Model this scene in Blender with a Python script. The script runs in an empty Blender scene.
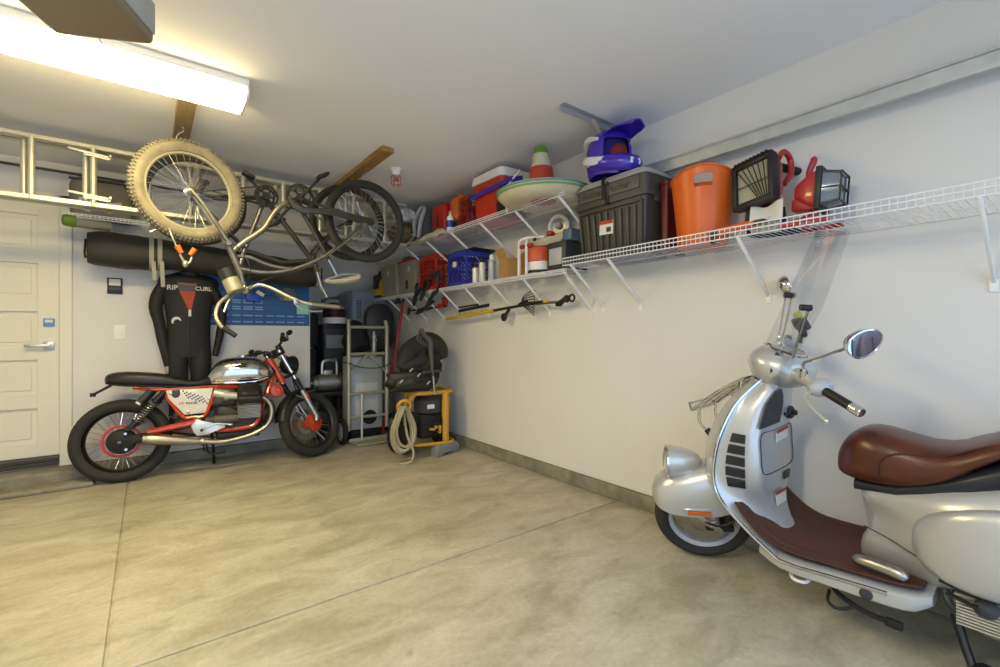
import bpy, bmesh, math, random
from mathutils import Vector, Matrix, Quaternion
random.seed(11)
PI = math.pi
SC = bpy.context.scene
COL = SC.collection
R = math.radians

# ------------------------------------------------------------------ geometry helpers
# camera facts used only to read real positions off the photograph
FPX, CAMH, HY = 460.0, 1.16, 335.0
YAW = math.atan(353/460.0)
def at(px, py, X=None, Y=None, Z=None):
    s, c = math.sin(YAW), math.cos(YAW)
    u = (px-500)/FPX
    rx, ry, rz = s+u*c, c-u*s, (HY-py)/FPX
    t = X/rx if X is not None else (Y/ry if Y is not None else (Z-CAMH)/rz)
    return Vector((rx*t, ry*t, CAMH+rz*t))

def catmull(pts, sub, closed=False):
    P = [Vector(p) for p in pts]
    n = len(P); out = []
    rng = n if closed else n-1
    for i in range(rng):
        if closed:
            p0, p1, p2, p3 = P[(i-1) % n], P[i], P[(i+1) % n], P[(i+2) % n]
        else:
            p1, p2 = P[i], P[i+1]
            p0 = P[i-1] if i > 0 else p1*2-p2
            p3 = P[i+2] if i+2 < n else p2*2-p1
        for k in range(sub):
            t = k/sub
            out.append(0.5*((2*p1)+(p2-p0)*t+(2*p0-5*p1+4*p2-p3)*t*t+(3*p1-p0-3*p2+p3)*t**3))
    if not closed: out.append(P[-1])
    return out

def lerp(a, b, t): return a+(b-a)*t

def interp(keys, x):
    """keys: sorted list of (x, v...) tuples, smooth interpolation"""
    if x <= keys[0][0]: return keys[0][1:]
    if x >= keys[-1][0]: return keys[-1][1:]
    for i in range(len(keys)-1):
        a, b = keys[i], keys[i+1]
        if a[0] <= x <= b[0]:
            t = (x-a[0])/(b[0]-a[0])
            am = keys[i-1] if i > 0 else a
            bp = keys[i+2] if i+2 < len(keys) else b
            res = []
            for j in range(1, len(a)):
                dx = b[0]-a[0]
                m0 = (b[j]-am[j])/(b[0]-am[0])*dx if b[0] != am[0] else 0
                m1 = (bp[j]-a[j])/(bp[0]-a[0])*dx if bp[0] != a[0] else 0
                t2, t3 = t*t, t*t*t
                res.append((2*t3-3*t2+1)*a[j]+(t3-2*t2+t)*m0+(-2*t3+3*t2)*b[j]+(t3-t2)*m1)
            return tuple(res)

class MB:
    def __init__(s, M=None):
        s.bm = bmesh.new(); s.M = M if M is not None else Matrix()
    def v(s, co): return s.bm.verts.new(s.M @ Vector(co))
    def f(s, vs):
        try: return s.bm.faces.new(vs)
        except ValueError: return None
    def ring_loft(s, rings, closed=True, caps=True, wrap=False):
        V = [[s.v(p) for p in r] for r in rings]
        n = len(V[0])
        m = len(V)
        for i in range(m if wrap else m-1):
            a, b = V[i], V[(i+1) % m]
            for j in range(n if closed else n-1):
                k = (j+1) % n
                s.f([a[j], a[k], b[k], b[j]])
        if caps and closed and not wrap:
            s.f(list(reversed(V[0]))); s.f(V[-1])
        return s
    def box(s, c, d, rot=None, bev=0.0, seg=2):
        M = s.M @ Matrix.Translation(Vector(c))
        if rot is not None:
            M = M @ (rot if isinstance(rot, Matrix) else Matrix.Rotation(rot[2], 4, 'Z') @ Matrix.Rotation(rot[1], 4, 'Y') @ Matrix.Rotation(rot[0], 4, 'X'))
        r = bmesh.ops.create_cube(s.bm, size=1.0, matrix=M @ Matrix.Diagonal((d[0], d[1], d[2], 1)))
        if bev > 0:
            es = list({e for v in r['verts'] for e in v.link_edges})
            bmesh.ops.bevel(s.bm, geom=es, offset=bev, segments=seg, affect='EDGES', profile=0.5, clamp_overlap=True)
        return s
    def bar(s, p0, p1, w, h, up=(0, 0, 1), bev=0.0):
        """box from p0 to p1 with section w (side) x h (along up)"""
        p0, p1 = Vector(p0), Vector(p1)
        d = p1-p0; L = d.length; x = d/L
        y = Vector(up).cross(x)
        if y.length < 1e-6: y = Vector((0, 1, 0)).cross(x)
        y.normalize(); z = x.cross(y)
        m = Matrix((x, y, z)).transposed().to_4x4()
        return s.box((p0+p1)/2, (L, w, h), rot=m, bev=bev)
    def tube(s, pts, r, n=8, closed=False, sub=0, caps=True, flat=1.0, up=None):
        if sub and len(pts) > 2:
            if isinstance(r, (list, tuple)):
                q = catmull([(a, 0, 0) for a in r], sub, closed); r = [a[0] for a in q]
            pts = catmull(pts, sub, closed)
        pts = [Vector(p) for p in pts]
        m = len(pts)
        def tan(i):
            if closed: return (pts[(i+1) % m]-pts[(i-1) % m]).normalized()
            a = pts[max(i-1, 0)]; b = pts[min(i+1, m-1)]
            d = b-a
            return d.normalized() if d.length > 1e-9 else Vector((0, 0, 1))
        t0 = tan(0)
        ref = Vector(up) if up is not None else (Vector((0, 0, 1)) if abs(t0.z) < 0.9 else Vector((0, 1, 0)))
        nrm = (ref-t0*ref.dot(t0)).normalized()
        rings = []
        tp = t0
        for i in range(m):
            t = tan(i)
            ax = tp.cross(t)
            if ax.length > 1e-7:
                nrm = Quaternion(ax.normalized(), tp.angle(t)) @ nrm
            nrm = (nrm-t*nrm.dot(t)).normalized()
            b = t.cross(nrm)
            rr = r[i] if isinstance(r, (list, tuple)) else r
            rings.append([pts[i]+nrm*(rr*flat*math.cos(2*PI*k/n))+b*(rr*math.sin(2*PI*k/n)) for k in range(n)])
            tp = t
        return s.ring_loft(rings, caps=caps, wrap=closed)
    def cyl(s, p0, p1, r0, r1=None, n=16, caps=True):
        return s.tube([p0, p1], [r0, r0 if r1 is None else r1], n=n, caps=caps)
    def lathe(s, prof, o=(0, 0, 0), ax=(0, 0, 1), n=24, caps=True, a0=0, a1=2*PI):
        """prof: list of (r, h)"""
        ax = Vector(ax).normalized(); o = Vector(o)
        u = ax.orthogonal().normalized(); w = ax.cross(u)
        rings = [[o+ax*h+u*(max(r, 1e-4)*math.cos(2*PI*k/n))+w*(max(r, 1e-4)*math.sin(2*PI*k/n)) for k in range(n)] for r, h in prof]
        return s.ring_loft(rings, caps=caps)
    def torus(s, c, ax, Rr, r, n=40, m=10, flat=1.0):
        """flat: radial squash factor of the section"""
        ax = Vector(ax).normalized(); c = Vector(c)
        u = ax.orthogonal().normalized(); w = ax.cross(u)
        rings = []
        for i in range(n):
            a = 2*PI*i/n
            d = u*math.cos(a)+w*math.sin(a)
            rings.append([c+d*(Rr+r*flat*math.cos(2*PI*k/m))+ax*(r*math.sin(2*PI*k/m)) for k in range(m)])
        return s.ring_loft(rings, wrap=True)
    def sweep_ring(s, c, ax, prof, n=48):
        """closed revolve of a closed profile [(radius, axial)]"""
        ax = Vector(ax).normalized(); c = Vector(c)
        u = ax.orthogonal().normalized(); w = ax.cross(u)
        rings = []
        for i in range(n):
            a = 2*PI*i/n
            d = u*math.cos(a)+w*math.sin(a)
            rings.append([c+d*r+ax*h for r, h in prof])
        return s.ring_loft(rings, wrap=True)
    def ball(s, c, r, n=16, m=10, rot=None):
        if not isinstance(r, (tuple, list)): r = (r, r, r)
        M = s.M @ Matrix.Translation(Vector(c))
        if rot is not None: M = M @ rot
        bmesh.ops.create_uvsphere(s.bm, u_segments=n, v_segments=m, radius=1.0, matrix=M @ Matrix.Diagonal((r[0], r[1], r[2], 1)))
        return s
    def prism(s, poly, ori, ux, uy, th, bev=0.0):
        """2d polygon extruded by th along ux x uy, centred on ori plane"""
        ori, ux, uy = Vector(ori), Vector(ux), Vector(uy)
        nz = ux.cross(uy).normalized()
        a = [s.v(ori+ux*p[0]+uy*p[1]-nz*th/2) for p in poly]
        b = [s.v(ori+ux*p[0]+uy*p[1]+nz*th/2) for p in poly]
        n = len(poly)
        fs = [s.f(list(reversed(a))), s.f(b)]
        for i in range(n):
            fs.append(s.f([a[i], a[(i+1) % n], b[(i+1) % n], b[i]]))
        if bev > 0:
            es = list({e for q in a+b for e in q.link_edges})
            bmesh.ops.bevel(s.bm, geom=es, offset=bev, segments=2, affect='EDGES', profile=0.5, clamp_overlap=True)
        return s
    def sheet(s, fn, nu, nv, th=0.0, closed_u=False):
        """parametric surface fn(u,v), optional thickness by solidify"""
        g = [[s.v(fn(i/nu, j/nv)) for j in range(nv+1)] for i in range(nu if closed_u else nu+1)]
        fs = []
        m = len(g)
        for i in range(nu):
            for j in range(nv):
                q = s.f([g[i][j], g[(i+1) % m][j], g[(i+1) % m][j+1], g[i][j+1]])
                if q: fs.append(q)
        if th:
            bmesh.ops.recalc_face_normals(s.bm, faces=fs)
            bmesh.ops.solidify(s.bm, geom=fs, thickness=th)
        return s
    def build(s, name, mat, parent=None, smooth=35, fix=True):
        if fix: bmesh.ops.recalc_face_normals(s.bm, faces=s.bm.faces[:])
        me = bpy.data.meshes.new(name)
        s.bm.to_mesh(me); s.bm.free()
        for p in me.polygons: p.use_smooth = smooth > 0
        if smooth > 0: me.set_sharp_from_angle(angle=R(smooth))
        me.materials.append(mat)
        o = bpy.data.objects.new(name, me); COL.objects.link(o)
        if parent is not None: o.parent = parent
        return o

def tag(o, label, cat=None, group=None, kind=None):
    o['label'] = label
    if cat: o['category'] = cat
    if group: o['group'] = group
    if kind: o['kind'] = kind
    return o
def thing(name, label, cat, loc=(0, 0, 0), rot=None, group=None):
    o = bpy.data.objects.new(name, None); COL.objects.link(o)
    o.empty_display_size = 0.05
    M = Matrix.Translation(Vector(loc))
    if rot is not None: M = M @ rot
    o.matrix_world = M
    tag(o, label, cat, group)
    return o
def struct(o):
    o['kind'] = 'structure'; return o
def lab(o, t): o['label'] = t; return o
def copy_tree(o, parent=None):
    c = o.copy(); COL.objects.link(c)
    if parent is not None: c.parent = parent
    for ch in list(o.children): copy_tree(ch, c)
    return c
RX = lambda a: Matrix.Rotation(a, 4, 'X')
RY = lambda a: Matrix.Rotation(a, 4, 'Y')
RZ = lambda a: Matrix.Rotation(a, 4, 'Z')
def ell(hw, zb, zt, p=2.5, n=24, y0=0.0):
    """superellipse ring in the (y,z) plane"""
    out = []
    for k in range(n):
        a = 2*PI*k/n
        ca, sa = math.cos(a), math.sin(a)
        out.append((y0+hw*math.copysign(abs(ca)**(2/p), ca), (zb+zt)/2+(zt-zb)/2*math.copysign(abs(sa)**(2/p), sa)))
    return out
def rrect(w, h, r, n=4):
    o = []
    for cx, cy, a0 in ((w/2-r, h/2-r, 0), (-w/2+r, h/2-r, 90), (-w/2+r, -h/2+r, 180), (w/2-r, -h/2+r, 270)):
        for k in range(n+1):
            a = R(a0+90*k/n); o.append((cx+r*math.cos(a), cy+r*math.sin(a)))
    return o
def text(name, body, size, mat, parent, M, depth=0.0006, bold=False):
    cu = bpy.data.curves.new(name, 'FONT'); cu.body = body; cu.size = size
    cu.extrude = depth; cu.align_x = 'CENTER'; cu.align_y = 'CENTER'
    if bold: cu.offset = size*0.02
    tmp = bpy.data.objects.new(name+'_src', cu); COL.objects.link(tmp)
    dg = bpy.context.evaluated_depsgraph_get()
    me = bpy.data.meshes.new_from_object(tmp.evaluated_get(dg))
    bpy.data.objects.remove(tmp); bpy.data.curves.remove(cu)
    me.transform(M); me.materials.clear(); me.materials.append(mat)
    o = bpy.data.objects.new(name, me); COL.objects.link(o)
    if parent is not None: o.parent = parent
    return o
def frame(o, x, y):
    """matrix mapping text plane xy to directions x,y at o"""
    x = Vector(x).normalized(); y = Vector(y); y = (y-x*y.dot(x)).normalized(); z = x.cross(y)
    m = Matrix((x, y, z)).transposed().to_4x4(); m.translation = Vector(o); return m

# ------------------------------------------------------------------ materials
def lin(h):
    if isinstance(h, str):
        h = h.lstrip('#'); c = [int(h[i:i+2], 16)/255 for i in (0, 2, 4)]
    else: c = [x/255 for x in h]
    return [x/12.92 if x <= 0.04045 else ((x+0.055)/1.055)**2.4 for x in c]
def mat(name, col, rough=0.5, metal=0.0, var=0.0, vscale=8.0, bump=0.0, bscale=60.0, coat=0.0, alpha=1.0, trans=0.0, spec=0.5, col2=None, emit=None, estr=0.0, sheen=0.0, ior=1.45, stretch=None, rvar=0.0):
    m = bpy.data.materials.new(name); m.use_nodes = True
    nt = m.node_tree; N = nt.nodes; L = nt.links
    b = N['Principled BSDF']
    c = lin(col)
    b.inputs['Base Color'].default_value = (*c, 1)
    b.inputs['Roughness'].default_value = rough
    b.inputs['Metallic'].default_value = metal
    b.inputs['Coat Weight'].default_value = coat
    b.inputs['Coat Roughness'].default_value = 0.08
    b.inputs['Alpha'].default_value = alpha
    b.inputs['Transmission Weight'].default_value = trans
    b.inputs['Specular IOR Level'].default_value = spec
    b.inputs['IOR'].default_value = ior
    b.inputs['Sheen Weight'].default_value = sheen
    if emit:
        b.inputs['Emission Color'].default_value = (*lin(emit), 1)
        b.inputs['Emission Strength'].default_value = estr
    if var or bump or col2 or rvar:
        tc = N.new('ShaderNodeTexCoord')
        src = tc.outputs['Object']
        if stretch:
            mp = N.new('ShaderNodeMapping'); mp.inputs['Scale'].default_value = stretch
            L.new(src, mp.inputs['Vector']); src = mp.outputs['Vector']
    if var or col2 or rvar:
        nz = N.new('ShaderNodeTexNoise'); nz.inputs['Scale'].default_value = vscale
        nz.inputs['Detail'].default_value = 5; nz.inputs['Roughness'].default_value = 0.6
        L.new(src, nz.inputs['Vector'])
    if var or col2:
        rp = N.new('ShaderNodeValToRGB')
        lo = lin(col2) if col2 else [x*(1-var) for x in c]
        hi = c if col2 else [min(1, x*(1+var)) for x in c]
        rp.color_ramp.elements[0].position = 0.3; rp.color_ramp.elements[1].position = 0.7
        rp.color_ramp.elements[0].color = (*lo, 1); rp.color_ramp.elements[1].color = (*hi, 1)
        L.new(nz.outputs['Fac'], rp.inputs['Fac']); L.new(rp.outputs['Color'], b.inputs['Base Color'])
    if rvar:
        mr = N.new('ShaderNodeMapRange'); mr.inputs['To Min'].default_value = max(0, rough-rvar); mr.inputs['To Max'].default_value = min(1, rough+rvar)
        L.new(nz.outputs['Fac'], mr.inputs['Value']); L.new(mr.outputs['Result'], b.inputs['Roughness'])
    if bump:
        n2 = N.new('ShaderNodeTexNoise'); n2.inputs['Scale'].default_value = bscale; n2.inputs['Detail'].default_value = 3
        L.new(src, n2.inputs['Vector'])
        bp = N.new('ShaderNodeBump'); bp.inputs['Strength'].default_value = bump; bp.inputs['Distance'].default_value = 0.004
        L.new(n2.outputs['Fac'], bp.inputs['Height']); L.new(bp.outputs['Normal'], b.inputs['Normal'])
    return m

M = {}
M['wall'] = mat('wall_paint', '#d8d5cf', 0.75, var=0.02, vscale=2.0, bump=0.12, bscale=90)
M['ceil'] = mat('ceiling_paint', '#ebebed', 0.85, bump=0.15, bscale=70)
M['trim'] = mat('trim_paint', '#d9d5c6', 0.5)
M['door'] = mat('door_paint', '#d9d4c0', 0.5)
M['white'] = mat('white_plastic', '#e8e6e0', 0.4)
M['wire'] = mat('white_coated_wire', '#dcdde0', 0.4)
M['curb'] = mat('curb_concrete', '#8f8a78', 0.9, col2='#6f6a58', vscale=9, bump=0.5, bscale=40)
M['black'] = mat('black_plastic', '#1a1a1b', 0.45, var=0.15)
M['blackmat'] = mat('black_rubbery', '#1c1b19', 0.7, var=0.2, bump=0.1)
M['dark'] = mat('dark_grey_plastic', '#35363a', 0.5, var=0.1)
M['grey'] = mat('grey_plastic', '#7c7e82', 0.5, var=0.08)
M['lgrey'] = mat('light_grey_plastic', '#a9abad', 0.5, var=0.06)
M['chrome'] = mat('chrome', '#d8d8da', 0.08, 1.0)
M['steel'] = mat('brushed_steel', '#acaaa4', 0.34, 1.0, var=0.08, vscale=20)
M['galv'] = mat('galvanised_steel', '#b3b7b6', 0.42, 0.55, var=0.10, vscale=14)
M['alu'] = mat('aluminium', '#d6d3c8', 0.38, 0.75, var=0.04)
M['alucast'] = mat('cast_aluminium', '#b0aea6', 0.45, 0.9, var=0.1, vscale=30)
M['tyre'] = mat('tyre_rubber', '#2a2823', 0.75, var=0.12, vscale=20, bump=0.15, bscale=120)
M['tyredust'] = mat('dusty_tyre_rubber', '#7d7664', 0.9, col2='#615a4a', vscale=14, bump=0.4, bscale=90)
M['red'] = mat('red_paint', '#bd3c16', 0.3, coat=0.6, var=0.05)
M['redpl'] = mat('red_plastic', '#a8281c', 0.42, var=0.08)
M['deepred'] = mat('deep_red_plastic', '#7c1a1e', 0.4, var=0.1)
M['orange'] = mat('orange_plastic', '#d2611c', 0.36, var=0.06, spec=0.5)
M['wood'] = mat('raw_pine', '#a8814a', 0.65, col2='#80602f', vscale=6, stretch=(12, 1.2, 12))
M['woodlight'] = mat('dusty_pine', '#a38a66', 0.7, col2='#8a7350', vscale=6, stretch=(12, 1.2, 12))
M['paper'] = mat('paper', '#d8d4c8', 0.7)
M['card'] = mat('cardboard', '#b08a52', 0.8, var=0.06)
M['yellow'] = mat('yellow_plastic', '#d0b012', 0.4, var=0.05)
M['gold'] = mat('yellow_painted_tube', '#c6922a', 0.4, coat=0.3, var=0.06)
M['blue'] = mat('blue_crate_plastic', '#2c3a9c', 0.4, var=0.06)
M['purple'] = mat('purple_gloss', '#3a22a8', 0.25, coat=0.5)
M['ltgreen'] = mat('green_plastic', '#5d7a24', 0.5)
M['glass'] = mat('clear_glass', '#f4f6f6', 0.02, trans=1.0, ior=1.3)
# ------------------------------------------------------------------ the room
XW, YB, YA, CH = 2.62, 5.10, 6.30, 2.54     # right wall, back wall, alcove back wall, ceiling height
XL, YF = -3.1, -0.75                         # left wall, front (unseen, left open for added daylight)
XJ, YJ = -0.118, 2.055                       # floor joints
XA = 1.372                                   # where the back wall ends and the alcove starts

def floor_mat():
    m = mat('concrete', '#b1a98e', 0.5)
    nt = m.node_tree; N = nt.nodes; L = nt.links; b = N['Principled BSDF']
    tc = N.new('ShaderNodeTexCoord')
    def noise(scale, det, rough, dist=0.0, st=None):
        n = N.new('ShaderNodeTexNoise'); n.inputs['Scale'].default_value = scale; n.inputs['Detail'].default_value = det
        n.inputs['Roughness'].default_value = rough; n.inputs['Distortion'].default_value = dist
        if st:
            mp = N.new('ShaderNodeMapping'); mp.inputs['Scale'].default_value = st; mp.inputs['Rotation'].default_value = (0, 0, 0.5)
            L.new(tc.outputs['Object'], mp.inputs['Vector']); L.new(mp.outputs['Vector'], n.inputs['Vector'])
        else: L.new(tc.outputs['Object'], n.inputs['Vector'])
        return n
    def ramp(n, stops):
        r = N.new('ShaderNodeValToRGB'); el = r.color_ramp.elements
        while len(el) < len(stops): el.new(0.5)
        for e, (p, c) in zip(el, stops): e.position = p; e.color = (*lin(c), 1)
        L.new(n.outputs['Fac'], r.inputs['Fac']); return r
    def mul(a, b_, f=1.0):
        x = N.new('ShaderNodeMix'); x.data_type = 'RGBA'; x.blend_type = 'MULTIPLY'; x.inputs['Factor'].default_value = f
        L.new(a, x.inputs['A']); L.new(b_, x.inputs['B']); return x.outputs['Result']
    base = ramp(noise(1.5, 6, 0.62, 0.8), [(0.25, '#aaa48f'), (0.5, '#bab4a0'), (0.78, '#c8c2b0')])
    sm = ramp(noise(2.6, 8, 0.65, 0.7, (1.0, 2.0, 1)), [(0.35, '#d9d6cd'), (0.62, '#ffffff')])
    fine = ramp(noise(40, 4, 0.7), [(0.3, '#e9e7e2'), (0.7, '#ffffff')])
    spot = ramp(noise(5.5, 3, 0.5), [(0.22, '#a8a394'), (0.31, '#ffffff')])
    c = mul(base.outputs['Color'], sm.outputs['Color']); c = mul(c, fine.outputs['Color']); c = mul(c, spot.outputs['Color'], 0.6)
    L.new(c, b.inputs['Base Color'])
    rn = noise(2.2, 5, 0.6)
    mr = N.new('ShaderNodeMapRange'); mr.inputs['To Min'].default_value = 0.36; mr.inputs['To Max'].default_value = 0.62
    L.new(rn.outputs['Fac'], mr.inputs['Value']); L.new(mr.outputs['Result'], b.inputs['Roughness'])
    bp = N.new('ShaderNodeBump'); bp.inputs['Strength'].default_value = 0.12; bp.inputs['Distance'].default_value = 0.003
    L.new(noise(60, 4, 0.6).outputs['Fac'], bp.inputs['Height']); L.new(bp.outputs['Normal'], b.inputs['Normal'])
    return m
M['floor'] = floor_mat()

g = 0.0055
fl = MB()
fl.box((1.2, 3, -0.16), (9, 9, 0.3))
for x0, x1 in ((XL-0.2, XJ-g), (XJ+g, XW+0.2)):
    for y0, y1 in ((YF-1.2, YJ-g), (YJ+g, YA+0.2)):
        fl.box(((x0+x1)/2, (y0+y1)/2, -0.006), (x1-x0, y1-y0, 0.012), bev=0.003, seg=1)
struct(fl.build('floor', M['floor'], smooth=0))
struct(MB().box((-0.25, 3, CH+0.05), (6.2, 8.2, 0.1)).build('ceiling', M['ceil'], smooth=0))
struct(MB().box((XW+0.05, (YF+YA)/2, 0.105+(CH-0.105)/2), (0.1, YA-YF, CH-0.105)).build('wall_right', M['wall'], smooth=0))
struct(MB().box((XL-0.05, (YF+YB)/2, CH/2), (0.1, YB-YF, CH)).build('wall_left', M['wall'], smooth=0))
# back wall with the door opening (x -1.42..-0.56, z 0.17..2.24)
DX0, DX1, DZ0, DZ1 = -1.43, -0.555, 0.17, 2.225
wb = MB()
wb.box(((XL+DX0)/2, YB+0.06, CH/2), (DX0-XL, 0.12, CH))
wb.box(((DX1+XA)/2, YB+0.06, 0.105+(CH-0.105)/2), (XA-DX1, 0.12, CH-0.105))
wb.box(((DX0+DX1)/2, YB+0.06, (CH+DZ1)/2), (DX1-DX0, 0.12, CH-DZ1))
wb.box(((DX0+DX1)/2, YB+0.06, DZ0/2), (DX1-DX0, 0.12, DZ0))
struct(wb.build('wall_back', M['wall'], smooth=0))
al = MB()
al.box((XA-0.05, (YB+0.12+YA)/2, CH/2), (0.1, YA-YB-0.12, CH))
al.box(((XA+XW)/2, YA+0.05, CH/2), (XW-XA+0.2, 0.1, CH))
struct(al.build('wall_alcove', M['wall'], smooth=0))
# front: header and side jambs of an unseen doorway, left open to add daylight
wf = MB()
wf.box(((XL+XW)/2, YF-0.06, (2.2+CH)/2), (XW-XL+0.2, 0.12, CH-2.2))
wf.box((XL+0.25, YF-0.06, 1.1), (0.5, 0.12, 2.2)); wf.box((XW-0.12, YF-0.06, 1.1), (0.24, 0.12, 2.2))
struct(wf.build('wall_front', M['wall'], smooth=0))
# concrete stem-wall curbs
struct(MB().box((XW+0.02, (YF+YA)/2, 0.05), (0.075, YA-YF, 0.10), bev=0.008).build('trim_1', M['curb'], smooth=0))
struct(MB().box(((DX1+0.1+XA)/2, YB+0.03, 0.05), (XA-DX1-0.1, 0.10, 0.10), bev=0.008).build('trim_2', M['curb'], smooth=0))
# thin dark gap between curb and drywall
struct(MB().box((XW+0.03, (YF+YA)/2, 0.103), (0.05, YA-YF, 0.012)).build('trim_3', M['blackmat'], smooth=0))
# concrete step below the door
st = MB()
st.box((-1.05, 4.995, 0.055), (1.35, 0.23, 0.11), bev=0.02, seg=3)
st.box((-1.05, 4.93, 0.018), (1.45, 0.48, 0.036), bev=0.014, seg=3)
struct(st.build('floor_step', M['curb'], smooth=0))
# door casing and threshold
cs = MB()
cs.box((DX1+0.035, YB-0.008, (DZ1+0.1)/2+0.02), (0.075, 0.03, DZ1-0.02), bev=0.004)
cs.box((DX0-0.035, YB-0.008, (DZ1+0.1)/2+0.02), (0.075, 0.03, DZ1-0.02), bev=0.004)
cs.box(((DX0+DX1)/2, YB-0.008, DZ1+0.035), (DX1-DX0+0.15, 0.03, 0.07), bev=0.004)
struct(cs.build('trim_4', M['trim'], smooth=0))
th = MB()
th.box(((DX0+DX1)/2, YB+0.03, DZ0+0.012), (DX1-DX0-0.01, 0.16, 0.024), bev=0.004)
th.box(((DX0+DX1)/2, YB-0.02, DZ0-0.03), (DX1-DX0-0.01, 0.03, 0.035))
struct(th.build('trim_5', mat('threshold_bronze', '#4a4333', 0.45, 0.5), smooth=0))
# five-panel door with recessed panels
dr = MB()
dw, dzb, dzt, dy = DX1-DX0-0.012, DZ0+0.028, DZ1-0.012, YB+0.025
dcx = (DX0+DX1)/2
n = 5
stile = 0.125; rail = 0.105
ph = (dzt-dzb-rail*(n+1))/n
dr.box((dcx, dy+0.018, (dzb+dzt)/2), (dw, 0.02, dzt-dzb))
for sx in (-1, 1): dr.box((dcx+sx*(dw/2-stile/2), dy, (dzb+dzt)/2), (stile, 0.03, dzt-dzb), bev=0.002)
for k in range(n+1): dr.box((dcx, dy, dzb+rail/2+k*(ph+rail)), (dw-2*stile+0.002, 0.03, rail), bev=0.002)
for k in range(n):
    zc = dzb+rail+ph/2+k*(ph+rail)
    dr.box((dcx, dy+0.008, zc), (dw-2*stile-0.07, 0.014, ph-0.07), bev=0.006)
door = struct(dr.build('door_1', M['door'], smooth=0))
hz = 1.075
hd = MB()
hx = DX1-0.065
hd.box((hx, dy-0.024, hz), (0.062, 0.02, 0.062), bev=0.004)
hd.cyl((hx, dy-0.03, hz), (hx, dy-0.07, hz), 0.011)
hd.box((hx-0.06, dy-0.07, hz), (0.15, 0.012, 0.022), bev=0.004)
lab(hd.build('door_handle', M['steel'], door), 'satin lever handle')
lk = MB().box((hx, dy-0.024, hz+0.185), (0.066, 0.024, 0.066), bev=0.006)
kp = lab(lk.build('door_lock', mat('lock_blue', '#5f8fc4', 0.35), door), 'square light blue deadbolt cover')
MB().box((hx, dy-0.0375, hz+0.195), (0.045, 0.003, 0.022), bev=0.001).build('lock_label', M['paper'], kp, smooth=0)

# ------------------------------------------------------------------ fixture, opener, planks, conduit, sprinkler
t = thing('fluorescent_light', 'long glowing white fluorescent fixture on the ceiling above the ladder', 'ceiling light', (-0.17, 2.945, CH))
b = MB()
b.box((0, 0, -0.02), (1.22, 0.30, 0.04), bev=0.006)
b.build('housing', M['white'], t)
lens_m = mat('glowing_lens', '#fff6e2', 0.4, emit='#ffe8a8', estr=26.0)
prof = [(-0.135, -0.04), (-0.13, -0.075), (-0.10, -0.095), (0, -0.102), (0.10, -0.095), (0.13, -0.075), (0.135, -0.04)]
ln = MB(); ln.ring_loft([[(x, y, z) for y, z in prof] for x in (-0.598, 0.598)])
ln.build('lens', lens_m, t)
for sx in (-1, 1):
    e = MB(); e.ring_loft([[(sx*x, y*1.04, z*1.04 if z < -0.05 else z) for y, z in prof] for x in (0.598, 0.611)])
    e.build('end_cap', M['white'], t)

t = thing('garage_door_opener', 'brown and white garage door opener hanging at the top of the photo', 'garage door opener', (-0.2, 1.93, CH))
c = MB()
hs = [(-0.19, 0.0), (-0.17, -0.10), (-0.06, -0.128), (0.10, -0.135), (0.20, -0.12), (0.215, -0.02), (0.205, 0.02), (-0.18, 0.02)]
OM = RZ(R(-26))
c.M = OM
zz = 2.265-CH
c.box((0, 0.0, zz-0.005), (0.30, 0.40, 0.15), bev=0.018, seg=3)
c.build('housing', mat('opener_brown_plastic', '#86785e', 0.45), t)
c = MB(OM); c.box((0.0, -0.02, zz+0.085), (0.305, 0.36, 0.05), bev=0.008)
c.box((0.152, 0.0, zz+0.01), (0.006, 0.385, 0.11), bev=0.002)
pl = lab(c.build('cover', M['lgrey'], t), 'light grey metal cover plate')
text('cover_print', 'III', 0.05, M['black'], pl, frame(OM @ Vector((0.1562, 0.06, zz+0.03)), OM.to_3x3() @ Vector((0, 1, 0)), (0, 0, 1)))
for sx in (-0.14, 0.14):
    c = MB(OM); c.box((sx, 0.12, (zz+0.08)/2), (0.03, 0.003, abs(zz)-0.06)); c.build('hanging_bracket', M['galv'], t)
c = MB(OM); c.bar((0, -0.2, zz+0.05), (0, -2.35, zz+0.05), 0.03, 0.05); c.build('drive_rail', M['galv'], t)
for k, (x, y) in enumerate(((-0.125, 0.13), (-0.02, 0.19))):
    w = MB(OM)
    w.tube([(x, y, zz-0.07), (x+0.01, y+0.02, zz-0.11), (x+0.005, y+0.02, zz-0.15), (x-0.015, y+0.03, zz-0.19)], 0.0016, n=6, sub=5)
    w.build('antenna_wire', M['grey'], t)

def plank(name_label, x, y0, y1, m, hooks):
    t = thing('wooden_plank', name_label, 'plank', (x, (y0+y1)/2, CH), group='pine planks screwed to the ceiling')
    L = y1-y0
    MB().box((0, 0, -0.019), (0.092, L, 0.038), bev=0.002).build('board', m, t, smooth=0)
    for hy in hooks:
        h = MB(); y = hy-(y0+y1)/2
        h.tube([(0, y, -0.035), (0, y, -0.065), (-0.02, y, -0.085), (-0.034, y, -0.11), (-0.026, y, -0.140), (0, y, -0.151), (0.024, y, -0.14), (0.03, y, -0.122)], 0.0045, n=8, sub=4)
        h.build('bike_hook', M['steel'], t)
    for k in range(4):
        s_ = MB(); yy = -L/2+0.12+k*(L-0.24)/3
        s_.lathe([(0.0075, -0.0383), (0.0075, -0.0400), (0.004, -0.0412)], (0.022*(1 if k % 2 else -1), yy, 0), (0, 0, 1), 10); s_.build('screw', M['steel'], t)
plank('pale pine plank on the ceiling above the knobbly dusty bike wheel', 0.185, 3.10, 4.20, M['woodlight'], (3.60,))
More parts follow.
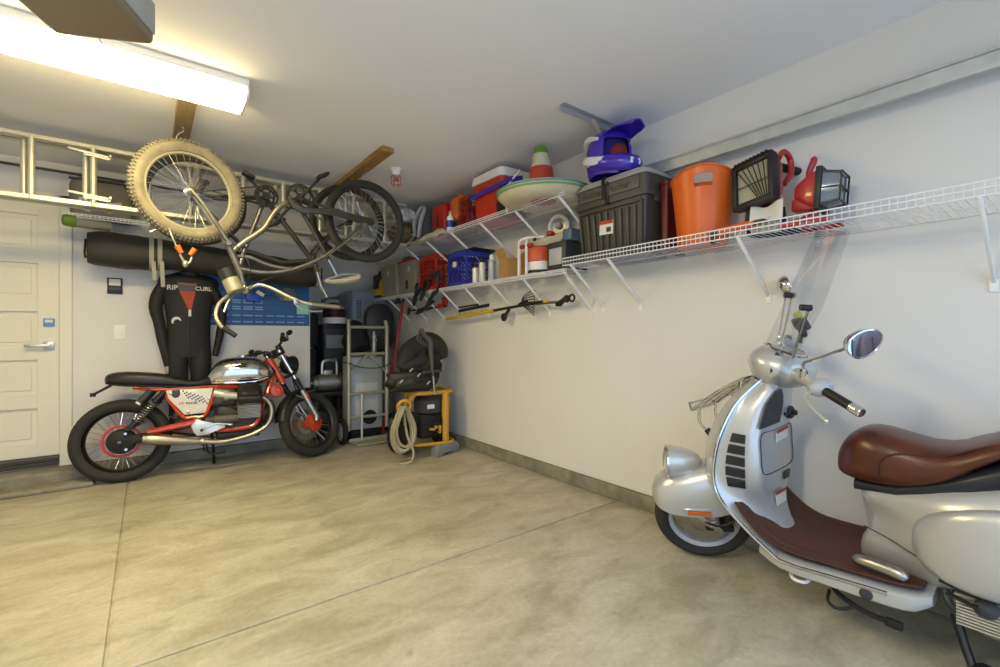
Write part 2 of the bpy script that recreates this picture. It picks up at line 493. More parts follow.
plank('orange-toned pine plank on the ceiling above the two black bike wheels', 1.40, 3.17, 4.32, M['wood'], (3.60, 3.93))

t = MB(); t.tube([(-1.9, YB-0.011, 2.475), (0, YB-0.011, 2.475), (1.3, YB-0.011, 2.475)], 0.011, n=8)
tag(t.build('conduit_pipe', mat('dark_conduit', '#4c4636', 0.5)), 'thin dark pipe running along the back wall behind the ladder', 'pipe')

p = at(396, 169, Z=CH); p.z = CH
t = thing('fire_sprinkler', 'ceiling fire sprinkler in a small red wire cage', 'sprinkler', p)
MB().lathe([(0.05, 0), (0.05, -0.006), (0.042, -0.012), (0.03, -0.05), (0.022, -0.055)], n=20).build('cup', M['white'], t)
MB().lathe([(0.012, -0.05), (0.012, -0.085), (0.02, -0.088), (0.02, -0.092), (0.004, -0.094)], n=12).build('head', M['steel'], t)
cg = MB()
for k in range(8):
    a = k*PI/4
    cg.tube([(0.03*math.cos(a), 0.03*math.sin(a), -0.05), (0.042*math.cos(a), 0.042*math.sin(a), -0.075), (0.04*math.cos(a), 0.04*math.sin(a), -0.125), (0.012*math.cos(a), 0.012*math.sin(a), -0.145)], 0.0022, n=6, sub=3)
cg.torus((0, 0, -0.08), (0, 0, 1), 0.043, 0.0022, 20, 6); cg.torus((0, 0, -0.115), (0, 0, 1), 0.042, 0.0022, 20, 6)
lab(cg.build('cage', mat('cage_red', '#b45a50', 0.5), t), 'pinkish red wire cage')
# ------------------------------------------------------------------ motorcycle (x forward, y left, z up; origin at rear tyre contact)
def spokes_mb(mb, c, rh, rr, yh, n, r=0.0018, cross=0.5):
    """laced wire spokes for a wheel with axle along y"""
    c = Vector(c)
    for k in range(n):
        a = 2*PI*k/n
        s_ = 1 if k % 2 else -1
        b = a+s_*cross*(1 if (k//2) % 2 else -1)*0.5
        p0 = c+Vector((rh*math.cos(b), s_*yh, rh*math.sin(b)))
        p1 = c+Vector((rr*math.cos(a), 0.003*s_, rr*math.sin(a)))
        mb.cyl(p0, p1, r, n=5)
def tyre_prof(R_out, hw, R_rim, n=14):
    """closed (radius, axial) profile of a tyre"""
    h = R_out-R_rim
    pr = []
    for k in range(n+1):
        a = -0.62*PI+1.24*PI*k/n
        pr.append((R_rim+h*0.42+h*0.58*math.cos(a) if math.cos(a) > -0.2 else R_rim+h*0.42+h*0.58*math.cos(a), hw*math.sin(a) if abs(a) < PI/2 else hw*math.copysign(1-(abs(a)-PI/2)*0.45, a)))
    pr.append((R_rim, hw*0.62)); pr.append((R_rim, -hw*0.62))
    return pr
moto = thing('motorcycle', 'silver and red cafe racer motorcycle with black seat and spoked wheels, leaning on its stand', 'motorcycle', (-0.157, 4.70, 0.0), RZ(R(-5.0)) @ RX(R(-6.0)))
RWZ, FWX = 0.322, 1.43
M['spoke'] = mat('spoke_steel', '#b9b6ae', 0.3, 1.0)
M['blackrim'] = mat('black_rim', '#1d1c1b', 0.35, 0.3)
# rear wheel
rim = MB(); rim.sweep_ring((0, 0, RWZ), (0, 1, 0), [(0.243, -0.045), (0.252, -0.04), (0.240, 0), (0.252, 0.04), (0.243, 0.045), (0.230, 0.03), (0.222, 0), (0.230, -0.03)], 56)
rw = rim.build('rear_wheel', M['blackrim'], moto)
MB().sweep_ring((0, 0, RWZ), (0, 1, 0), tyre_prof(0.326, 0.066, 0.240), 64).build('tyre', M['tyre'], rw)
s_ = MB(); spokes_mb(s_, (0, 0, RWZ), 0.07, 0.228, 0.035, 32, 0.0028); s_.build('spokes', M['spoke'], rw)
h = MB(); h.lathe([(0.05, -0.05), (0.07, -0.04), (0.07, 0.05), (0.05, 0.06)], (0, 0, RWZ), (0, 1, 0), 24); h.build('hub', M['blackmat'], rw)
h = MB(); h.sweep_ring((0, -0.052, RWZ), (0, 1, 0), [(0.128, -0.004), (0.128, 0.004), (0.108, 0.004), (0.108, -0.004)], 40)
for k in range(6):
    a = k*PI/3; h.bar((0.06*math.cos(a), -0.05, RWZ+0.06*math.sin(a)), (0.115*math.cos(a), -0.052, RWZ+0.115*math.sin(a)), 0.012, 0.005)
lab(h.build('brake_ring', M['redpl'], rw), 'thin red brake ring')
# bevel drive
d = MB(); d.lathe([(0.02, -0.145), (0.045, -0.14), (0.085, -0.12), (0.096, -0.09), (0.096, -0.06), (0.08, -0.045)], (0.005, 0, RWZ), (0, 1, 0), 28)
d.bar((0.02, -0.10, RWZ+0.005), (0.20, -0.115, RWZ+0.02), 0.055, 0.07, bev=0.015)
d.cyl((0.0, -0.13, RWZ), (0.0, -0.165, RWZ), 0.022, n=12); d.cyl((0.05, -0.12, RWZ+0.09), (0.05, -0.16, RWZ+0.10), 0.02, n=12)
d.build('final_drive', M['blackmat'], moto)
for (x, z) in ((0.0, RWZ), (0.035, RWZ+0.06), (0.04, RWZ-0.06)):
    MB().cyl((x, -0.145, z), (x, -0.165, z), 0.010, n=10).build('axle_nut', M['spoke'], moto)
# seat
def loft_x(keys, xs, p=2.6, n=28, mb=None):
    mb = mb or MB()
    rings = []
    for x in xs:
        hw, zb, zt = interp(keys, x)[:3]
        rings.append([(x, y, z) for y, z in ell(hw, zb, zt, p, n)])
    return mb.ring_loft(rings)
sk = [(-0.115, .02, .79, .82), (-0.10, .075, .772, .846), (-.06, .10, .76, .862), (.03, .122, .745, .868), (.15, .13, .733, .858), (.27, .13, .724, .838), (.38, .125, .72, .80), (.47, .115, .715, .776), (.54, .105, .715, .79), (.60, .09, .72, .815)]
xs = [-.115, -.112, -.105, -.09, -.06, -.02, .03, .1, .16, .22, .28, .34, .4, .45, .5, .55, .6]
loft_x(sk, xs, 3.0).build('seat', mat('black_leather', '#25231e', 0.42, bump=0.1, bscale=150), moto)
ru = MB(); ru.tube([(-.10, -.075, .778), (.0, -.122, .756), (.15, -.132, .743), (.3, -.131, .732), (.45, -.118, .722), (.58, -.098, .722)], 0.006, n=6, sub=4)
ru.build('seat_piping', M['black'], moto)
# tank
tk = [(.555, .05, .735, .775), (.58, .085, .722, .83), (.63, .11, .715, .905), (.70, .132, .71, .948), (.80, .148, .708, .966), (.92, .15, .706, .962), (1.0, .135, .715, .93), (1.06, .10, .745, .885), (1.10, .05, .785, .845)]
xs = [.555, .565, .58, .605, .63, .665, .70, .75, .80, .86, .92, .96, 1.0, 1.035, 1.06, 1.085, 1.10]
tank = loft_x(tk, xs, 2.7, 32).build('fuel_tank', mat('tank_chrome', '#c9c7c0', 0.12, 1.0, rvar=0.04, vscale=3), moto)
tr = MB(); 
for sy in (-1, 1): tr.tube([(.60, sy*.112, .742), (.75, sy*.147, .735), (.92, sy*.153, .738), (1.03, sy*.125, .77)], 0.007, n=6, sub=5)
lab(tr.build('tank_trim', M['chrome'], moto), 'bright trim line')
sp = MB()
sp.sheet(lambda u, v: (lerp(.62, .98, u), lerp(-.028, .028, v), interp(tk, lerp(.62, .98, u))[2]+0.004-0.02*(v-0.5)**2), 14, 4, 0.004)
st_ = lab(sp.build('tank_strap', M['black'], moto), 'black leather strap along the tank')
MB().lathe([(0.036, 0), (0.036, 0.012), (0.028, 0.018), (0.01, 0.02)], (.84, 0, .966), (0, 0, 1), 20).build('fuel_cap', M['chrome'], tank)
for sy in (-1, 1):
    k = MB(); k.prism([(-.06, .0), (-.02, .012), (.01, .028), (.07, .034), (.03, .016), (.075, .012), (.03, .002), (.06, -.008), (.0, -.012), (-.03, -.008)], (.82, sy*.150, .875), (1, 0, 0), (0, -sy*.22, 1), .008); lab(k.build('tank_emblem', M['black'], tank, smooth=0), 'dark winged emblem')
# side panels (both sides)
pp = [(.285, .700), (.612, .702), (.600, .65), (.556, .497), (.41, .492), (.30, .635)]
M['panel'] = mat('panel_white', '#d9d3c2', 0.32, coat=0.4)
for sy in (-1, 1):
    b = MB(); b.prism([(x, z) for x, z in pp], (0, sy*.132, 0), (1, 0, 0), (0, 0, 1), 0.014, bev=0.004)
    pn = lab(b.build('side_panel', M['panel'], moto, smooth=25), 'off-white side panel')
    yo = sy*.1405
    dots = MB()
    for i in range(4):
        for j in range(6):
            x = .40+j*.026+i*.012; z = .687-i*.019-j*.011
            dots.cyl((x, yo-sy*0.002, z), (x, yo+sy*0.0012, z), .0068, n=8)
    dots.build('perforations', M['black'], pn)
    b = MB(); b.prism([(-.028, .03), (.028, .03), (.028, -.012), (.012, -.032), (-.012, -.032), (-.028, -.012)], (.352, yo, .668), (1, 0, 0), (0, 0, 1), 0.006, bev=.001)
    b.build('badge', M['dark'], pn)
    fr = frame((.43, yo+sy*.001, .585), (1, 0, 0), (0, 0, 1)) if sy < 0 else frame((.43, yo+sy*.001, .585), (-1, 0, 0), (0, 0, 1))
    text('panel_lettering', 'RACER', 0.026, M['black'], pn, fr @ Matrix.Translation((0.03, 0, 0)), 0.001, True)
    text('panel_number', 'V7', 0.028, M['redpl'], pn, fr @ Matrix.Translation((-0.04, 0, 0)), 0.001, True)
    for (x, z) in ((.318, .672), (.585, .612), (.435, .512)):
        MB().lathe([(0.013, 0), (0.013, 0.004), (0.008, 0.007)], (x, sy*.138, z), (0, sy, 0), 12).build('panel_bolt', M['spoke'], pn)
# frame
f = MB()
for sy in (-1, 1):
    f.tube([(.07, sy*.09, .735), (.16, sy*.10, .715), (.28, sy*.115, .706), (.45, sy*.115, .708), (.64, sy*.10, .712)], .013, n=8, sub=4)
    f.tube([(.285, sy*.122, .69), (.305, sy*.126, .62), (.40, sy*.13, .478), (.47, sy*.13, .468), (.55, sy*.13, .475), (.60, sy*.125, .60), (.635, sy*.11, .71)], .0135, n=8, sub=4)
    f.tube([(1.085, sy*.03, .80), (1.04, sy*.07, .66), (.985, sy*.10, .50), (.945, sy*.115, .39), (.89, sy*.118, .348), (.75, sy*.12, .336), (.62, sy*.12, .345), (.52, sy*.12, .40), (.47, sy*.12, .47)], .0165, n=8, sub=4)
    f.tube([(.64, sy*.09, .712), (.85, sy*.06, .70), (1.08, sy*.025, .79)], .015, n=8, sub=4)
f.cyl((1.052, 0, .945), (1.168, 0, .715), .032, n=16)
f.bar((.12, -.09, .72), (.12, .09, .72), .02, .015); f.bar((.49, -.13, .42), (.49, .13, .42), .035, .035)
f.build('frame', M['red'], moto)
f = MB()
f.tube([(.17, -.11, .372), (.30, -.125, .395), (.50, -.125, .425)], [.026, .024, .028], n=10, sub=3)
f.tube([(-.0, .10, .322), (.20, .115, .36), (.50, .12, .42)], [.02, .022, .028], n=10, sub=3)
f.cyl((.50, -.14, .424), (.50, .14, .424), .03)
f.build('swingarm', M['red'], moto)
MB().lathe([(.022, 0), (.022, .008), (.012, .012)], (.50, -.14, .424), (0, -1, 0), 14).build('swingarm_pivot', M['spoke'], moto)
# shocks
for sy in (-1, 1):
    a, b_ = Vector((.275, sy*.145, .69)), Vector((.065, sy*.155, .425))
    d = (b_-a); L = d.length; d.normalize()
    s_ = MB(); s_.cyl(a, a+d*.10, .02, n=12); s_.cyl(a+d*.09, b_, .011, n=10); s_.cyl(b_-d*.05, b_, .022, n=12)
    s_.cyl(a+d*.085, a+d*.097, .032, n=16); s_.cyl(b_-d*.058, b_-d*.046, .032, n=16)
    sh = s_.build('shock', M['black'], moto)
    u = d.orthogonal().normalized(); w_ = d.cross(u)
    pts = []
    turns = 9
    for k in range(turns*12+1):
        q = k/(turns*12); an = q*turns*2*PI
        pts.append(a+d*lerp(.10, L-.06, q)+(u*math.cos(an)+w_*math.sin(an))*.026)
    MB().tube(pts, .0042, n=6).build('spring', M['spoke'], sh)
    rv = MB(); q0 = a+Vector((-.085, -sy*.005, .02)); rv.cyl(q0, q0+d*.12, .024, n=14)
    lab(rv.build('shock_reservoir', M['dark'], sh), 'dark cylindrical reservoir')
    MB().cyl(q0+d*.12, q0+d*.135, .021, n=14).build('reservoir_cap', M['panel'], sh)
# exhausts
M['exh'] = mat('heat_stained_exhaust', '#b8b09a', 0.32, 1.0, col2='#9c9078', vscale=7)
for sy in (-1, 1):
    e = MB()
    e.tube([(.145, sy*.185, .332), (.22, sy*.185, .322), (.40, sy*.178, .288), (.52, sy*.17, .268)], [.036, .044, .036, .026], n=16, sub=5)
    mf = lab(e.build('muffler', M['exh'], moto), 'pale metal megaphone silencer')
    e = MB(); e.lathe([(.036, 0), (.030, -.004), (.024, .02)], (.145, sy*.185, .332), (-1, 0, .12), 16); e.build('muffler_tip', M['black'], mf)
    e = MB(); e.tube([(.51, sy*.17, .27), (.66, sy*.165, .245), (.80, sy*.163, .258), (.92, sy*.165, .29), (1.01, sy*.17, .345), (1.05, sy*.172, .43), (1.045, sy*.175, .52), (1.0, sy*.18, .585), (.955, sy*.185, .60)], .0215, n=12, sub=5)
    e.cyl((.52, sy*.17, .268), (.545, sy*.17, .264), .028, n=14)
    e.build('exhaust_header', M['exh'], moto)
# engine
M['eng'] = mat('engine_grey', '#56534a', 0.5, 0.5, var=0.12, vscale=30)
M['engdark'] = mat('engine_dark', '#34322c', 0.5, 0.4, var=0.12, vscale=30)
e = MB()
e.box((.80, 0, .42), (.36, .22, .26), bev=.04, seg=3)
e.box((.80, 0, .30), (.34, .20, .09), bev=.025, seg=3)
e.lathe([(.05, -.02), (.105, 0), (.11, .06), (.11, .10)], (1.075, 0, .46), (-1, 0, 0), 24)
e.box((.58, 0, .44), (.22, .17, .2), bev=.04, seg=3)
eng = e.build('engine', M['engdark'], moto)
e = MB(); e.cyl((.62, -.115, .425), (.76, -.115, .43), .05, n=20); e.cyl((.76, -.115, .43), (.80, -.115, .43), .042, n=20); e.cyl((.55, -.13, .435), (.63, -.118, .43), .03, n=14)
e.build('starter_motor', M['eng'], eng)
for sy in (-1, 1):
    c0 = Vector((.875, sy*.08, .46)); ax = Vector((0.02, sy*.62, .78)).normalized()
    uy = Vector((1, 0, 0)); uz = ax.cross(uy)
    cyl_ = MB()
    rot = Matrix((uy, uz, ax)).transposed().to_4x4()
    for k in range(9):
        q = c0+ax*(.03+k*.016)
        cyl_.box(q, (.175-.0*k, .175, .007), rot=rot, bev=.002, seg=1)
    cyl_.box(c0+ax*.09, (.135, .135, .2), rot=rot, bev=.02)
    cy = cyl_.build('cylinder', M['alucast'], eng)
    hd_ = MB(); hd_.box(c0+ax*.215, (.19, .185, .075), rot=rot, bev=.02, seg=3); hd_.box(c0+ax*.262, (.15, .15, .05), rot=rot, bev=.022, seg=3)
    hd_.box(c0+ax*.288, (.055, .15, .012), rot=rot, bev=.004)
    lab(hd_.build('rocker_cover', M['engdark'], cy), 'dark rocker cover')
    tb = MB(); tb.tube([(.80, sy*.135, .62), (.72, sy*.13, .63), (.62, sy*.11, .66)], [.03, .034, .036], n=14, sub=4); tb.cyl((.69, sy*.132, .632), (.72, sy*.13, .63), .044, n=16)
    lab(tb.build('intake_body', mat('intake_silver', '#c9c4b4', 0.4, 0.5), eng), 'pale throttle body')
    ft = MB(); ft.prism([(.455, .40), (.50, .445), (.60, .41), (.69, .385), (.70, .36), (.62, .34), (.58, .315), (.50, .31), (.47, .35)], (0, sy*.15, 0), (1, 0, 0), (0, 0, 1), .014, bev=.004)
    fb = lab(ft.build('footpeg_bracket', mat('bracket_silver', '#c8c6c0', 0.35, 0.6), moto, smooth=25), 'silver footpeg bracket')
    pg = MB(); pg.cyl((.53, sy*.15, .355), (.53, sy*.235, .36), .012, n=10); pg.build('footpeg', M['black'], fb)
    pd = MB(); pd.tube([(.53, sy*.165, .36), (.62, sy*.17, .40), (.72, sy*.165, .385)], .007, n=6, sub=3); pd.box((.735, sy*.18, .383), (.03, .045, .012), bev=.003); pd.build('foot_pedal', M['alu'], fb)
e = MB()
e.tube([(.90, -.15, .66), (.93, -.19, .60), (.90, -.16, .48), (.84, -.13, .44)], .009, n=6, sub=4); e.tube([(.68, -.12, .58), (.74, -.14, .54), (.79, -.12, .5)], .007, n=6, sub=4); e.tube([(.60, -.1, .55), (.64, -.13, .48), (.70, -.12, .46)], .006, n=6, sub=4)
e.build('hoses', M['black'], eng)
e = MB(); e.box((.40, -.06, .44), (.12, .07, .13), bev=.02); e.tube([(.30, -.10, .50), (.36, -.11, .46), (.42, -.10, .5)], .008, n=6, sub=3); e.lathe([(.025, 0), (.025, .05), (.018, .06)], (.35, -.11, .47), (.3, -.1, 1), 14); e.build('rear_brake_cylinder', M['engdark'], moto)
# horn
hn = MB(); hn.lathe([(.02, -.02), (.05, -.02), (.058, 0), (.058, .018), (.05, .028), (.034, .03), (.03, .022), (.012, .022), (.01, .03)], (1.10, -.11, .645), (.12, -1, 0), 28)
lab(hn.build('horn', M['red'], moto), 'round red horn')
# tail plate bracket
tb = MB(); tb.tube([(-.06, 0, .775), (-.13, 0, .73), (-.18, 0, .70)], .01, n=8); tb.box((-.185, 0, .695), (.02, .12, .03), bev=.004); tb.build('plate_bracket', M['black'], moto)
# side stand
ss = MB(); ss.tube([(.60, .13, .31), (.615, .17, .17), (.62, .215, .02)], .012, n=8); ss.box((.62, .222, .012), (.05, .05, .012)); ss.build('side_stand', M['black'], moto)
ss = MB(); ss.tube([(.56, -.05, .27), (.575, -.08, .16), (.66, -.10, .145), (.70, -.1, .15)], .009, n=8, sub=3); ss.tube([(.54, -.06, .27), (.545, -.07, .17)], .008, n=6); ss.build('stand_spring_arm', M['black'], moto)
# ---- front end, steered to the left
ax_p = Vector((1.06, 0, .93)); ax_d = Vector((-math.sin(R(26.5)), 0, math.cos(R(26.5))))
ST = Matrix.Translation(ax_p) @ Matrix.Rotation(R(30), 4, ax_d) @ Matrix.Translation(-ax_p)
FC = Vector((FWX-.02, 0, .318))
rim = MB(ST); rim.sweep_ring(FC, (0, 1, 0), [(0.240, -0.036), (0.248, -0.032), (0.236, 0), (0.248, 0.032), (0.240, 0.036), (0.226, 0.024), (0.220, 0), (0.226, -0.024)], 56)
fw = rim.build('front_wheel', M['blackrim'], moto)
MB(ST).sweep_ring(FC, (0, 1, 0), tyre_prof(.318, .052, .236), 64).build('tyre', M['tyre'], fw)
s_ = MB(ST); spokes_mb(s_, FC, .045, .226, .03, 36, .0026); s_.build('spokes', M['spoke'], fw)
h = MB(ST); h.lathe([(.03, -.06), (.055, -.055), (.05, -.02), (.045, 0), (.05, .02), (.055, .055), (.03, .06)], FC, (0, 1, 0), 24)
for k in range(10):
    a = k*2*PI/10; h.cyl(FC+Vector((.07*math.cos(a), -.055, .07*math.sin(a))), FC+Vector((.07*math.cos(a), -.068, .07*math.sin(a))), .011, n=8)
h.lathe([(.085, -.052), (.085, -.062), (.04, -.064)], FC, (0, 1, 0), 20)
lab(h.build('hub', M['red'], fw), 'bright red hub')
h = MB(ST); h.sweep_ring(FC+Vector((0, .068, 0)), (0, 1, 0), [(.15, -.003), (.15, .003), (.09, .003), (.09, -.003)], 40); h.build('brake_disc', M['steel'], fw)
off = Vector((math.cos(R(26.5)), 0, math.sin(R(26.5))))*.065
def fp(z, y):   # point on a fork leg at height z
    t = (z-.93)/ax_d.z
    q = ax_p+ax_d*t+off; return Vector((q.x, y, q.z))
for sy in (-1, 1):
    k = MB(ST); k.cyl(fp(.98, sy*.098), fp(.66, sy*.098), .0205, n=16); fk = lab(k.build('fork_leg', M['chrome'], moto), 'polished upper fork tube')
    k = MB(ST); k.tube([fp(.70-i*.016, sy*.098) for i in range(8)], [.029 if i % 2 else .025 for i in range(8)], n=14); k.build('fork_gaiter', M['black'], fk)
    k = MB(ST); k.cyl(fp(.59, sy*.098), fp(.33, sy*.098), .027, n=16); k.cyl(fp(.335, sy*.098), FC+Vector((0, sy*.098, 0)), .024, n=12); k.build('fork_slider', M['steel'], fk)
    k = MB(ST); q = fp(.56, sy*.128); k.bar(q, fp(.50, sy*.128), .006, .02, up=(1, 0, 0), bev=.002); lab(k.build('reflector', M['orange'], fk), 'orange reflector')
k = MB(ST); k.cyl(FC+Vector((0, -.12, 0)), FC+Vector((0, .12, 0)), .012, n=12); k.build('front_axle', M['steel'], moto)
k = MB(ST)
for z in (.94, .745):
    q = fp(z, 0); k.bar(q+Vector((0, -.125, 0)), q+Vector((0, .125, 0)), .06, .03, up=ax_d, bev=.008)
    k.bar(q, ax_p+ax_d*((z-.93)/ax_d.z), .05, .03, up=ax_d, bev=.006)
k.build('fork_yoke', M['engdark'], moto)
# fender
k = MB(ST)
def fend(u, v):
    a = lerp(R(72), R(176), u); w_ = (v-.5)*2
    r = .348-.018*w_*w_-.0*u
    if abs(w_) > .9: r -= .012
    return FC+Vector((r*math.cos(a), w_*.066, r*math.sin(a)))
k.sheet(fend, 22, 8, .003)
fe = lab(k.build('front_fender', M['black'], moto), 'short black mudguard')
k = MB(ST)
for sy in (-1, 1): k.tube([FC+Vector((.06, sy*.066, .315)), fp(.56, sy*.10)], .006, n=6); k.tube([FC+Vector((-.17, sy*.066, .26)), fp(.50, sy*.10)], .006, n=6)
k.build('fender_stay', M['steel'], fe)
# headlight, gauges, bars
hc = fp(.86, 0)+Vector((.095, 0, .0))
k = MB(ST); k.lathe([(.02, -.075), (.05, -.065), (.08, -.03), (.09, .02), (.092, .035), (.088, .04)], hc, (1, 0, 0), 28)
for sy in (-1, 1): k.bar(fp(.86, sy*.075), hc+Vector((.0, sy*.092, 0)), .03, .008, bev=.002)
hl = k.build('headlight', M['black'], moto)
k = MB(ST); k.lathe([(.084, .038), (.07, .052), (.03, .06), (.001, .062)], hc, (1, 0, 0), 24); k.build('headlight_lens', M['glass'], hl)
k = MB(ST); k.sweep_ring(hc+Vector((.04, 0, 0)), (1, 0, 0), [(.094, -.006), (.094, .006), (.084, .006), (.084, -.006)], 32); k.build('headlight_rim', M['black'], hl)
for sy in (-1, 1):
    q = fp(1.0, sy*.052)+Vector((.03, 0, 0)); d = Vector((-.55, 0, .83))
    k = MB(ST); k.lathe([(.02, -.07), (.042, -.05), (.045, 0), (.042, .008)], q, d, 20); gp = k.build('gauge', M['black'], moto)
    k = MB(ST); k.lathe([(.038, .009), (.001, .010)], q, d, 20); lab(k.build('gauge_face', M['panel'], gp), 'pale dial')
    base = fp(.985, sy*.098)
    gs = base+Vector((-.01, sy*.06, .035)); ge = base+Vector((-.13, sy*.27, .035))
    k = MB(ST); k.cyl(fp(.97, sy*.098), base+Vector((0, 0, .03)), .026, n=12); k.tube([base+Vector((0, 0, .03)), gs, ge], .011, n=10)
    hb = k.build('handlebar', M['black'], moto)
    k = MB(ST); k.cyl(lerp(gs, ge, .42), ge, .0165, n=12); k.cyl(ge, lerp(gs, ge, 1.06), .0185, n=12); k.build('grip', M['blackmat'], hb)
    k = MB(ST); k.tube([lerp(gs, ge, .3), lerp(gs, ge, .35)+Vector((.05, 0, 0)), lerp(gs, ge, .6)+Vector((.06, 0, -.005)), lerp(gs, ge, .95)+Vector((.045, 0, -.005))], .006, n=6, sub=4); k.build('lever', M['dark'], hb)
    k = MB(ST); k.box(lerp(gs, ge, .22)+Vector((.03, 0, .02)), (.05, .05, .035), bev=.008); k.build('brake_reservoir', M['dark'], hb)
    q = lerp(gs, ge, .28)
    k = MB(ST); k.tube([q+Vector((0, 0, .01)), q+Vector((.02, sy*.03, .03)), q+Vector((.03, sy*.06, .045))], .005, n=6, sub=3)
    k.ball(q+Vector((.03, sy*.085, .055)), (.012, .045, .024), rot=RY(R(-20))); k.build('mirror', M['black'], hb)
k = MB(ST); k.tube([fp(.95, -.07)+Vector((.02, 0, 0)), fp(.90, -.09)+Vector((.06, 0, 0)), fp(.76, -.06)+Vector((.02, 0, 0)), fp(.60, -.07)+Vector((-.04, 0, 0))], .006, n=6, sub=4)
k.tube([fp(1.0, .1), fp(.93, .05)+Vector((.09, 0, 0)), fp(.80, .03)], .006, n=6, sub=4); k.build('brake_hoses', M['black'], moto)
for sy in (-1, 1):
    k = MB(ST); k.box(hc+Vector((-.04, sy*.14, -.05)), (.05, .035, .035), bev=.012); lab(k.build('turn_signal', M['black'], moto), 'small black turn signal')
# ------------------------------------------------------------------ scooter (x forward, y left, z up; origin under the front axle)
scoot = thing('scooter', 'silver scooter with brown leather seat, headlight on its front fender and clear windscreen', 'scooter', (2.30, 1.25, 0.0), RZ(R(90)) @ RX(R(-3)))
M['silver'] = mat('silver_paint', '#bcbcba', 0.3, 0.42, coat=0.7)
M['leather'] = mat('brown_leather', '#56260f', 0.3, col2='#3f1a0c', vscale=9, bump=0.12, bscale=90, spec=0.6)
M['mat'] = mat('brown_rubber_mat', '#4a2b20', 0.6, var=0.06, bump=0.08, bscale=120)
def clear_mat():
    m = bpy.data.materials.new('clear_acrylic'); m.use_nodes = True
    nt = m.node_tree; N = nt.nodes; L = nt.links
    N.remove(N['Principled BSDF'])
    tr = N.new('ShaderNodeBsdfTransparent'); tr.inputs['Color'].default_value = (.97, .975, .98, 1)
    gl = N.new('ShaderNodeBsdfGlossy'); gl.inputs['Roughness'].default_value = 0.03
    fr = N.new('ShaderNodeLayerWeight'); fr.inputs['Blend'].default_value = 0.12
    mx = N.new('ShaderNodeMixShader')
    L.new(fr.outputs['Facing'], mx.inputs['Fac']); L.new(tr.outputs[0], mx.inputs[1]); L.new(gl.outputs[0], mx.inputs[2])
    L.new(mx.outputs[0], N['Material Output'].inputs['Surface'])
    return m
M['clear'] = clear_mat()
#     z    xe     ye    xg     yg    xf
SH = [(.25, -.45, .235, -.47, .05, -.36), (.30, -.375, .238, -.41, .06, -.27), (.36, -.30, .242, -.375, .08, -.18), (.42, -.235, .245, -.355, .11, -.12),
      (.48, -.20, .247, -.355, .148, -.08), (.55, -.188, .243, -.362, .178, -.07), (.65, -.198, .236, -.358, .178, -.075), (.75, -.222, .216, -.358, .168, -.11),
      (.85, -.258, .18, -.375, .14, -.17), (.91, -.292, .135, -.39, .115, -.22), (.965, -.335, .085, -.41, .075, -.28)]
ZS = [.25, .275, .30, .33, .36, .39, .42, .45, .48, .515, .55, .60, .65, .70, .75, .80, .85, .88, .91, .94, .965]
def shield_front(u, v):
    z = ZS[round(v*(len(ZS)-1))]
    xe, ye, xg, yg, xf = interp(SH, z)
    t = (u-.5)*2
    return (lerp(xf, xe, abs(t)**2.4), ye*math.copysign(abs(t)**.85, t), z)
def shield_in(u, v):
    z = ZS[round(v*(len(ZS)-1))]
    xe, ye, xg, yg, xf = interp(SH, z)
    key = [(-1, -ye, xe), (-.86, -ye*.93, xe-.012), (-.62, -(yg+.012), xg+.03), (-.54, -yg*.93, xg), (0, 0, xg-.012), (.54, yg*.93, xg), (.62, yg+.012, xg+.03), (.86, ye*.93, xe-.012), (1, ye, xe)]
    y, x = interp(key, (u-.5)*2)
    return (x, y, z)
b = MB(); b.sheet(shield_front, 24, len(ZS)-1)
b.build('leg_shield', M['silver'], scoot, smooth=60)
b = MB(); b.sheet(shield_in, 44, len(ZS)-1)
inner = lab(b.build('glovebox_fairing', M['silver'], scoot, smooth=50), 'silver inner fairing with glovebox')
tr = []
for z in reversed(ZS):
    xe, ye = interp(SH, z)[:2]; tr.append((xe, ye, z))
for sy in (-1, 1):
    pts = [(x, sy*y, z) for x, y, z in tr]
    MB().tube(pts+[(-.52, sy*.238, .250), (-.65, sy*.241, .262), (-.80, sy*.241, .272)], .0075, n=8).build('edge_trim', M['chrome'], scoot)
# glovebox door line, label, ignition, black pocket
def gface(y, z, off=.004):
    xe, ye, xg, yg, xf = interp(SH, z)
    return Vector((xg-.012*(1-abs(y)/max(yg, .01))-off, y, z))
dl = [gface(.158, .735), gface(.07, .742), gface(-.07, .742), gface(-.15, .735), gface(-.16, .65), gface(-.15, .57), gface(-.07, .558), gface(.07, .558), gface(.158, .57), gface(.166, .65)]
MB().tube(dl, .0022, n=6, closed=True, sub=3).build('glovebox_seam', M['dark'], inner)
def plate(name, poly, m, parent, off=.004, th=.003):
    """thin plate lying on the inner face, poly of (y, z)"""
    b = MB()
    a = [b.v(gface(y, z, off)) for y, z in poly]; c = [b.v(gface(y, z, off+th)) for y, z in poly]
    n = len(poly)
    b.f(a[::-1]); b.f(c)
    for i in range(n): b.f([a[i], a[(i+1) % n], c[(i+1) % n], c[i]])
    return b.build(name, m, parent, smooth=0)
plate('black_pocket', [(.185, .765), (.01, .772), (.01, .86), (.03, .90), (.06, .93), (.105, .925), (.155, .87)], M['dark'], inner)
plate('warning_label', [(.045, .685), (-.085, .69), (-.085, .738), (.045, .733)], M['paper'], inner, .008)
plate('warning_label', [(.045, .724), (-.085, .729), (-.085, .739), (.045, .735)], M['redpl'], inner, .011)
plate('dark_plate', [(-.03, .50), (-.105, .495), (-.10, .535), (-.03, .54)], M['dark'], inner, .006)
plate('hump_label', [(.055, .405), (-.04, .405), (-.045, .455), (.06, .455)], M['paper'], inner, .012)
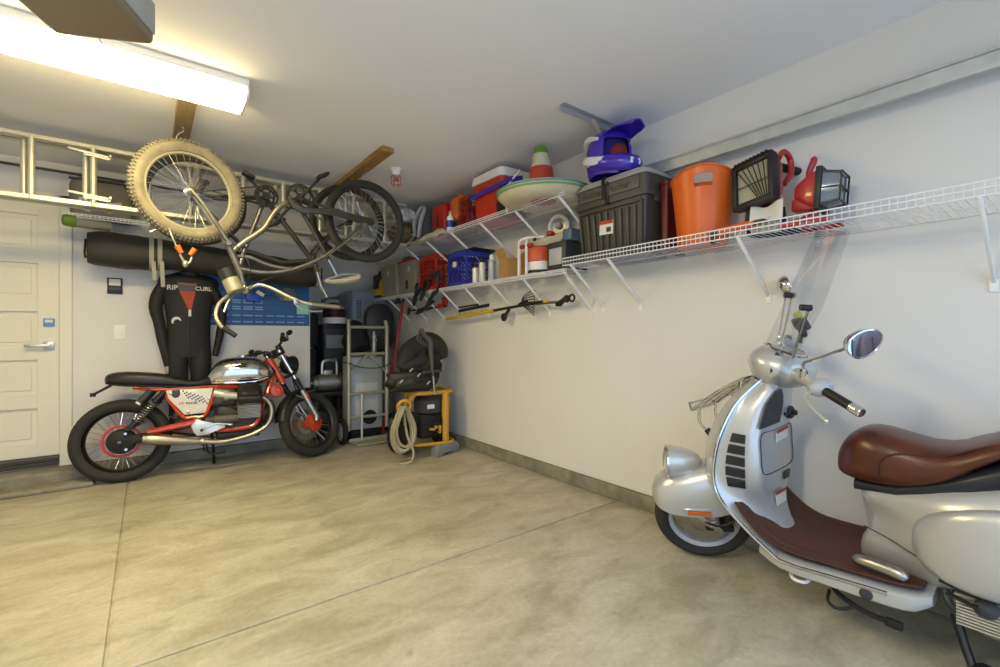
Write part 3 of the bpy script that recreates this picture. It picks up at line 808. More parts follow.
plate('hump_label', [(.06, .452), (-.045, .452), (-.045, .462), (.062, .462)], M['redpl'], inner, .014)
k = MB(); q = gface(-.10, .80); k.lathe([(.03, 0), (.03, .012), (.024, .018), (.012, .018), (.012, .034), (.001, .036)], q, (-1, 0, 0), 20); k.build('ignition_lock', M['black'], inner)
k = MB(); k.lathe([(.008, 0), (.008, .01), (.001, .012)], gface(-.045, .80), (-1, 0, 0), 12); k.build('seat_button', M['black'], inner)
# louvre grilles on both wings
for sy in (-1, 1):
    gr = MB()
    def wing(t, z):
        xe, ye, xg, yg, xf = interp(SH, z)
        p0 = Vector((xe-.012, ye*.93)); p1 = Vector((xg+.03, yg+.012))
        q = lerp(p0, p1, t); return Vector((q.x-.008, sy*q.y+sy*.004, z))
    for i in range(5):
        z0 = .50+i*.05; z1 = z0+.038
        sl = lambda z: .30-.0*z
        w0 = .10+.22*abs((z0-.62)/.12)**2*.5; w1 = .10+.22*abs((z1-.62)/.12)**2*.5
        t0a, t0b, t1a, t1b = .16+w0*.3, .80-w0*.25, .16+w1*.3, .80-w1*.25
        A = [wing(t0a, z0), wing(t0b, z0-.004), wing(t1b, z1-.004), wing(t1a, z1)]
        n_ = (A[1]-A[0]).cross(A[3]-A[0]).normalized()*(.006)
        a = [gr.v(p-n_) for p in A]; c = [gr.v(p+n_) for p in A]
        gr.f(a[::-1]); gr.f(c)
        for j in range(4): gr.f([a[j], a[(j+1) % 4], c[(j+1) % 4], c[j]])
    lab(gr.build('louvre_grille', M['black'], inner, smooth=0), 'black louvred air grille')
# floor pan with side skirts
fk = [(-.36, .20, .225, .272), (-.45, .236, .205, .270), (-.60, .24, .205, .278), (-.80, .24, .21, .292), (-.87, .232, .222, .298), (-.91, .20, .25, .302)]
fk = [(-k[0],)+k[1:] for k in fk]
b = MB(); b.ring_loft([[(-x, y, z) for y, z in ell(*interp(fk, x), 5, 28)] for x in (.36, .38, .41, .45, .52, .6, .7, .8, .84, .87, .895, .91)]); b.build('floor_pan', M['silver'], scoot, smooth=40)
for sy in (-1, 1):
    k = MB(); k.lathe([(.02, 0), (.02, .004), (.014, .006)], (-.74, sy*.2405, .243), (0, sy, 0), 18); lab(k.build('skirt_plug', M['dark'], scoot), 'round dark plug')
mk = [(0, -.275, .428, .228), (1, -.308, .390, .234), (2, -.355, .346, .236), (3, -.403, .314, .236), (4, -.46, .295, .234), (5, -.53, .290, .233), (6, -.65, .293, .228), (7, -.76, .299, .229), (8, -.83, .305, .226), (9, -.885, .312, .215)]
def matf(u, v):
    x, z, hw = interp(mk, v*9)
    t = (u-.5)*2
    ridge = .004*(1 if abs(abs(t)-.72) < .06 or abs(abs(t)-.9) < .05 else 0)
    front = max(0, 1-v*9/3.0)
    return (x-ridge*front*2, t*hw, z+ridge*(1-front)+.012*max(0, abs(t)-.82)/.18)
b = MB(); b.sheet(matf, 36, 40, .006)
lab(b.build('floor_mat', M['mat'], scoot, smooth=50), 'ribbed brown rubber floor mat')
for sy in (-1, 1):
    k = MB(); k.tube([(-.69, sy*.175, .325), (-.71, sy*.185, .335), (-.77, sy*.20, .342), (-.83, sy*.21, .34), (-.845, sy*.212, .33)], [.014, .021, .022, .021, .014], n=12, sub=4)
    lab(k.build('folded_footpeg', M['steel'], scoot), 'folded silver passenger footpeg')
# rear body
bk = [(-.675, .055, .28, .56), (-.70, .09, .28, .595), (-.75, .118, .275, .608), (-.80, .145, .27, .617), (-.88, .18, .265, .64), (-.96, .203, .295, .668), (-1.06, .212, .34, .70), (-1.2, .21, .375, .73), (-1.35, .19, .41, .74), (-1.5, .14, .45, .705), (-1.58, .09, .50, .68), (-1.62, .03, .56, .63)]
xs = [-.675, -.682, -.70, -.72, -.745, -.77, -.80, -.84, -.88, -.92, -.96, -1.01, -1.06, -1.13, -1.2, -1.28, -1.35, -1.43, -1.5, -1.55, -1.58, -1.605, -1.62]
rb = MB(); rings = []
for x in xs:
    hw, zb, zt = interp(bk, x)[:3] if False else interp([(-k[0],)+k[1:] for k in bk], -x)
    ring = []
    for (y, z) in ell(hw, zb, zt, 3.2, 36):
        q = (z-zb)/(zt-zb)
        # waist: pillar is pinched at the height of the knees near the front, lower flank flares out
        pin = max(0, 1-(-x-.675)/.25)
        y *= 1-.30*pin*math.exp(-((q-.55)/.25)**2)
        y *= 1-.26*max(0, 1-q/.4)*max(0, 1-max(0, -x-.84)/.14)
        ring.append((x+.03*pin*math.exp(-((q-.62)/.22)**2)*-1.2, y, z))
    rings.append(ring)
rb.ring_loft(rings)
body = rb.build('rear_body', M['silver'], scoot, smooth=60)
for sy in (-1, 1):
    def cowl(u, v, sy=sy):
        a = u*2*PI; r = math.sin(v*PI/2)
        cx, cz = -1.185, .51
        ex = math.copysign(abs(math.cos(a))**.8, math.cos(a)); ez = math.copysign(abs(math.sin(a))**.8, math.sin(a))
        x = cx+.335*r*ex; z = cz+.148*r*ez+.14*(-(x-cx))
        return (x, sy*(.203+.055*math.cos(v*PI/2)**.6-.05*max(0, (abs(x-cx)-.14)/.195)**2), z)
    b = MB(); b.sheet(cowl, 40, 12, closed_u=True)
    b.build('side_cowl', M['silver'], body, smooth=60)
    k = MB()
    k.tube([(-.70, sy*.095, .435), (-.78, sy*.130, .425), (-.86, sy*.166, .405), (-.95, sy*.199, .39), (-1.1, sy*.214, .40), (-1.3, sy*.205, .43), (-1.48, sy*.155, .47)], .0022, n=6, sub=5)
    k.build('body_seam', M['dark'], body)
    for (x0, z0) in ((-.925, .355), (-.94, .318)):
        k = MB(); k.bar((x0, sy*.186, z0), (x0-.075, sy*.205, z0-.008), .016, .010, bev=.003); k.build('vent_slot', M['black'], body)
# underseat dark band
uk = [(.66, .06, .55, .60), (.8, .12, .575, .625), (.9, .135, .60, .67), (1.0, .15, .63, .73), (1.1, .155, .67, .79), (1.2, .155, .70, .815), (1.4, .13, .70, .83), (1.5, .06, .72, .835)]
b = MB(); b.ring_loft([[(-x, y, z) for y, z in ell(*interp(uk, x), 3, 24)] for x in (.66, .7, .8, .9, 1.0, 1.1, 1.2, 1.3, 1.4, 1.46, 1.5)])
lab(b.build('seat_base', mat('seat_base_blue_black', '#20242c', 0.35), scoot), 'dark seat base band')
# seat
sk = [(.60, .03, .635, .67), (.61, .065, .612, .71), (.64, .10, .60, .765), (.69, .13, .596, .803), (.745, .145, .597, .808), (.82, .152, .605, .79), (.90, .155, .633, .776), (.97, .157, .685, .79), (1.06, .158, .765, .838), (1.18, .155, .80, .875), (1.3, .148, .81, .885), (1.40, .12, .82, .875), (1.46, .07, .83, .858), (1.48, .02, .84, .848)]
b = MB()
rings = []
for x in (.60, .602, .61, .623, .64, .665, .69, .72, .76, .80, .84, .88, .925, .97, 1.015, 1.06, 1.12, 1.18, 1.24, 1.3, 1.35, 1.40, 1.43, 1.46, 1.475, 1.48):
    hw, zb, zt = interp(sk, x)
    ring = []
    for y, z in ell(hw, zb, zt, 3.0, 32):
        q = max(0, (z-zb)/(zt-zb)); 
        y *= 1-.22*max(0, q-.35)
        ring.append((-x, y, z))
    rings.append(ring)
b.ring_loft(rings); seat = lab(b.build('seat', M['leather'], scoot, smooth=60), 'glossy brown leather saddle')
for sy in (-1, 1):
    k = MB()
    def sp_(x, q):
        hw, zb, zt = interp(sk, x); z = lerp(zb, zt, q)
        c = abs((q-.5)*2); y = hw*(max(0, 1-c**3))**(1/3)*(1-.22*max(0, q-.35)); return (-x, sy*(y+.001), z)
    k.tube([sp_(.78, .05), sp_(.76, .3), sp_(.76, .5), sp_(.79, .68), sp_(.84, .78), sp_(.92, .82), sp_(1.02, .84), sp_(1.15, .84), sp_(1.3, .84)], .0035, n=6, sub=5)
    k.build('seat_seam', mat('seam_dark', '#3a170c', 0.5), seat)
k = MB()
for sy in (-1, 1): k.tube([(-1.12, sy*.155, .785), (-1.25, sy*.175, .80), (-1.42, sy*.15, .82), (-1.52, sy*.07, .83), (-1.54, 0, .832)], .011, n=10, sub=5)
k.build('grab_rail', M['chrome'], scoot)
k = MB(); k.ball((-1.63, 0, .60), (.03, .06, .05)); lab(k.build('tail_light', M['redpl'], scoot), 'red tail light')
# engine, rear wheel, stand, exhaust
k = MB(); k.box((-1.12, .085, .265), (.36, .12, .10), bev=.03); k.lathe([(.02, 0), (.09, .0), (.10, -.02), (.10, -.06)], (-1.37, .155, .245), (0, 1, 0), 28); k.bar((-1.0, .09, .26), (-1.37, .10, .25), .09, .16, bev=.03)
en = k.build('engine', M['alucast'], scoot)
k = MB()
for i in range(9): k.box((-1.085+.0*i, .148, .212+i*.0105), (.25, .012, .005))
k.build('cooling_fins', M['alu'], en, smooth=0)
k = MB(); k.lathe([(.03, 0), (.03, .02), (.02, .026)], (-1.03, .15, .29), (0, 1, .3), 16); k.build('filler_cap', M['dark'], en)
k = MB(); k.box((-1.08, .04, .33), (.26, .2, .08), bev=.03); k.tube([(-.93, .12, .30), (-.94, .14, .27), (-.96, .13, .24)], .012, n=8, sub=3); k.build('engine_shroud', M['dark'], en)
rwm = MB(); rwm.sweep_ring((-1.37, 0, .235), (0, 1, 0), [(.16, -.045), (.165, -.04), (.15, 0), (.165, .04), (.16, .045), (.14, .03), (.14, -.03)], 40); rwm.lathe([(.05, -.04), (.05, .06)], (-1.37, 0, .235), (0, 1, 0), 20)
for i in range(5):
    a = i*2*PI/5; rwm.bar((-1.37+.04*math.cos(a), 0, .235+.04*math.sin(a)), (-1.37+.15*math.cos(a), 0, .235+.15*math.sin(a)), .05, .03, up=(0, 1, 0))
rw2 = rwm.build('rear_wheel', M['silver'], scoot)
MB().sweep_ring((-1.37, 0, .235), (0, 1, 0), tyre_prof(.237, .065, .158), 48).build('tyre', M['tyre'], rw2)
k = MB(); k.tube([(-1.0, -.12, .23), (-1.15, -.15, .21), (-1.3, -.17, .26), (-1.6, -.18, .33)], [.02, .045, .055, .05], n=16, sub=4); k.build('exhaust', M['dark'], scoot)
k = MB(); k.tube([(-.58, .10, .19), (-.63, .16, .165), (-.72, .19, .15), (-.80, .205, .155)], .010, n=8, sub=3); k.box((-.81, .208, .155), (.05, .02, .03), bev=.005)
k.tube([(-.60, .15, .16), (-.61, .20, .14), (-.65, .215, .135), (-.70, .18, .155)], .006, n=8, sub=4)
k.build('side_stand', M['black'], scoot)
k = MB(); k.tube([(-.95, .11, .22), (-.98, .14, .13), (-1.0, .17, .09), (-1.03, .175, .085)], .014, n=8); k.tube([(-.95, -.11, .22), (-.98, -.14, .13), (-1.0, -.17, .09), (-1.03, -.175, .085)], .014, n=8); k.bar((-.96, -.12, .20), (-.96, .12, .20), .025, .025)
k.lathe([(.03, -.02), (.035, 0), (.03, .02)], (-1.03, .18, .085), (0, 1, 0), 14)
k.build('centre_stand', M['black'], scoot)
k = MB(); k.tube([(-.47, .17, .20), (-.485, .20, .182), (-.51, .205, .178), (-.535, .19, .18), (-.54, .16, .195)], .007, n=8, sub=4); lab(k.build('tie_loop', M['white'], scoot), 'white loop under the floor')
# ---- steered front assembly
sp_p = Vector((-.02, 0, .2365)); sp_d = Vector((-math.sin(R(26.5)), 0, math.cos(R(26.5))))
SS = Matrix.Translation(sp_p) @ Matrix.Rotation(R(39), 4, sp_d) @ Matrix.Translation(-sp_p)
FA = Vector((0, 0, .2365))
k = MB(SS); k.sweep_ring(FA, (0, 1, 0), [(.166, -.042), (.174, -.036), (.160, 0), (.174, .036), (.166, .042), (.15, .03), (.148, -.03)], 48); k.lathe([(.045, -.05), (.045, .05)], FA, (0, 1, 0), 20)
for i in range(5):
    a = i*2*PI/5+.3; k.bar(FA+Vector((.04*math.cos(a), -.01, .04*math.sin(a))), FA+Vector((.155*math.cos(a), -.01, .155*math.sin(a))), .045, .02, up=(0, 1, 0), bev=.004)
fw = k.build('front_wheel', M['lgrey'], scoot)
k = MB(SS); k.sweep_ring(FA, (0, 1, 0), tyre_prof(.2365, .058, .166), 56); k.build('tyre', M['tyre'], fw)
k = MB(SS); k.sweep_ring(FA+Vector((0, .05, 0)), (0, 1, 0), [(.112, -.002), (.112, .002), (.065, .002), (.065, -.002)], 40); k.lathe([(.065, .048), (.02, .06), (.02, .075)], FA, (0, 1, 0), 20); k.build('brake_disc', M['steel'], fw)
k = MB(SS); k.bar(FA+Vector((.045, .075, .075)), FA+Vector((-.075, .075, -.03)), .04, .055, up=(0, 1, 0), bev=.012); lab(k.build('brake_caliper', M['alucast'], scoot), 'silver brake caliper')
k = MB(SS); k.bar(FA+Vector((.0, .085, -.0)), FA+Vector((-.13, .075, -.02)), .03, .04, up=(0, 1, 0), bev=.01); k.tube([FA+Vector((-.10, .08, .0)), FA+Vector((-.12, .07, .10)), FA+Vector((-.10, .05, .25)), FA+Vector((-.13, .02, .40))], .022, n=10, sub=3)
k.tube([FA+Vector((.03, .09, .05)), FA+Vector((-.06, .11, .02)), FA+Vector((-.14, .09, .05)), FA+Vector((-.15, .06, .15))], .006, n=6, sub=4)
k.build('suspension_arm', M['black'], scoot)
k = MB(SS); a = FA+Vector((-.045, .085, -.005)); b_ = FA+Vector((-.02, .07, .20)); d = (b_-a).normalized(); u = d.orthogonal().normalized(); w_ = d.cross(u)
pts = [a+d*(.02+.16*q/96)+(u*math.cos(q*2*PI/12)+w_*math.sin(q*2*PI/12))*.024 for q in range(97)]
k.tube(pts, .005, n=6); k.cyl(a, b_, .011, n=10); lab(k.build('shock', M['alu'], scoot), 'silver coil shock')
fek = [(-.225, .14, .35, .43), (-.21, .105, .345, .475), (-.15, .122, .335, .505), (-.08, .130, .328, .525), (0, .134, .325, .545), (.08, .13, .33, .55), (.16, .115, .345, .53), (.22, .09, .37, .50)]
fek = [(-.235, .02, .375, .40), (-.228, .05, .362, .428), (-.21, .085, .35, .455), (-.16, .115, .335, .49), (-.09, .128, .328, .518), (0, .132, .325, .54), (.08, .128, .33, .548), (.15, .115, .345, .53), (.22, .09, .37, .50)]
def fen(u, v):
    x = lerp(-.235, .22, u); hw, zb, zt = interp(fek, x)
    a = v*PI
    return (-x, hw*math.copysign(abs(math.cos(a))**.8, math.cos(a)), zb+(zt-zb)*max(0, math.sin(a))**.75)
k = MB(SS); k.sheet(fen, 26, 20, .004); fe = k.build('front_fender', M['silver'], scoot, smooth=60)
k = MB(SS); k.bar((.075, .131, .352), (-.03, .134, .345), .012, .022, bev=.005); lab(k.build('turn_signal', M['orange'], fe), 'orange side marker')
k = MB(SS); k.bar((.095, .129, .370), (-.045, .133, .363), .012, .008, bev=.003); lab(k.build('marker_trim', M['chrome'], fe), 'chrome strip over the marker')
hc = Vector((.135, 0, .562)); hd = Vector((1, 0, .06)).normalized()
k = MB(SS); k.lathe([(.004, -.155), (.03, -.145), (.052, -.115), (.066, -.07), (.076, -.02), (.079, .005)], hc, hd, 32); k.bar((.12, 0, .50), (.09, 0, .56), .09, .07, bev=.02); hl = k.build('headlight', M['silver'], scoot, smooth=60)
k = MB(SS); k.sweep_ring(hc, hd, [(.081, 0), (.083, .008), (.078, .016), (.070, .014), (.070, 0)], 36); k.build('headlight_rim', M['chrome'], hl)
k = MB(SS); k.lathe([(.071, .010), (.05, .022), (.02, .028), (.001, .029)], hc, hd, 28); k.build('headlight_lens', M['glass'], hl)
# headset
pv = Vector((-.395, 0, 1.0))
k = MB(SS)
def hs(u, v):
    prof = [(0, .065, -.075), (.2, .092, -.055), (.45, .118, -.01), (.7, .116, .03), (.88, .092, .06), (1, .07, .068)]
    r, h = interp(prof, v); a = u*2*PI
    loc = Vector((r*math.cos(a)*1.05+(.03 if math.cos(a) > 0 else 0)*math.cos(a)*(1-v), r*math.sin(a)*(1.0+.15*(1-v)), h))
    t = RY(R(-20)); return pv+(t @ loc)+Vector((0, 0, .03))
k.sheet(hs, 36, 16, closed_u=True)
hset = k.build('headset', M['silver'], scoot, smooth=60)
TQ = RY(R(-20)).to_3x3(); up = TQ @ Vector((0, 0, 1)); top = pv+Vector((0, 0, .03))+up*.066
k = MB(SS); k.lathe([(.07, -.004), (.07, .008), (.06, .012), (.055, .006)], top, up, 32); dl_ = k.build('speedometer_ring', M['chrome'], hset)
k = MB(SS); k.lathe([(.057, .004), (.001, .0045)], top, up, 28); lab(k.build('speedometer_face', M['paper'], dl_), 'pale speedometer dial')
k = MB(SS); k.lathe([(.056, .010), (.03, .018), (.001, .021)], top, up, 24); k.build('speedometer_glass', M['clear'], dl_)
k = MB(SS); k.tube([top+TQ @ Vector((.06, y, -.01)) for y in (-.07, -.035, 0, .035, .07)], .012, n=8); k.build('dash_strip', M['dark'], hset)
for sy in (-1, 1):
    g0, g1 = Vector((-.465, sy*.265, 1.025)), Vector((-.515, sy*.385, 1.008))
    k = MB(SS); k.tube([pv+Vector((-.01, sy*.08, .03)), pv+Vector((-.03, sy*.15, .035)), g0], [.034, .028, .024], n=14, sub=4); hb = k.build('handlebar', M['silver'], scoot)
    k = MB(SS); c0 = lerp(pv+Vector((-.03, sy*.15, .035)), g0, .8); k.ball(c0, (.045, .035, .036)); k.box(c0+Vector((-.02, 0, .015)), (.04, .05, .03), bev=.01); k.build('switch_housing', M['lgrey'], hb)
    k = MB(SS); k.cyl(g0, lerp(g0, g1, .98), .0175, n=16); lab(k.build('grip', M['black'], hb), 'black rubber grip')
    k = MB(SS); gx = (g1-g0).normalized(); k.lathe([(.0195, 0), (.0195, .035), (.0165, .042), (.008, .043)], lerp(g0, g1, .93), gx, 18); lab(k.build('bar_end', M['chrome'], hb), 'chrome bar end')
    k = MB(SS); k.tube([c0+Vector((.03, 0, -.005)), c0+Vector((.065, sy*.05, -.02)), c0+Vector((.055, sy*.12, -.035)), c0+Vector((.04, sy*.17, -.045))], [.009, .007, .006, .007], n=8, sub=4); k.ball(c0+Vector((.038, sy*.175, -.046)), .009)
    k.build('brake_lever', M['alu'], hb)
    m0 = pv+Vector((-.03, sy*.17, .055)); m1 = Vector((-.525, sy*.40, 1.262))
    k = MB(SS); k.cyl(m0+Vector((0, 0, -.03)), m0+Vector((0, 0, .02)), .02, .016, n=12); k.tube([m0, m0+Vector((0, 0, .05)), lerp(m0, m1, .3)+Vector((0, 0, .035)), m1], .006, n=8, sub=5)
    ms = lab(k.build('mirror', M['chrome'], hb), 'chrome mirror on a thin stalk')
    mn = (Vector((-.35, .90, -.10) if sy > 0 else (-1, 0, .05))).normalized()
    mx_ = Vector((0, 0, 1)).cross(mn).normalized(); mz_ = mn.cross(mx_)
    def mp(a, s_): return mx_*(.064*s_*math.cos(a)*(1+.12*math.sin(a)))+mz_*(.052*s_*math.sin(a))
    k = MB(SS); mc = m1+Vector((0, sy*.03, .01))
    k.ring_loft([[mc+mn*h+mp(2*PI*i/28, s_) for i in range(28)] for h, s_ in ((-.035, .15), (-.032, .5), (-.02, .85), (0, 1), (.006, 1.02), (.008, .95), (.004, .93))]); k.build('mirror_shell', M['chrome'], ms, smooth=60)
    k = MB(SS); k.ring_loft([[mc+mn*h+mp(2*PI*i/28, .92) for i in range(28)] for h in (.003, .0055)]); k.build('mirror_glass', mat('mirror_silvering', '#e8e8e8', 0.01, 1.0) if sy < 0 else bpy.data.materials['mirror_silvering'], ms)
# windscreen and posts
def wsc(u, v):
    y = lerp(-.20, .20, u)*(1-.25*max(0, v-.6)/.4-.15*(1-v)); z = lerp(.985, 1.60, v)
    return (-.30-.27*v-.9*y*y, y*1.0, z)
k = MB(SS); k.sheet(wsc, 20, 16, .003)
wsn = lab(k.build('windscreen', M['clear'], scoot, smooth=60), 'clear curved windscreen')
for sy in (-1, 1):
    for v, (bx, by, bz) in ((.11, (-.36, .085, 1.03)), (.54, (-.40, .075, 1.055))):
        q = Vector(wsc(.5+sy*.28, v)); dirn = Vector((-1, 0, -.2)).normalized()
        k = MB(SS); k.tube([Vector((bx, sy*by, bz)), q-Vector((.012, 0, 0))], .0055, n=8); pst = lab(k.build('screen_post', M['chrome'], scoot), 'chrome windscreen post')
        k = MB(SS); k.cyl(q-dirn*.02, q+dirn*.022, .013, n=14); k.build('post_cap', M['black'], pst)
# front carrier
k = MB()
fr_, tp = Vector((-.02, 0, .795)), Vector((-.27, 0, .972))
for y in (-.115, -.04, .04, .115): k.tube([fr_+Vector((.0, y, 0)), lerp(fr_, tp, .5)+Vector((0, y, .012)), tp+Vector((0, y, 0))], .006 if abs(y) < .1 else .0075, n=8, sub=4)
for t_ in (0, .33, .67, 1.0): q = lerp(fr_, tp, t_)+Vector((0, 0, .012*4*t_*(1-t_))); k.tube([q+Vector((0, -.12, 0)), q+Vector((0, .12, 0))], .0065, n=8)
k.tube([fr_+Vector((0, -.115, 0)), fr_+Vector((.02, -.1, .03)), fr_+Vector((.02, .1, .03)), fr_+Vector((0, .115, 0))], .0065, n=8)
for y in (-.08, .08): k.tube([fr_+Vector((-.02, y, .01)), Vector((-.04, y, .73)), Vector((-.095, y, .68))], .007, n=8, sub=3); k.tube([tp+Vector((.02, y, -.01)), tp+Vector((.03, y, -.05)), (-.20, y, .88)], .007, n=8)
lab(k.build('front_carrier', M['chrome'], scoot), 'chrome tube luggage carrier')
for y in (-.08, .08):
    k = MB(); k.cyl((-.075, y, .70), (-.12, y, .66), .015, .018, n=12); k.build('carrier_foot', M['black'], scoot)
# gadget clipped on the bars
MW = scoot.matrix_world
q = Vector((-.47, -.03, 1.16))
gt = thing('handlebar_gadget', 'small black and lime green gadget clipped behind the scooter windscreen', 'gadget', MW @ (SS @ q), MW.to_3x3().to_4x4() @ SS.to_3x3().to_4x4())
k = MB(); k.box((0, .02, .05), (.03, .09, .055), rot=(.3, .3, .3), bev=.01); k.box((.01, .07, .035), (.025, .05, .04), rot=(-.3, .2, 0), bev=.008); k.tube([(0, 0, .03), (-.01, -.01, -.01), (0, .0, -.045)], .008, n=8); k.build('body', M['dark'], gt)
k = MB(); k.box((-.012, -.03, .055), (.03, .028, .07), rot=(.4, .3, .2), bev=.008); k.box((-.012, -.055, .03), (.028, .025, .05), rot=(-.5, .2, .2), bev=.008); lab(k.build('clip', mat('lime', '#a8b43a', 0.45), gt), 'lime green clip')
# ------------------------------------------------------------------ ladder
M['ladder'] = mat('ladder_aluminium', '#c6c1b0', 0.38, 0.5, var=0.03)
LY, LZ0, LZ1 = 4.20, 2.015, 2.45
t = thing('extension_ladder', 'long aluminium extension ladder lying on edge under the ceiling above the door', 'ladder', (-0.3, LY, LZ0))
k = MB()
def rail(z, y, x0, x1, s_):
    b = MB(); L = x1-x0; xc = (x0+x1)/2+0.3
    b.box((xc, y, z), (L, .006, .030)); b.box((xc, y+.024*s_, z+.014), (L, .054, .004)); b.box((xc, y+.024*s_, z-.014), (L, .054, .004))
    return b.build('side_rail', M['ladder'], t, smooth=0)
for y, x0, x1, s_ in ((0, -2.7, 2.05, 1), (.075, -2.9, 1.75, 1)):
    rail(.04, y, x0, x1, s_); rail(LZ1-LZ0+.0, y, x0, x1, s_)
b = MB(); b.cyl((0, .012, .03), (0, .012, LZ1-LZ0), .019, n=14)
rg = b.build('rung', M['ladder'], t)
xs_ = [(-.594+.302*i+.3, 0) for i in range(-6, 9)]+[(-.594+.302*i+.3-.045, .075) for i in range(-6, 8)]
for i, (x, y) in enumerate(xs_):
    o = rg if i == 0 else rg.copy()
    if i: COL.objects.link(o); o.parent = t
    o.location = (x, y, 0)
for z in (.095, LZ1-LZ0-.05):
    b = MB(); b.bar((-.12, -.012, z+.012), (.10, -.012, z-.008), .012, .016, bev=.002); b.bar((-.04, -.012, z-.012), (.09, -.012, z-.022), .01, .012); b.bar((.09, -.012, z-.025), (.10, -.012, z+.01), .012, .012); b.build('rung_lock', M['ladder'], t)
for x in (-1.55, 1.62):
    h = MB(); x0 = 0
    h.tube([(0, .13, 0), (0, .13, -(2.54-LZ0)-.01), (0, .12, -(2.54-LZ0)-.022), (0, .03, -(2.54-LZ0)-.022), (0, -.03, -(2.54-LZ0)-.022), (0, -.05, -(2.54-LZ0)+.01)], .007, n=8); h.lathe([(.03, 0), (.03, -.006), (.01, -.008)], (0, .13, 0), (0, 0, 1), 12)
    o = h.build('ladder_hook', M['galv']); o.location = (x, LY, CH)
    tag(o, 'grey ceiling hook carrying the %s end of the ladder' % ('left' if x < 0 else 'right, alcove'), 'hook')

# ------------------------------------------------------------------ bicycles hanging upside down
def bike_wheel(name, parent, o, c, Rr, hw, th, m_t, m_rim, hubm, turn=0.0):
    """c in world; returns wheel object whose mesh is the rim"""
    c = Vector(c)-o
    Ri = Rr-th
    TM = Matrix.Translation(c) @ RZ(turn) @ Matrix.Translation(-c)
    b = MB(TM); b.sweep_ring(c, (0, 1, 0), [(Ri+.006, -.013), (Ri+.006, .013), (Ri-.012, .011), (Ri-.018, .004), (Ri-.018, -.004), (Ri-.012, -.011)], 64)
    w = b.build(name, m_rim, parent)
    n = 72; pr = tyre_prof(Rr, hw, Ri, 12)
    b = MB(TM); b.sweep_ring(c, (0, 1, 0), pr, n); b.build('tyre', m_t, w)
    b = MB(TM); spokes_mb(b, c, .024, Ri-.014, .03, 36, .0014, cross=.9); b.build('spokes', M['spoke'], w)
    b = MB(TM); b.lathe([(.006, -.055), (.012, -.05), (.026, -.034), (.026, -.028), (.014, -.024), (.014, .024), (.026, .028), (.026, .034), (.012, .05), (.006, .055)], c, (0, 1, 0), 16); b.build('hub', hubm, w)
    return w
def knobs(w, o, c, Rr, hw, m, turn=0.0):
    c = Vector(c)-o
    b = MB(Matrix.Translation(c) @ RZ(turn) @ Matrix.Translation(-c))
    for i in range(84):
        a = 2*PI*i/84
        for j in (-1, 1):
            aa = a+(.0 if j > 0 else PI/84)
            for f_ in (.45, .95):
                r = Rr+(.003 if f_ < .6 else -.008)
                p = c+Vector((r*math.cos(aa), j*hw*f_, r*math.sin(aa)))
                b.box(p, (.009, .011, .008), rot=RY(-aa))
    ty = [c_ for c_ in w.children if c_.name.startswith('tyre')][0]
    b.bm.from_mesh(ty.data); me = ty.data
    b.bm.to_mesh(me); b.bm.free(); me.update()
    for p in me.polygons: p.use_smooth = True
    me.set_sharp_from_angle(angle=R(35))
def chainring(b, c, Rr, y):
    b.sweep_ring((c[0], y, c[2]), (0, 1, 0), [(Rr, -.003), (Rr, .003), (Rr-.016, .003), (Rr-.016, -.003)], 40)
    for i in range(5):
        a = i*2*PI/5+.4
        b.sweep_ring((c[0]+Rr*.52*math.cos(a), y, c[2]+Rr*.52*math.sin(a)), (0, 1, 0), [(Rr*.34, -.002), (Rr*.34, .002), (Rr*.25, .002), (Rr*.25, -.002)], 16)
    b.cyl((c[0], y-.012, c[2]), (c[0], y+.012, c[2]), .028, n=16)
M['bframe'] = mat('worn_grey_frame', '#8a867a', 0.35, 0.7, col2='#6c6759', vscale=10)
M['bdark'] = mat('dark_bike_frame', '#3d3a34', 0.4, 0.3, var=0.15)
M['bblack'] = mat('black_bike_parts', '#24231f', 0.5, 0.2, var=0.15)
M['rimsil'] = mat('dull_rim', '#a5a294', 0.4, 0.7, var=0.05)
# --- bicycle 1: cruiser with a knobby dusty front wheel
B1 = Vector((.80, 3.60, 1.75))
bk1 = thing('bicycle', 'old cruiser bicycle hung upside down nearest, dusty knobby front wheel on the left', 'bicycle', B1, group='bicycles hung from the ceiling')
Y1 = 3.60
def w1(x, z, y=0.0): return Vector((x, Y1+y, z))-B1
FA1, RA1, BB1 = (.222, Y1, 2.092), (1.40, Y1, 2.075), (.885, Y1, 2.160)
w = bike_wheel('front_wheel', bk1, B1, FA1, .325, .038, .074, M['tyredust'], mat('dusty_rim', '#8d8875', .5, .4, var=.06), M['steel'], R(15))
knobs(w, B1, FA1, .321, .038, M['tyredust'], R(15))
lab(w, 'dusty spoked front wheel with a knobby tyre')
bike_wheel('rear_wheel', bk1, B1, RA1, .33, .026, .05, M['tyre'], M['bblack'], M['steel'])
k = MB()
for sy in (-1, 1):
    k.tube([w1(.222, 2.092, sy*.055), w1(.275, 2.03, sy*.057), (w1(.36, 1.90, sy*.055)), w1(.435, 1.775, sy*.045)], [.008, .010, .013, .014], n=10, sub=4)
k.tube([w1(.435, 1.775, -.06), w1(.435, 1.775, .06)], .016, n=10); k.cyl(w1(.44, 1.77), w1(.455, 1.735), .02, n=12)
k.build('fork', M['bframe'], bk1)
k = MB(); k.cyl(w1(.45, 1.745), w1(.515, 1.575), .021, n=14)
k.tube([w1(.455, 1.72), w1(.53, 1.80), w1(.61, 1.868), w1(.665, 1.925), w1(.715, 2.02), w1(.775, 2.10), w1(.87, 2.155)], .0195, n=12, sub=5)
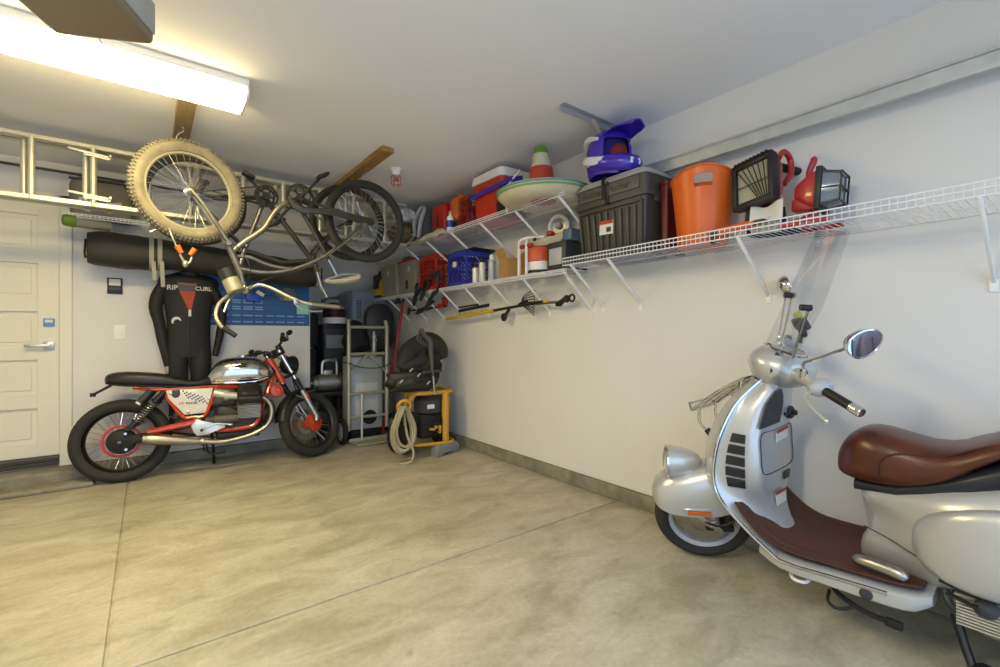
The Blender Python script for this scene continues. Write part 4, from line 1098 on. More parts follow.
for sy in (-1, 1):
    k.tube([w1(.505, 1.615, sy*.012), w1(.65, 1.60, sy*.02), w1(.82, 1.63, sy*.026), w1(1.0, 1.715, sy*.035), w1(1.13, 1.805, sy*.045), w1(1.28, 1.94, sy*.058), w1(1.395, 2.068, sy*.062)], .0115, n=10, sub=5)
k.tube([w1(.49, 1.70), w1(.57, 1.70), w1(.70, 1.655), w1(.85, 1.645), w1(.98, 1.685)], .0125, n=10, sub=5)
k.build('frame', M['bframe'], bk1)
k = MB(); k.tube([w1(.87, 2.15), w1(1.0, 1.93), w1(1.105, 1.74)], .0165, n=12); k.cyl(w1(.885, 2.16, -.04), w1(.885, 2.16, .04), .025, n=14)
for sy in (-1, 1): k.tube([w1(.89, 2.16, sy*.03), w1(1.1, 2.12, sy*.05), w1(1.40, 2.075, sy*.062)], .0105, n=8, sub=3)
lab(k.build('seat_tube', M['bdark'], bk1), 'dark seat tube and chainstays')
k = MB(); k.cyl(w1(1.09, 1.765), w1(1.175, 1.615), .0125, n=12); k.build('seat_post', M['steel'], bk1)
def saddle(u, v):
    L = .27; t_ = u
    wd = lerp(.022, .085, t_**1.6); a = v*2*PI
    return None
k = MB(); rr = []
for i in range(15):
    t_ = i/14; wd = .02+.066*t_**1.5 if t_ < .93 else .07; xx = 1.075+.27*t_
    th = .018+.018*t_; zc = 1.575-.02*math.sin(t_*PI)+.045*t_
    e_ = (0.3 if i in (0, 14) else 1)
    rr.append([w1(xx, zc+th*e_*math.sin(a), wd*e_*math.cos(a)) for a in [2*PI*q/18 for q in range(18)]])
k.ring_loft(rr); sd = lab(k.build('saddle', mat('grey_saddle', '#8c8779', 0.6, var=0.1), bk1), 'worn grey saddle, upside down')
k = MB(); k.tube([w1(1.10, 1.59, .02), w1(1.2, 1.63, .03), w1(1.32, 1.64, .04)], .005, n=6); k.tube([w1(1.10, 1.59, -.02), w1(1.2, 1.63, -.03), w1(1.32, 1.64, -.04)], .005, n=6); k.build('saddle_rail', M['steel'], sd)
k = MB(); chainring(k, w1(.885, 2.16), .098, -.062); k.tube([w1(.885, 2.16, -.075), w1(.96, 2.25, -.085), w1(1.01, 2.315, -.09)], [.012, .010, .010], n=8); k.tube([w1(.885, 2.16, .06), w1(.81, 2.07, .085), w1(.765, 2.005, .09)], .010, n=8); k.cyl(w1(.885, 2.16, -.07), w1(.885, 2.16, .07), .01)
cr = k.build('crankset', M['bblack'], bk1)
for (x, z, sy) in ((1.02, 2.325, -1), (.755, 1.99, 1)):
    k = MB(); k.box(w1(x, z, sy*.14), (.085, .085, .022), rot=(0, -.5, 0), bev=.005); k.cyl(w1(x, z, sy*.085), w1(x, z, sy*.18), .007, n=8); k.build('pedal', M['bblack'], cr)
k = MB()
cg_ = [(.80, 2.135), (.83, 2.075), (.90, 2.045), (1.0, 2.06), (1.15, 2.065), (1.35, 2.045), (1.43, 2.035), (1.45, 2.06), (1.42, 2.09), (1.2, 2.105), (1.05, 2.11), (.98, 2.095), (.90, 2.085), (.85, 2.105), (.82, 2.155)]
k.prism([(x-.8, z-1.75) for x, z in cg_], (0, -.062, 0), (1, 0, 0), (0, 0, 1), .022, bev=.004)
lab(k.build('chain_guard', M['bdark'], bk1), 'dark chain guard')
k = MB(); k.tube([w1(.515, 1.575), w1(.535, 1.50), w1(.545, 1.46, -.03)], .014, n=10); k.cyl(w1(.53, 1.462, -.06), w1(.57, 1.462, .02), .02, n=12); k.build('stem', M['steel'], bk1)
def q1(px, py, Y): return at(px, py, Y=Y)-B1
k = MB(); k.tube([q1(234, 335, 3.36), q1(222, 327, 3.38), q1(216, 316, 3.42), q1(219, 304, 3.48), q1(230, 295, 3.54), q1(245, 290, 3.57), q1(258, 285, 3.56), q1(271, 288, 3.53), q1(287, 296, 3.48), q1(305, 303, 3.43), q1(325, 306, 3.40)], .0115, n=10, sub=4); hb = k.build('handlebar', M['rimsil'], bk1)
k = MB(); k.cyl(q1(223, 327.5, 3.38), q1(236, 336, 3.355), .0165, n=12); k.build('grip', M['blackmat'], hb)
k = MB(); k.cyl(q1(312, 304.5, 3.42), q1(340, 307.5, 3.385), .0165, n=12); k.build('grip', M['bframe'], hb)
k = MB(); k.tube([q1(300, 301, 3.43), q1(296, 305, 3.42), q1(310, 311, 3.40), q1(322, 311, 3.39)], .006, n=6, sub=3); k.box(q1(296, 302, 3.43), (.035, .03, .035), bev=.006); k.tube([q1(236, 293, 3.54), q1(228, 302, 3.50), q1(224, 312, 3.46)], .006, n=6, sub=3); k.build('brake_lever', M['steel'], hb)
a_, b_ = q1(228, 275, 3.52), q1(236, 291, 3.50)
k = MB(); k.cyl(lerp(a_, b_, .25), b_, .052, .054, n=24); k.cyl(b_, b_+(b_-a_)*.06, .054, .048, n=24); lm = lab(k.build('front_lamp', mat('dull_lamp_metal', '#a39c86', 0.45, 0.5, var=0.1), bk1), 'dull cylindrical lamp')
k = MB(); k.cyl(a_-(b_-a_)*.35, lerp(a_, b_, .25), .05, n=20); k.build('lamp_back', M['bblack'], lm)
# reflectors, kickstand
k = MB(); k.tube([w1(1.02, 2.09, .06), w1(1.12, 2.02, .09), w1(1.25, 1.99, .10)], .008, n=8); k.build('kickstand', M['steel'], bk1)
k = MB(); k.tube([w1(.53, 1.47, -.02), w1(.56, 1.60, -.08), w1(.50, 1.74, -.05), w1(.40, 1.80, -.06)], .003, n=6, sub=5); k.tube([w1(.53, 1.47, -.03), w1(.66, 1.55, -.09), w1(.80, 1.60, -.05), w1(1.0, 1.70, -.06), w1(1.35, 2.02, -.08)], .003, n=6, sub=5); k.build('brake_cable', M['bblack'], bk1)
# --- bicycle 2: dark frame behind it, facing the other way
B2 = Vector((.80, 3.93, 1.75)); Y2 = 3.93
bk2 = thing('bicycle', 'dark framed bicycle hung upside down behind the cruiser, facing the opposite way', 'bicycle', B2, group='bicycles hung from the ceiling')
def w2(x, z, y=0.0): return Vector((x, Y2+y, z))-B2
bike_wheel('rear_wheel', bk2, B2, (.27, Y2, 2.13), .33, .026, .05, M['tyre'], M['bblack'], M['bblack'])
bike_wheel('front_wheel', bk2, B2, (1.375, Y2, 2.125), .325, .022, .042, M['tyre'], M['bblack'], M['bblack'])
k = MB()
k.tube([w2(.724, 2.22), w2(.64, 1.97), w2(.565, 1.74)], .0165, n=12)
lab(k.build('seat_tube', M['bframe'], bk2), 'pale grey seat tube')
k = MB(); k.tube([w2(.724, 2.22), w2(1.10, 1.74)], .020, n=12); k.tube([w2(.585, 1.80), w2(.85, 1.735), w2(1.085, 1.775)], .016, n=10); k.cyl(w2(1.075, 1.82), w2(1.115, 1.68), .022, n=12); k.cyl(w2(.724, 2.22, -.04), w2(.724, 2.22, .04), .024, n=12)
for sy in (-1, 1):
    k.tube([w2(.72, 2.22, sy*.03), w2(.5, 2.18, sy*.05), w2(.27, 2.13, sy*.06)], .010, n=8, sub=3); k.tube([w2(.59, 1.81, sy*.02), w2(.42, 1.98, sy*.05), w2(.27, 2.13, sy*.06)], .008, n=8, sub=3)
k.build('frame', M['bdark'], bk2)
k = MB()
for sy in (-1, 1): k.tube([w2(1.36, 2.13, sy*.055), w2(1.27, 2.06, sy*.058), w2(1.10, 1.86, sy*.05), w2(1.085, 1.83, sy*.045)], [.008, .012, .015, .015], n=10, sub=3)
k.tube([w2(1.08, 1.825, -.055), w2(1.08, 1.825, .055)], .018, n=10); k.build('fork', M['bdark'], bk2)
k = MB(); k.cyl(w2(1.115, 1.68), w2(1.145, 1.57), .016, n=12); k.cyl(w2(1.145, 1.57), w2(1.20, 1.47), .013, n=12); k.build('stem', M['steel'], bk2)
k = MB(); k.tube([w2(1.24, 1.465, -.27), w2(1.215, 1.46, -.15), w2(1.20, 1.468, 0), w2(1.215, 1.46, .15), w2(1.24, 1.465, .27)], .0115, n=10, sub=4); hb = k.build('handlebar', M['bblack'], bk2)
for sy in (-1, 1):
    k = MB(); k.cyl(w2(1.218, 1.461, sy*.17), w2(1.242, 1.465, sy*.29), .0165, n=12); k.build('grip', M['blackmat'], hb)
k = MB(); chainring(k, w2(.724, 2.22), .085, -.058); k.sweep_ring((w2(.724, 2.22)+Vector((0, -.05, 0))), (0, 1, 0), [(.065, -.002), (.065, .002), (.05, .002), (.05, -.002)], 30)
k.tube([w2(.724, 2.22, -.07), w2(.66, 2.27, -.08), w2(.595, 2.325, -.085)], .010, n=8); k.tube([w2(.724, 2.22, .07), w2(.79, 2.17, .08), w2(.85, 2.115, .085)], .010, n=8); k.cyl(w2(.724, 2.22, -.075), w2(.724, 2.22, .075), .010); cr = k.build('crankset', M['bblack'], bk2)
for (x, z, sy) in ((.59, 2.33, -1), (.855, 2.11, 1)):
    k = MB(); k.box(w2(x, z, sy*.13), (.085, .08, .022), rot=(0, .4, 0), bev=.005); k.build('pedal', M['bblack'], cr)
k = MB(); k.tube([w2(.724, 2.30, -.055), w2(.27, 2.165, -.055)], .004, n=6); k.tube([w2(.724, 2.14, -.055), w2(.33, 2.20, -.055), w2(.27, 2.20, -.055)], .004, n=6); k.build('chain', M['bblack'], bk2)
k = MB(); k.box(w2(.30, 2.21, -.07), (.05, .02, .09), rot=(0, .4, 0), bev=.008); k.cyl(w2(.33, 2.24, -.075), w2(.33, 2.24, -.062), .024, n=14); k.build('derailleur', M['bblack'], bk2)
k = MB(); k.cyl(w2(.575, 1.76), w2(.545, 1.65), .0125, n=12); k.build('seat_post', M['steel'], bk2)
k = MB(); rr = []
for i in range(13):
    t_ = i/12; wd = .02+.055*t_**1.5; xx = .66-.25*t_; e_ = .3 if i in (0, 12) else 1
    rr.append([w2(xx, 1.635-.015*math.sin(t_*PI)+.02*e_*math.sin(a), wd*e_*math.cos(a)) for a in [2*PI*q/16 for q in range(16)]])
k.ring_loft(rr); k.build('saddle', M['blackmat'], bk2)
# hook cluster with orange tips below the knobby wheel
o0 = at(182, 238, Y=3.5)
t = thing('bungee_hooks', 'pale wire hooks with bright orange tips hanging below the dusty bicycle wheel', 'bungee cord', o0)
def q3(px, py, Y=3.5): return at(px, py, Y=Y)-o0
k = MB(); k.tube([q3(150, 232, 3.56), q3(158, 229, 3.56), q3(168, 225, 3.56)], .006, n=8, sub=3); k.tube([q3(168, 225, 3.56), q3(171, 234), q3(175, 243), q3(177, 247)], .005, n=8, sub=3); k.tube([q3(180, 254), q3(183, 260), q3(186, 264), q3(190, 262), q3(192, 257)], .007, n=8, sub=3)
k.ball(q3(185.5, 264), (.016, .014, .022)); k.build('wire_hook', M['rimsil'], t)
for a_, b_ in (((177, 245.5), (181.5, 253)), ((195, 249), (190, 255))):
    k = MB(); k.cyl(q3(*a_), q3(*b_), .017, .013, n=12); lab(k.build('orange_tip', M['orange'], t), 'orange cap')
# ------------------------------------------------------------------ wire shelves
from mathutils import noise as mnoise
def wire_shelf(name, label, x0, x1, y0, y1, z, lip, along='Y', struts=(), group=None, drop=.27, step=.0254):
    """shelf running along Y (front at x0, wall at x1) or along X (front edge at y0, wall at y1)"""
    if along == 'Y': loc = Vector((x1, (y0+y1)/2, z)); P = lambda a, d, h: Vector((d-x1, a-(y0+y1)/2, h)); a0, a1, f, w_ = y0, y1, x0, x1
    else: loc = Vector(((x0+x1)/2, y1, z)); P = lambda a, d, h: Vector((a-(x0+x1)/2, d-y1, h)); a0, a1, f, w_ = x0, x1, y0, y1
    t = thing(name, label, 'wire shelf', loc, group=group)
    b = MB(); n = int((a1-a0)/step)
    for i in range(n+1):
        a = a0+(a1-a0)*i/n
        b.tube([P(a, w_-.004, 0), P(a, f, 0), P(a, f, lip)], .0017, n=4, caps=False)
    b.build('cross_wires', M['wire'], t)
    b = MB()
    for d, h in ((w_-.006, -.003), (lerp(f, w_, .5), -.004), (f, -.003), (f, lip*.5), (f, lip)):
        b.cyl(P(a0, d, h), P(a1, d, h), .0032 if d != f else .0036, n=6)
    b.build('long_rods', M['wire'], t)
    for a in struts:
        k = MB(); k.bar(P(a, f+.004, -.002), P(a, w_-.004, -drop), .011, .019, up=(0, 0, 1), bev=.002)
        s_ = k.build('bracket_strut', M['white'], t)
        k = MB(); k.box(P(a, w_-.003, -drop-.018), (.006, .026, .05) if along == 'Y' else (.026, .006, .05), bev=.001); k.build('wall_plate', M['white'], s_)
    return t
GS = 'white wire shelves'
wire_shelf('wire_shelf', 'long white wire shelf above the scooter, holding the black tote and orange tub', 2.27, XW, -.55, 2.25, 1.640, .046, struts=(.25, 1.07, 1.865, 2.18), group=GS)
wire_shelf('wire_shelf', 'lower white wire shelf holding the blue and red crates, many diagonal struts', 2.31, XW, 2.255, 5.95, 1.625, -.032, struts=(2.30, 2.75, 3.17, 3.59, 4.01, 4.43, 4.85, 5.3), group=GS)
wire_shelf('wire_shelf', 'upper white wire shelf near the ceiling holding the sombrero and cooler', 2.18, XW, 2.15, 5.6, 2.09, .03, struts=(2.20, 2.66, 3.12, 3.58, 4.05, 4.5), group=GS, drop=.3)
wire_shelf('wire_shelf', 'white wire shelf on the back wall behind the bicycles, above the long black bag', -.50, 2.15, 4.75, YB, 2.09, -.03, along='X', struts=(), group=GS)
LO, UP, LF = 1.643, 2.094, 1.629      # resting heights on the three right-hand shelves

def obj_thing(name, label, cat, x, y=0, z=0, rz=0, group=None, rot=None):
    if isinstance(x, Vector): x, y, z = x
    return thing(name, label, cat, (x, y, z), rot if rot is not None else RZ(R(rz)), group)
def blob(c, r, seed, amp=.25, freq=2.2, n=22, m=14, flat=1.0, bottom=None):
    b = MB(); c = Vector(c)
    def fn(u, v):
        a = u*2*PI; e = -PI/2+v*PI
        d = Vector((math.cos(a)*math.cos(e), math.sin(a)*math.cos(e), math.sin(e)))
        q = mnoise.noise(d*freq+Vector((seed*7.3, seed*3.1, seed)))+.5*mnoise.noise(d*freq*2.3+Vector((seed, 0, seed)))
        k = 1+amp*q
        p = c+Vector((d.x*r[0]*k, d.y*r[1]*k, d.z*r[2]*k))
        if bottom is not None and p.z < bottom: p.z = bottom+.0*p.z
        return p
    b.sheet(fn, n, m, closed_u=True)
    return b

# ------------------------------------------------------------------ garage door track
t = thing('garage_door_track', 'galvanised garage door track running along the right wall above the shelf', 'garage door track', (2.52, .645, 2.158))
k = MB(); k.prism([(-.012, 0), (.02, 0), (.02, .010), (.017, .010), (.017, .003), (-.009, .003), (-.009, .062), (.017, .062), (.017, .055), (.02, .055), (.02, .065), (-.012, .065)], (0, .0, 0), (1, 0, 0), (0, 0, 1), 2.6)
k.build('track_channel', M['galv'], t, smooth=0)
k = MB(); k.box((.01, -.02, .077), (.04, 2.5, .004)); k.box((-.01, -.02, .070), (.004, 2.5, .016)); k.build('track_stiffener', M['galv'], t, smooth=0)
k = MB(); k.box((-.23, 1.30, CH-2.158-.004), (.66, .036, .004)); k.box((-.23, 1.319, CH-2.158-.02), (.66, .003, .036))
for i in range(14): k.cyl((-.53+i*.045, 1.3165, CH-2.158-.02), (-.53+i*.045, 1.322, CH-2.158-.02), .006, n=8)
k.build('ceiling_angle', M['galv'], t, smooth=0)
k = MB(); k.bar((-.29, 1.30, CH-2.158-.02), (0, 1.29, .06), .004, .03, up=(0, 1, 0)); k.build('sway_strap', M['galv'], t, smooth=0)
k = MB(); k.box((-.02, 1.295, (CH-2.158)/2+.03), (.03, .004, CH-2.158-.06)); k.build('hanger_strap', M['galv'], t, smooth=0)

# ------------------------------------------------------------------ main shelf
M['tote'] = mat('tote_grey_brown', '#3f3d36', 0.45, var=0.06)
M['lid'] = mat('tote_lid_grey', '#a3a19b', 0.5, var=0.05)
t = obj_thing('storage_tote', 'big charcoal storage tote with a grey lid and strap on the right-hand shelf', 'storage tote', 2.445, 1.86, LO)
def taper_box(b, w0, d0, w1, d1, z0, z1, r=.03, n=4):
    b.ring_loft([[(x, y, z) for x, y in rrect(lerp(w0, w1, q), lerp(d0, d1, q), r, n)] for q, z in ((0, z0), (1, z1))]); return b
k = MB(); taper_box(k, .27, .46, .32, .53, 0, .36); bd = k.build('tub', M['tote'], t)
k = MB(); taper_box(k, .345, .56, .345, .56, .335, .365, .035); k.build('rim', M['tote'], t)
k = MB()
for i in range(8):
    y = -.185+i*.053; k.bar((-.143, y*.93, .035), (-.162, y, .29), .012, .034, up=(0, 1, 0), bev=.004)
k.bar((-.142, -.225, .03), (-.163, -.24, .31), .02, .014, up=(0, 1, 0), bev=.004); k.bar((-.142, .225, .03), (-.163, .24, .31), .02, .014, up=(0, 1, 0), bev=.004); k.bar((-.164, -.24, .31), (-.164, .24, .31), .014, .02, bev=.004)
k.build('front_ribs', M['tote'], bd)
k = MB(); taper_box(k, .335, .55, .34, .555, .365, .46, .04); lidb = k.build('lid_wall', M['tote'], t)
k = MB(); k.box((-.172, 0, .415), (.01, .46, .075), bev=.004); lp = k.build('lid_panel', mat('tote_panel', '#55524a', 0.5), lidb)
k = MB(); taper_box(k, .36, .575, .30, .50, .46, .505, .05, 5); lab(k.build('lid_top', M['lid'], t), 'grey lid')
text('lid_lettering', 'Action', .062, M['tote'], lp, frame((-.178, .125, .415), (0, -1, 0), (0, 0, 1)), .003, True)
text('lid_lettering', 'Packer', .062, M['tote'], lp, frame((-.178, -.085, .415), (0, -1, 0), (0, 0, 1)), .003, True)
k = MB(); k.box((-.177, .03, .42), (.008, .022, .10), bev=.002); k.box((-.176, .0, .40), (.008, .02, .14), bev=.002); k.tube([(-.05, .06, .507), (-.15, .04, .507), (-.187, .03, .47), (-.184, .02, .40), (-.18, .0, .33)], .009, n=6, sub=3); lab(k.build('strap', M['black'], t), 'black strap over the lid')
k = MB(); k.box((-.163, .02, .19), (.004, .105, .085), rot=(.04, 0, 0)); lb = lab(k.build('sticker', M['paper'], bd, smooth=0), 'white and red sticker')
k = MB(); k.box((-.166, .02, .222), (.003, .105, .022), rot=(.04, 0, 0)); k.build('sticker_band', M['redpl'], lb, smooth=0)
k = MB(); k.box((-.166, .0, .175), (.003, .035, .03)); k.build('sticker_picture', M['dark'], lb, smooth=0)
for sy in (-1, 1):
    k = MB(); k.box((0, sy*.268, .33), (.16, .03, .05), bev=.012); k.build('handle', M['tote'], t)
# helmet
t = obj_thing('motocross_helmet', 'purple and white motocross helmet with a peak, sitting on the charcoal tote', 'helmet', 2.365, 1.93, LO+.506, rot=RZ(R(257)) @ RY(R(4)) @ Matrix.Scale(1.12, 4))
M['helmw'] = mat('helmet_white', '#d5d3d8', 0.25, coat=.6)
def shell(u, v):
    a = u*2*PI; e = lerp(-.62, PI/2, v)
    r = Vector((.145*math.cos(a), .118*math.sin(a), 0))
    x, y = r.x*math.cos(e)**.75, r.y*math.cos(e)**.75
    z = .16+.125*math.sin(e) if e > 0 else .16+.165*math.sin(e)*1.45
    return (x-.01, y, z)
k = MB()
NU, NV = 44, 20
g_ = {}
for i in range(NU):
    for j in range(NV+1):
        g_[i, j] = k.v(shell(i/NU, j/NV))
for i in range(NU):
    for j in range(NV):
        a = (i+.5)/NU*2*PI; a = a-2*PI if a > PI else a
        z = shell((i+.5)/NU, (j+.5)/NV)[2]
        if abs(a) < 1.05 and .085 < z < .215: continue
        k.f([g_[i, j], g_[(i+1) % NU, j], g_[(i+1) % NU, j+1], g_[i, j+1]])
fs = k.bm.faces[:]
bmesh.ops.recalc_face_normals(k.bm, faces=fs); bmesh.ops.solidify(k.bm, geom=fs, thickness=.012)
sh = lab(k.build('shell', M['purple'], t, smooth=50), 'glossy purple shell')
k = MB(); k.ball((-.015, 0, .155), (.118, .098, .115)); lab(k.build('lining', mat('helmet_lining', '#1d1560', 0.9), t), 'dark blue lining')
k = MB(); k.ball((.075, 0, .145), (.045, .055, .05)); lab(k.build('inner_pad', mat('helmet_pad', '#7a2418', 0.8), t), 'dark red inner pad')
k = MB()   # chin bar
k.tube([(.0, -.115, .08), (.10, -.095, .07), (.175, -.045, .062), (.195, 0, .06), (.175, .045, .062), (.10, .095, .07), (.0, .115, .08)], [.03, .034, .036, .036, .036, .034, .03], n=12, sub=4, flat=1.2)
cb = lab(k.build('chin_bar', M['purple'], t), 'purple chin bar')
k = MB(); k.box((.218, 0, .062), (.02, .07, .035), bev=.008); k.build('chin_vent', M['helmw'], cb)
for sy in (-1, 1):
    k = MB(); k.tube([(.14, sy*.092, .085), (.06, sy*.122, .082), (-.03, sy*.128, .10), (-.10, sy*.105, .13)], [.012, .022, .024, .010], n=8, sub=4, flat=1.2); lab(k.build('side_stripe', M['helmw'], cb), 'white side stripe')
    k = MB(); k.tube([(.03, sy*.112, .215), (-.04, sy*.115, .225), (-.11, sy*.082, .215), (-.145, sy*.04, .17)], [.012, .022, .022, .012], n=8, sub=4, flat=.8); lab(k.build('side_flash', M['helmw'], sh), 'white flash')
k = MB()
def peak(u, v):
    x = lerp(.02, .235, u); w_ = (v-.5)*2
    return (x, w_*lerp(.10, .075, u)*(1-.35*max(0, u-.7)/.3), .262+.03*math.sin(u*2.2)-.035*w_*w_-.01*u)
k.sheet(peak, 14, 10, .005); lab(k.build('peak', M['purple'], t, smooth=60), 'purple peak')
# red flat bin between tote and tub
t = obj_thing('storage_bin', 'dark red bin squeezed between the charcoal tote and the orange tub', 'storage bin', 2.50, 1.553, LO)
M['darkred'] = mat('dark_red_plastic', '#561216', .4)
k = MB(); taper_box(k, .20, .045, .21, .06, 0, .40, .018); k.build('body', M['darkred'], t)
k = MB(); taper_box(k, .225, .068, .225, .068, .395, .415, .018); k.build('rim', M['darkred'], t)
# orange tub
t = obj_thing('flexible_tub', 'orange flexible tub with oval handle holes on the right-hand shelf', 'tub', 2.435, 1.335, LO, 30)
k = MB()
nu, nv = 64, 20
def tubp(i, j, ro=0):
    a = 2*PI*i/nu; q = j/nv; r = lerp(.125, .163, q)+ro
    lift = .022*math.cos(2*a)*max(0, q-.6)/.4
    return Vector((r*math.cos(a), r*math.sin(a), .385*q+lift))
gg = [[k.v(tubp(i, j)) for j in range(nv+1)] for i in range(nu)]
for i in range(nu):
    for j in range(nv):
        a = 2*PI*(i+.5)/nu; dd = min(abs(a-t0) for t0 in (0, 2*PI, PI))
        if dd < .28 and 15 <= j < 18: continue
        k.f([gg[i][j], gg[(i+1) % nu][j], gg[(i+1) % nu][j+1], gg[i][j+1]])
k.f([gg[i][0] for i in range(nu)])
fs = k.bm.faces[:]; bmesh.ops.recalc_face_normals(k.bm, faces=fs); bmesh.ops.solidify(k.bm, geom=fs, thickness=.005)
k.build('body', M['orange'], t)
k = MB(); k.tube([tubp(i, nv, .002) for i in range(nu)], .006, n=8, closed=True); k.build('rim', M['orange'], t)
# work lights
M['wlred'] = mat('worklight_red', '#a52024', 0.35, coat=.3)
M['wlglass'] = mat('worklight_glass', '#b6b39a', 0.12, 0.35)
def work_light(t, tilt):
    """halogen flood head facing -x of its frame"""
    k = MB(tilt); k.ring_loft([[(x, y, z) for y, z in rrect(w_, h, r, 4)] for x, w_, h, r in ((-.045, .215, .235, .02), (-.02, .225, .245, .02), (.01, .205, .225, .03))], caps=False)
    for y in (-.098, .098): k.box((-.045, y, 0), (.022, .026, .235), bev=.004)
    for z in (-.106, .106): k.box((-.045, 0, z), (.022, .215, .03), bev=.004)
    for i in range(9): k.box((-.058, -.085+i*.021, .118), (.012, .012, .012))
    fr = k.build('front_frame', M['black'], t)
    k = MB(tilt); k.box((-.036, 0, 0), (.004, .175, .185)); lab(k.build('lens', M['wlglass'], fr), 'pale ribbed glass')
    k = MB(tilt)
    for i in range(6): k.bar((-.048, -.075+i*.01, -.085+i*.0), (-.048, -.06+i*.028, .085), .004, .004)
    k.box((-.05, 0, -.01), (.004, .18, .004)); k.build('guard_wires', M['black'], fr)
    k = MB(tilt); k.ring_loft([[(x, y, z) for y, z in rrect(w_, h, r, 4)] for x, w_, h, r in ((.008, .21, .23, .03), (.035, .20, .20, .04), (.075, .14, .12, .03), (.085, .11, .09, .02))]); k.box((.06, 0, -.05), (.06, .11, .09), bev=.01); lab(k.build('housing', M['wlred'], t), 'red housing')
t = obj_thing('work_light', 'red halogen work light with a black frame, its glass facing the orange tub', 'work light', 2.44, 1.00, LO, 0)
TL = Matrix.Translation((-.03, .03, .265)) @ RZ(R(-14)) @ RY(R(6)) @ RX(R(-6))
work_light(t, TL)
k = MB(TL); k.tube([(.02, -.09, .10), (.06, -.09, .145), (.13, -.075, .135), (.14, -.07, .06), (.10, -.06, -.0)], .014, n=10, sub=4); lab(k.build('carry_bow', M['wlred'], t), 'red bow')
k = MB(TL); k.cyl((.09, -.02, .115), (.235, -.055, .10), .021, n=14); k.cyl((.235, -.055, .10), (.25, -.058, .099), .025, n=14); k.build('handle', M['black'], t)
k = MB(); k.tube([(-.03, .08, .14), (-.02, .09, .05), (.0, .05, .015), (.05, -.12, .015)], .011, n=8, sub=3); k.tube([(.02, -.06, .14), (.03, -.07, .05), (.05, -.12, .015), (-.08, -.10, .013)], .011, n=8, sub=3); k.box((.0, .0, .13), (.05, .05, .06), bev=.01); k.build('stand', M['black'], t)
t = obj_thing('work_light', 'second red work light lying on the shelf edge, its glass facing right', 'work light', 2.45, .80, LO, 0)
TL2 = Matrix.Translation((0, -.03, .175)) @ RZ(R(94)) @ RY(R(-4))
k = MB(TL2); 
for y in (-.075, .075): k.box((-.0, y, 0), (.025, .02, .19), bev=.004)
for z in (-.085, .085): k.box((-.0, 0, z), (.025, .16, .02), bev=.004)
fr = k.build('front_frame', M['black'], t)
k = MB(TL2); k.ring_loft([[(x, y, z) for y, z in rrect(w_, h, .015, 3)] for x, w_, h in ((-.012, .14, .15), (-.075, .125, .125))]); lab(k.build('lens', mat('bluish_glass', '#7d868f', 0.08, 0.4), fr), 'grey glass cover')
k = MB(TL2)
for y in (-.07, .07): k.bar((-.01, y, .0), (-.085, y*.93, .0), .006, .006); k.bar((-.01, y, .075), (-.085, y*.9, .06), .006, .006); k.bar((-.01, y, -.075), (-.085, y*.9, -.06), .006, .006)
for z in (-.062, 0, .062): k.bar((-.082, -.066, z), (-.082, .066, z), .006, .006)
for y in (-.066, .066): k.bar((-.082, y, -.065), (-.082, y, .065), .007, .007)
k.build('guard_wires', M['black'], fr)
k = MB(TL2); k.ring_loft([[(x, y, z) for y, z in rrect(w_, h, .02, 4)] for x, w_, h in ((.012, .155, .17), (.04, .15, .14), (.08, .12, .09), (.10, .10, .06))]); k.box((.06, 0, -.06), (.10, .10, .06), bev=.012); lab(k.build('housing', M['wlred'], t), 'red housing')
k = MB(TL2); k.tube([(.06, -.02, .05), (.065, -.02, .10), (.05, -.02, .15), (.055, -.02, .165)], [.013, .013, .015, .012], n=10, sub=3); k.build('handle', M['wlred'], t)
k = MB(); k.tube([(-.13, .10, .02), (-.10, .0, .02), (-.09, -.08, .025)], .014, n=10); k.tube([(.10, .10, .02), (.10, .0, .02), (.09, -.08, .025)], .014, n=10); k.tube([(-.12, .09, .02), (-.02, .02, .06), (0, -.02, .10)], .015, n=10, sub=3); k.tube([(.10, .09, .02), (.02, .02, .06), (0, -.02, .10)], .013, n=10, sub=3); lab(k.build('stand', M['wlred'], t), 'red tube stand')
# orange handled tool and paper
t = obj_thing('hand_saw', 'orange-handled tool lying along the shelf lip below the work light', 'hand tool', 2.325, 1.09, LO+.05, rot=RZ(R(-90)) @ RX(R(0)) @ RY(R(-4)))
k = MB(); k.tube([(-.10, 0, 0), (-.04, 0, 0), (.04, 0, .0), (.075, 0, 0)], [.017, .021, .02, .014], n=12, sub=3); lab(k.build('handle', M['orange'], t), 'orange handle')
k = MB(); k.box((.13, 0, 0), (.13, .006, .022)); k.box((.13, .02, .004), (.12, .005, .014)); k.build('blade', M['black'], t, smooth=0)
k = MB(); k.cyl((-.10, 0, 0), (-.15, 0, -.003), .009, n=8); k.box((-.13, 0, -.03), (.02, .014, .045)); k.build('tang', M['black'], t)
t = obj_thing('leaflet', 'crumpled white paper leaflet propped between the two red work lights', 'paper', 2.33, .965, LO+.06)
k = MB(); k.sheet(lambda u, v: (-.02+.06*v+.01*math.sin(u*5), lerp(.065, -.085, u)+.02*v, .012*math.sin(u*6+v*2)+.085*v), 14, 6, .002); k.build('sheet', M['paper'], t, smooth=60)

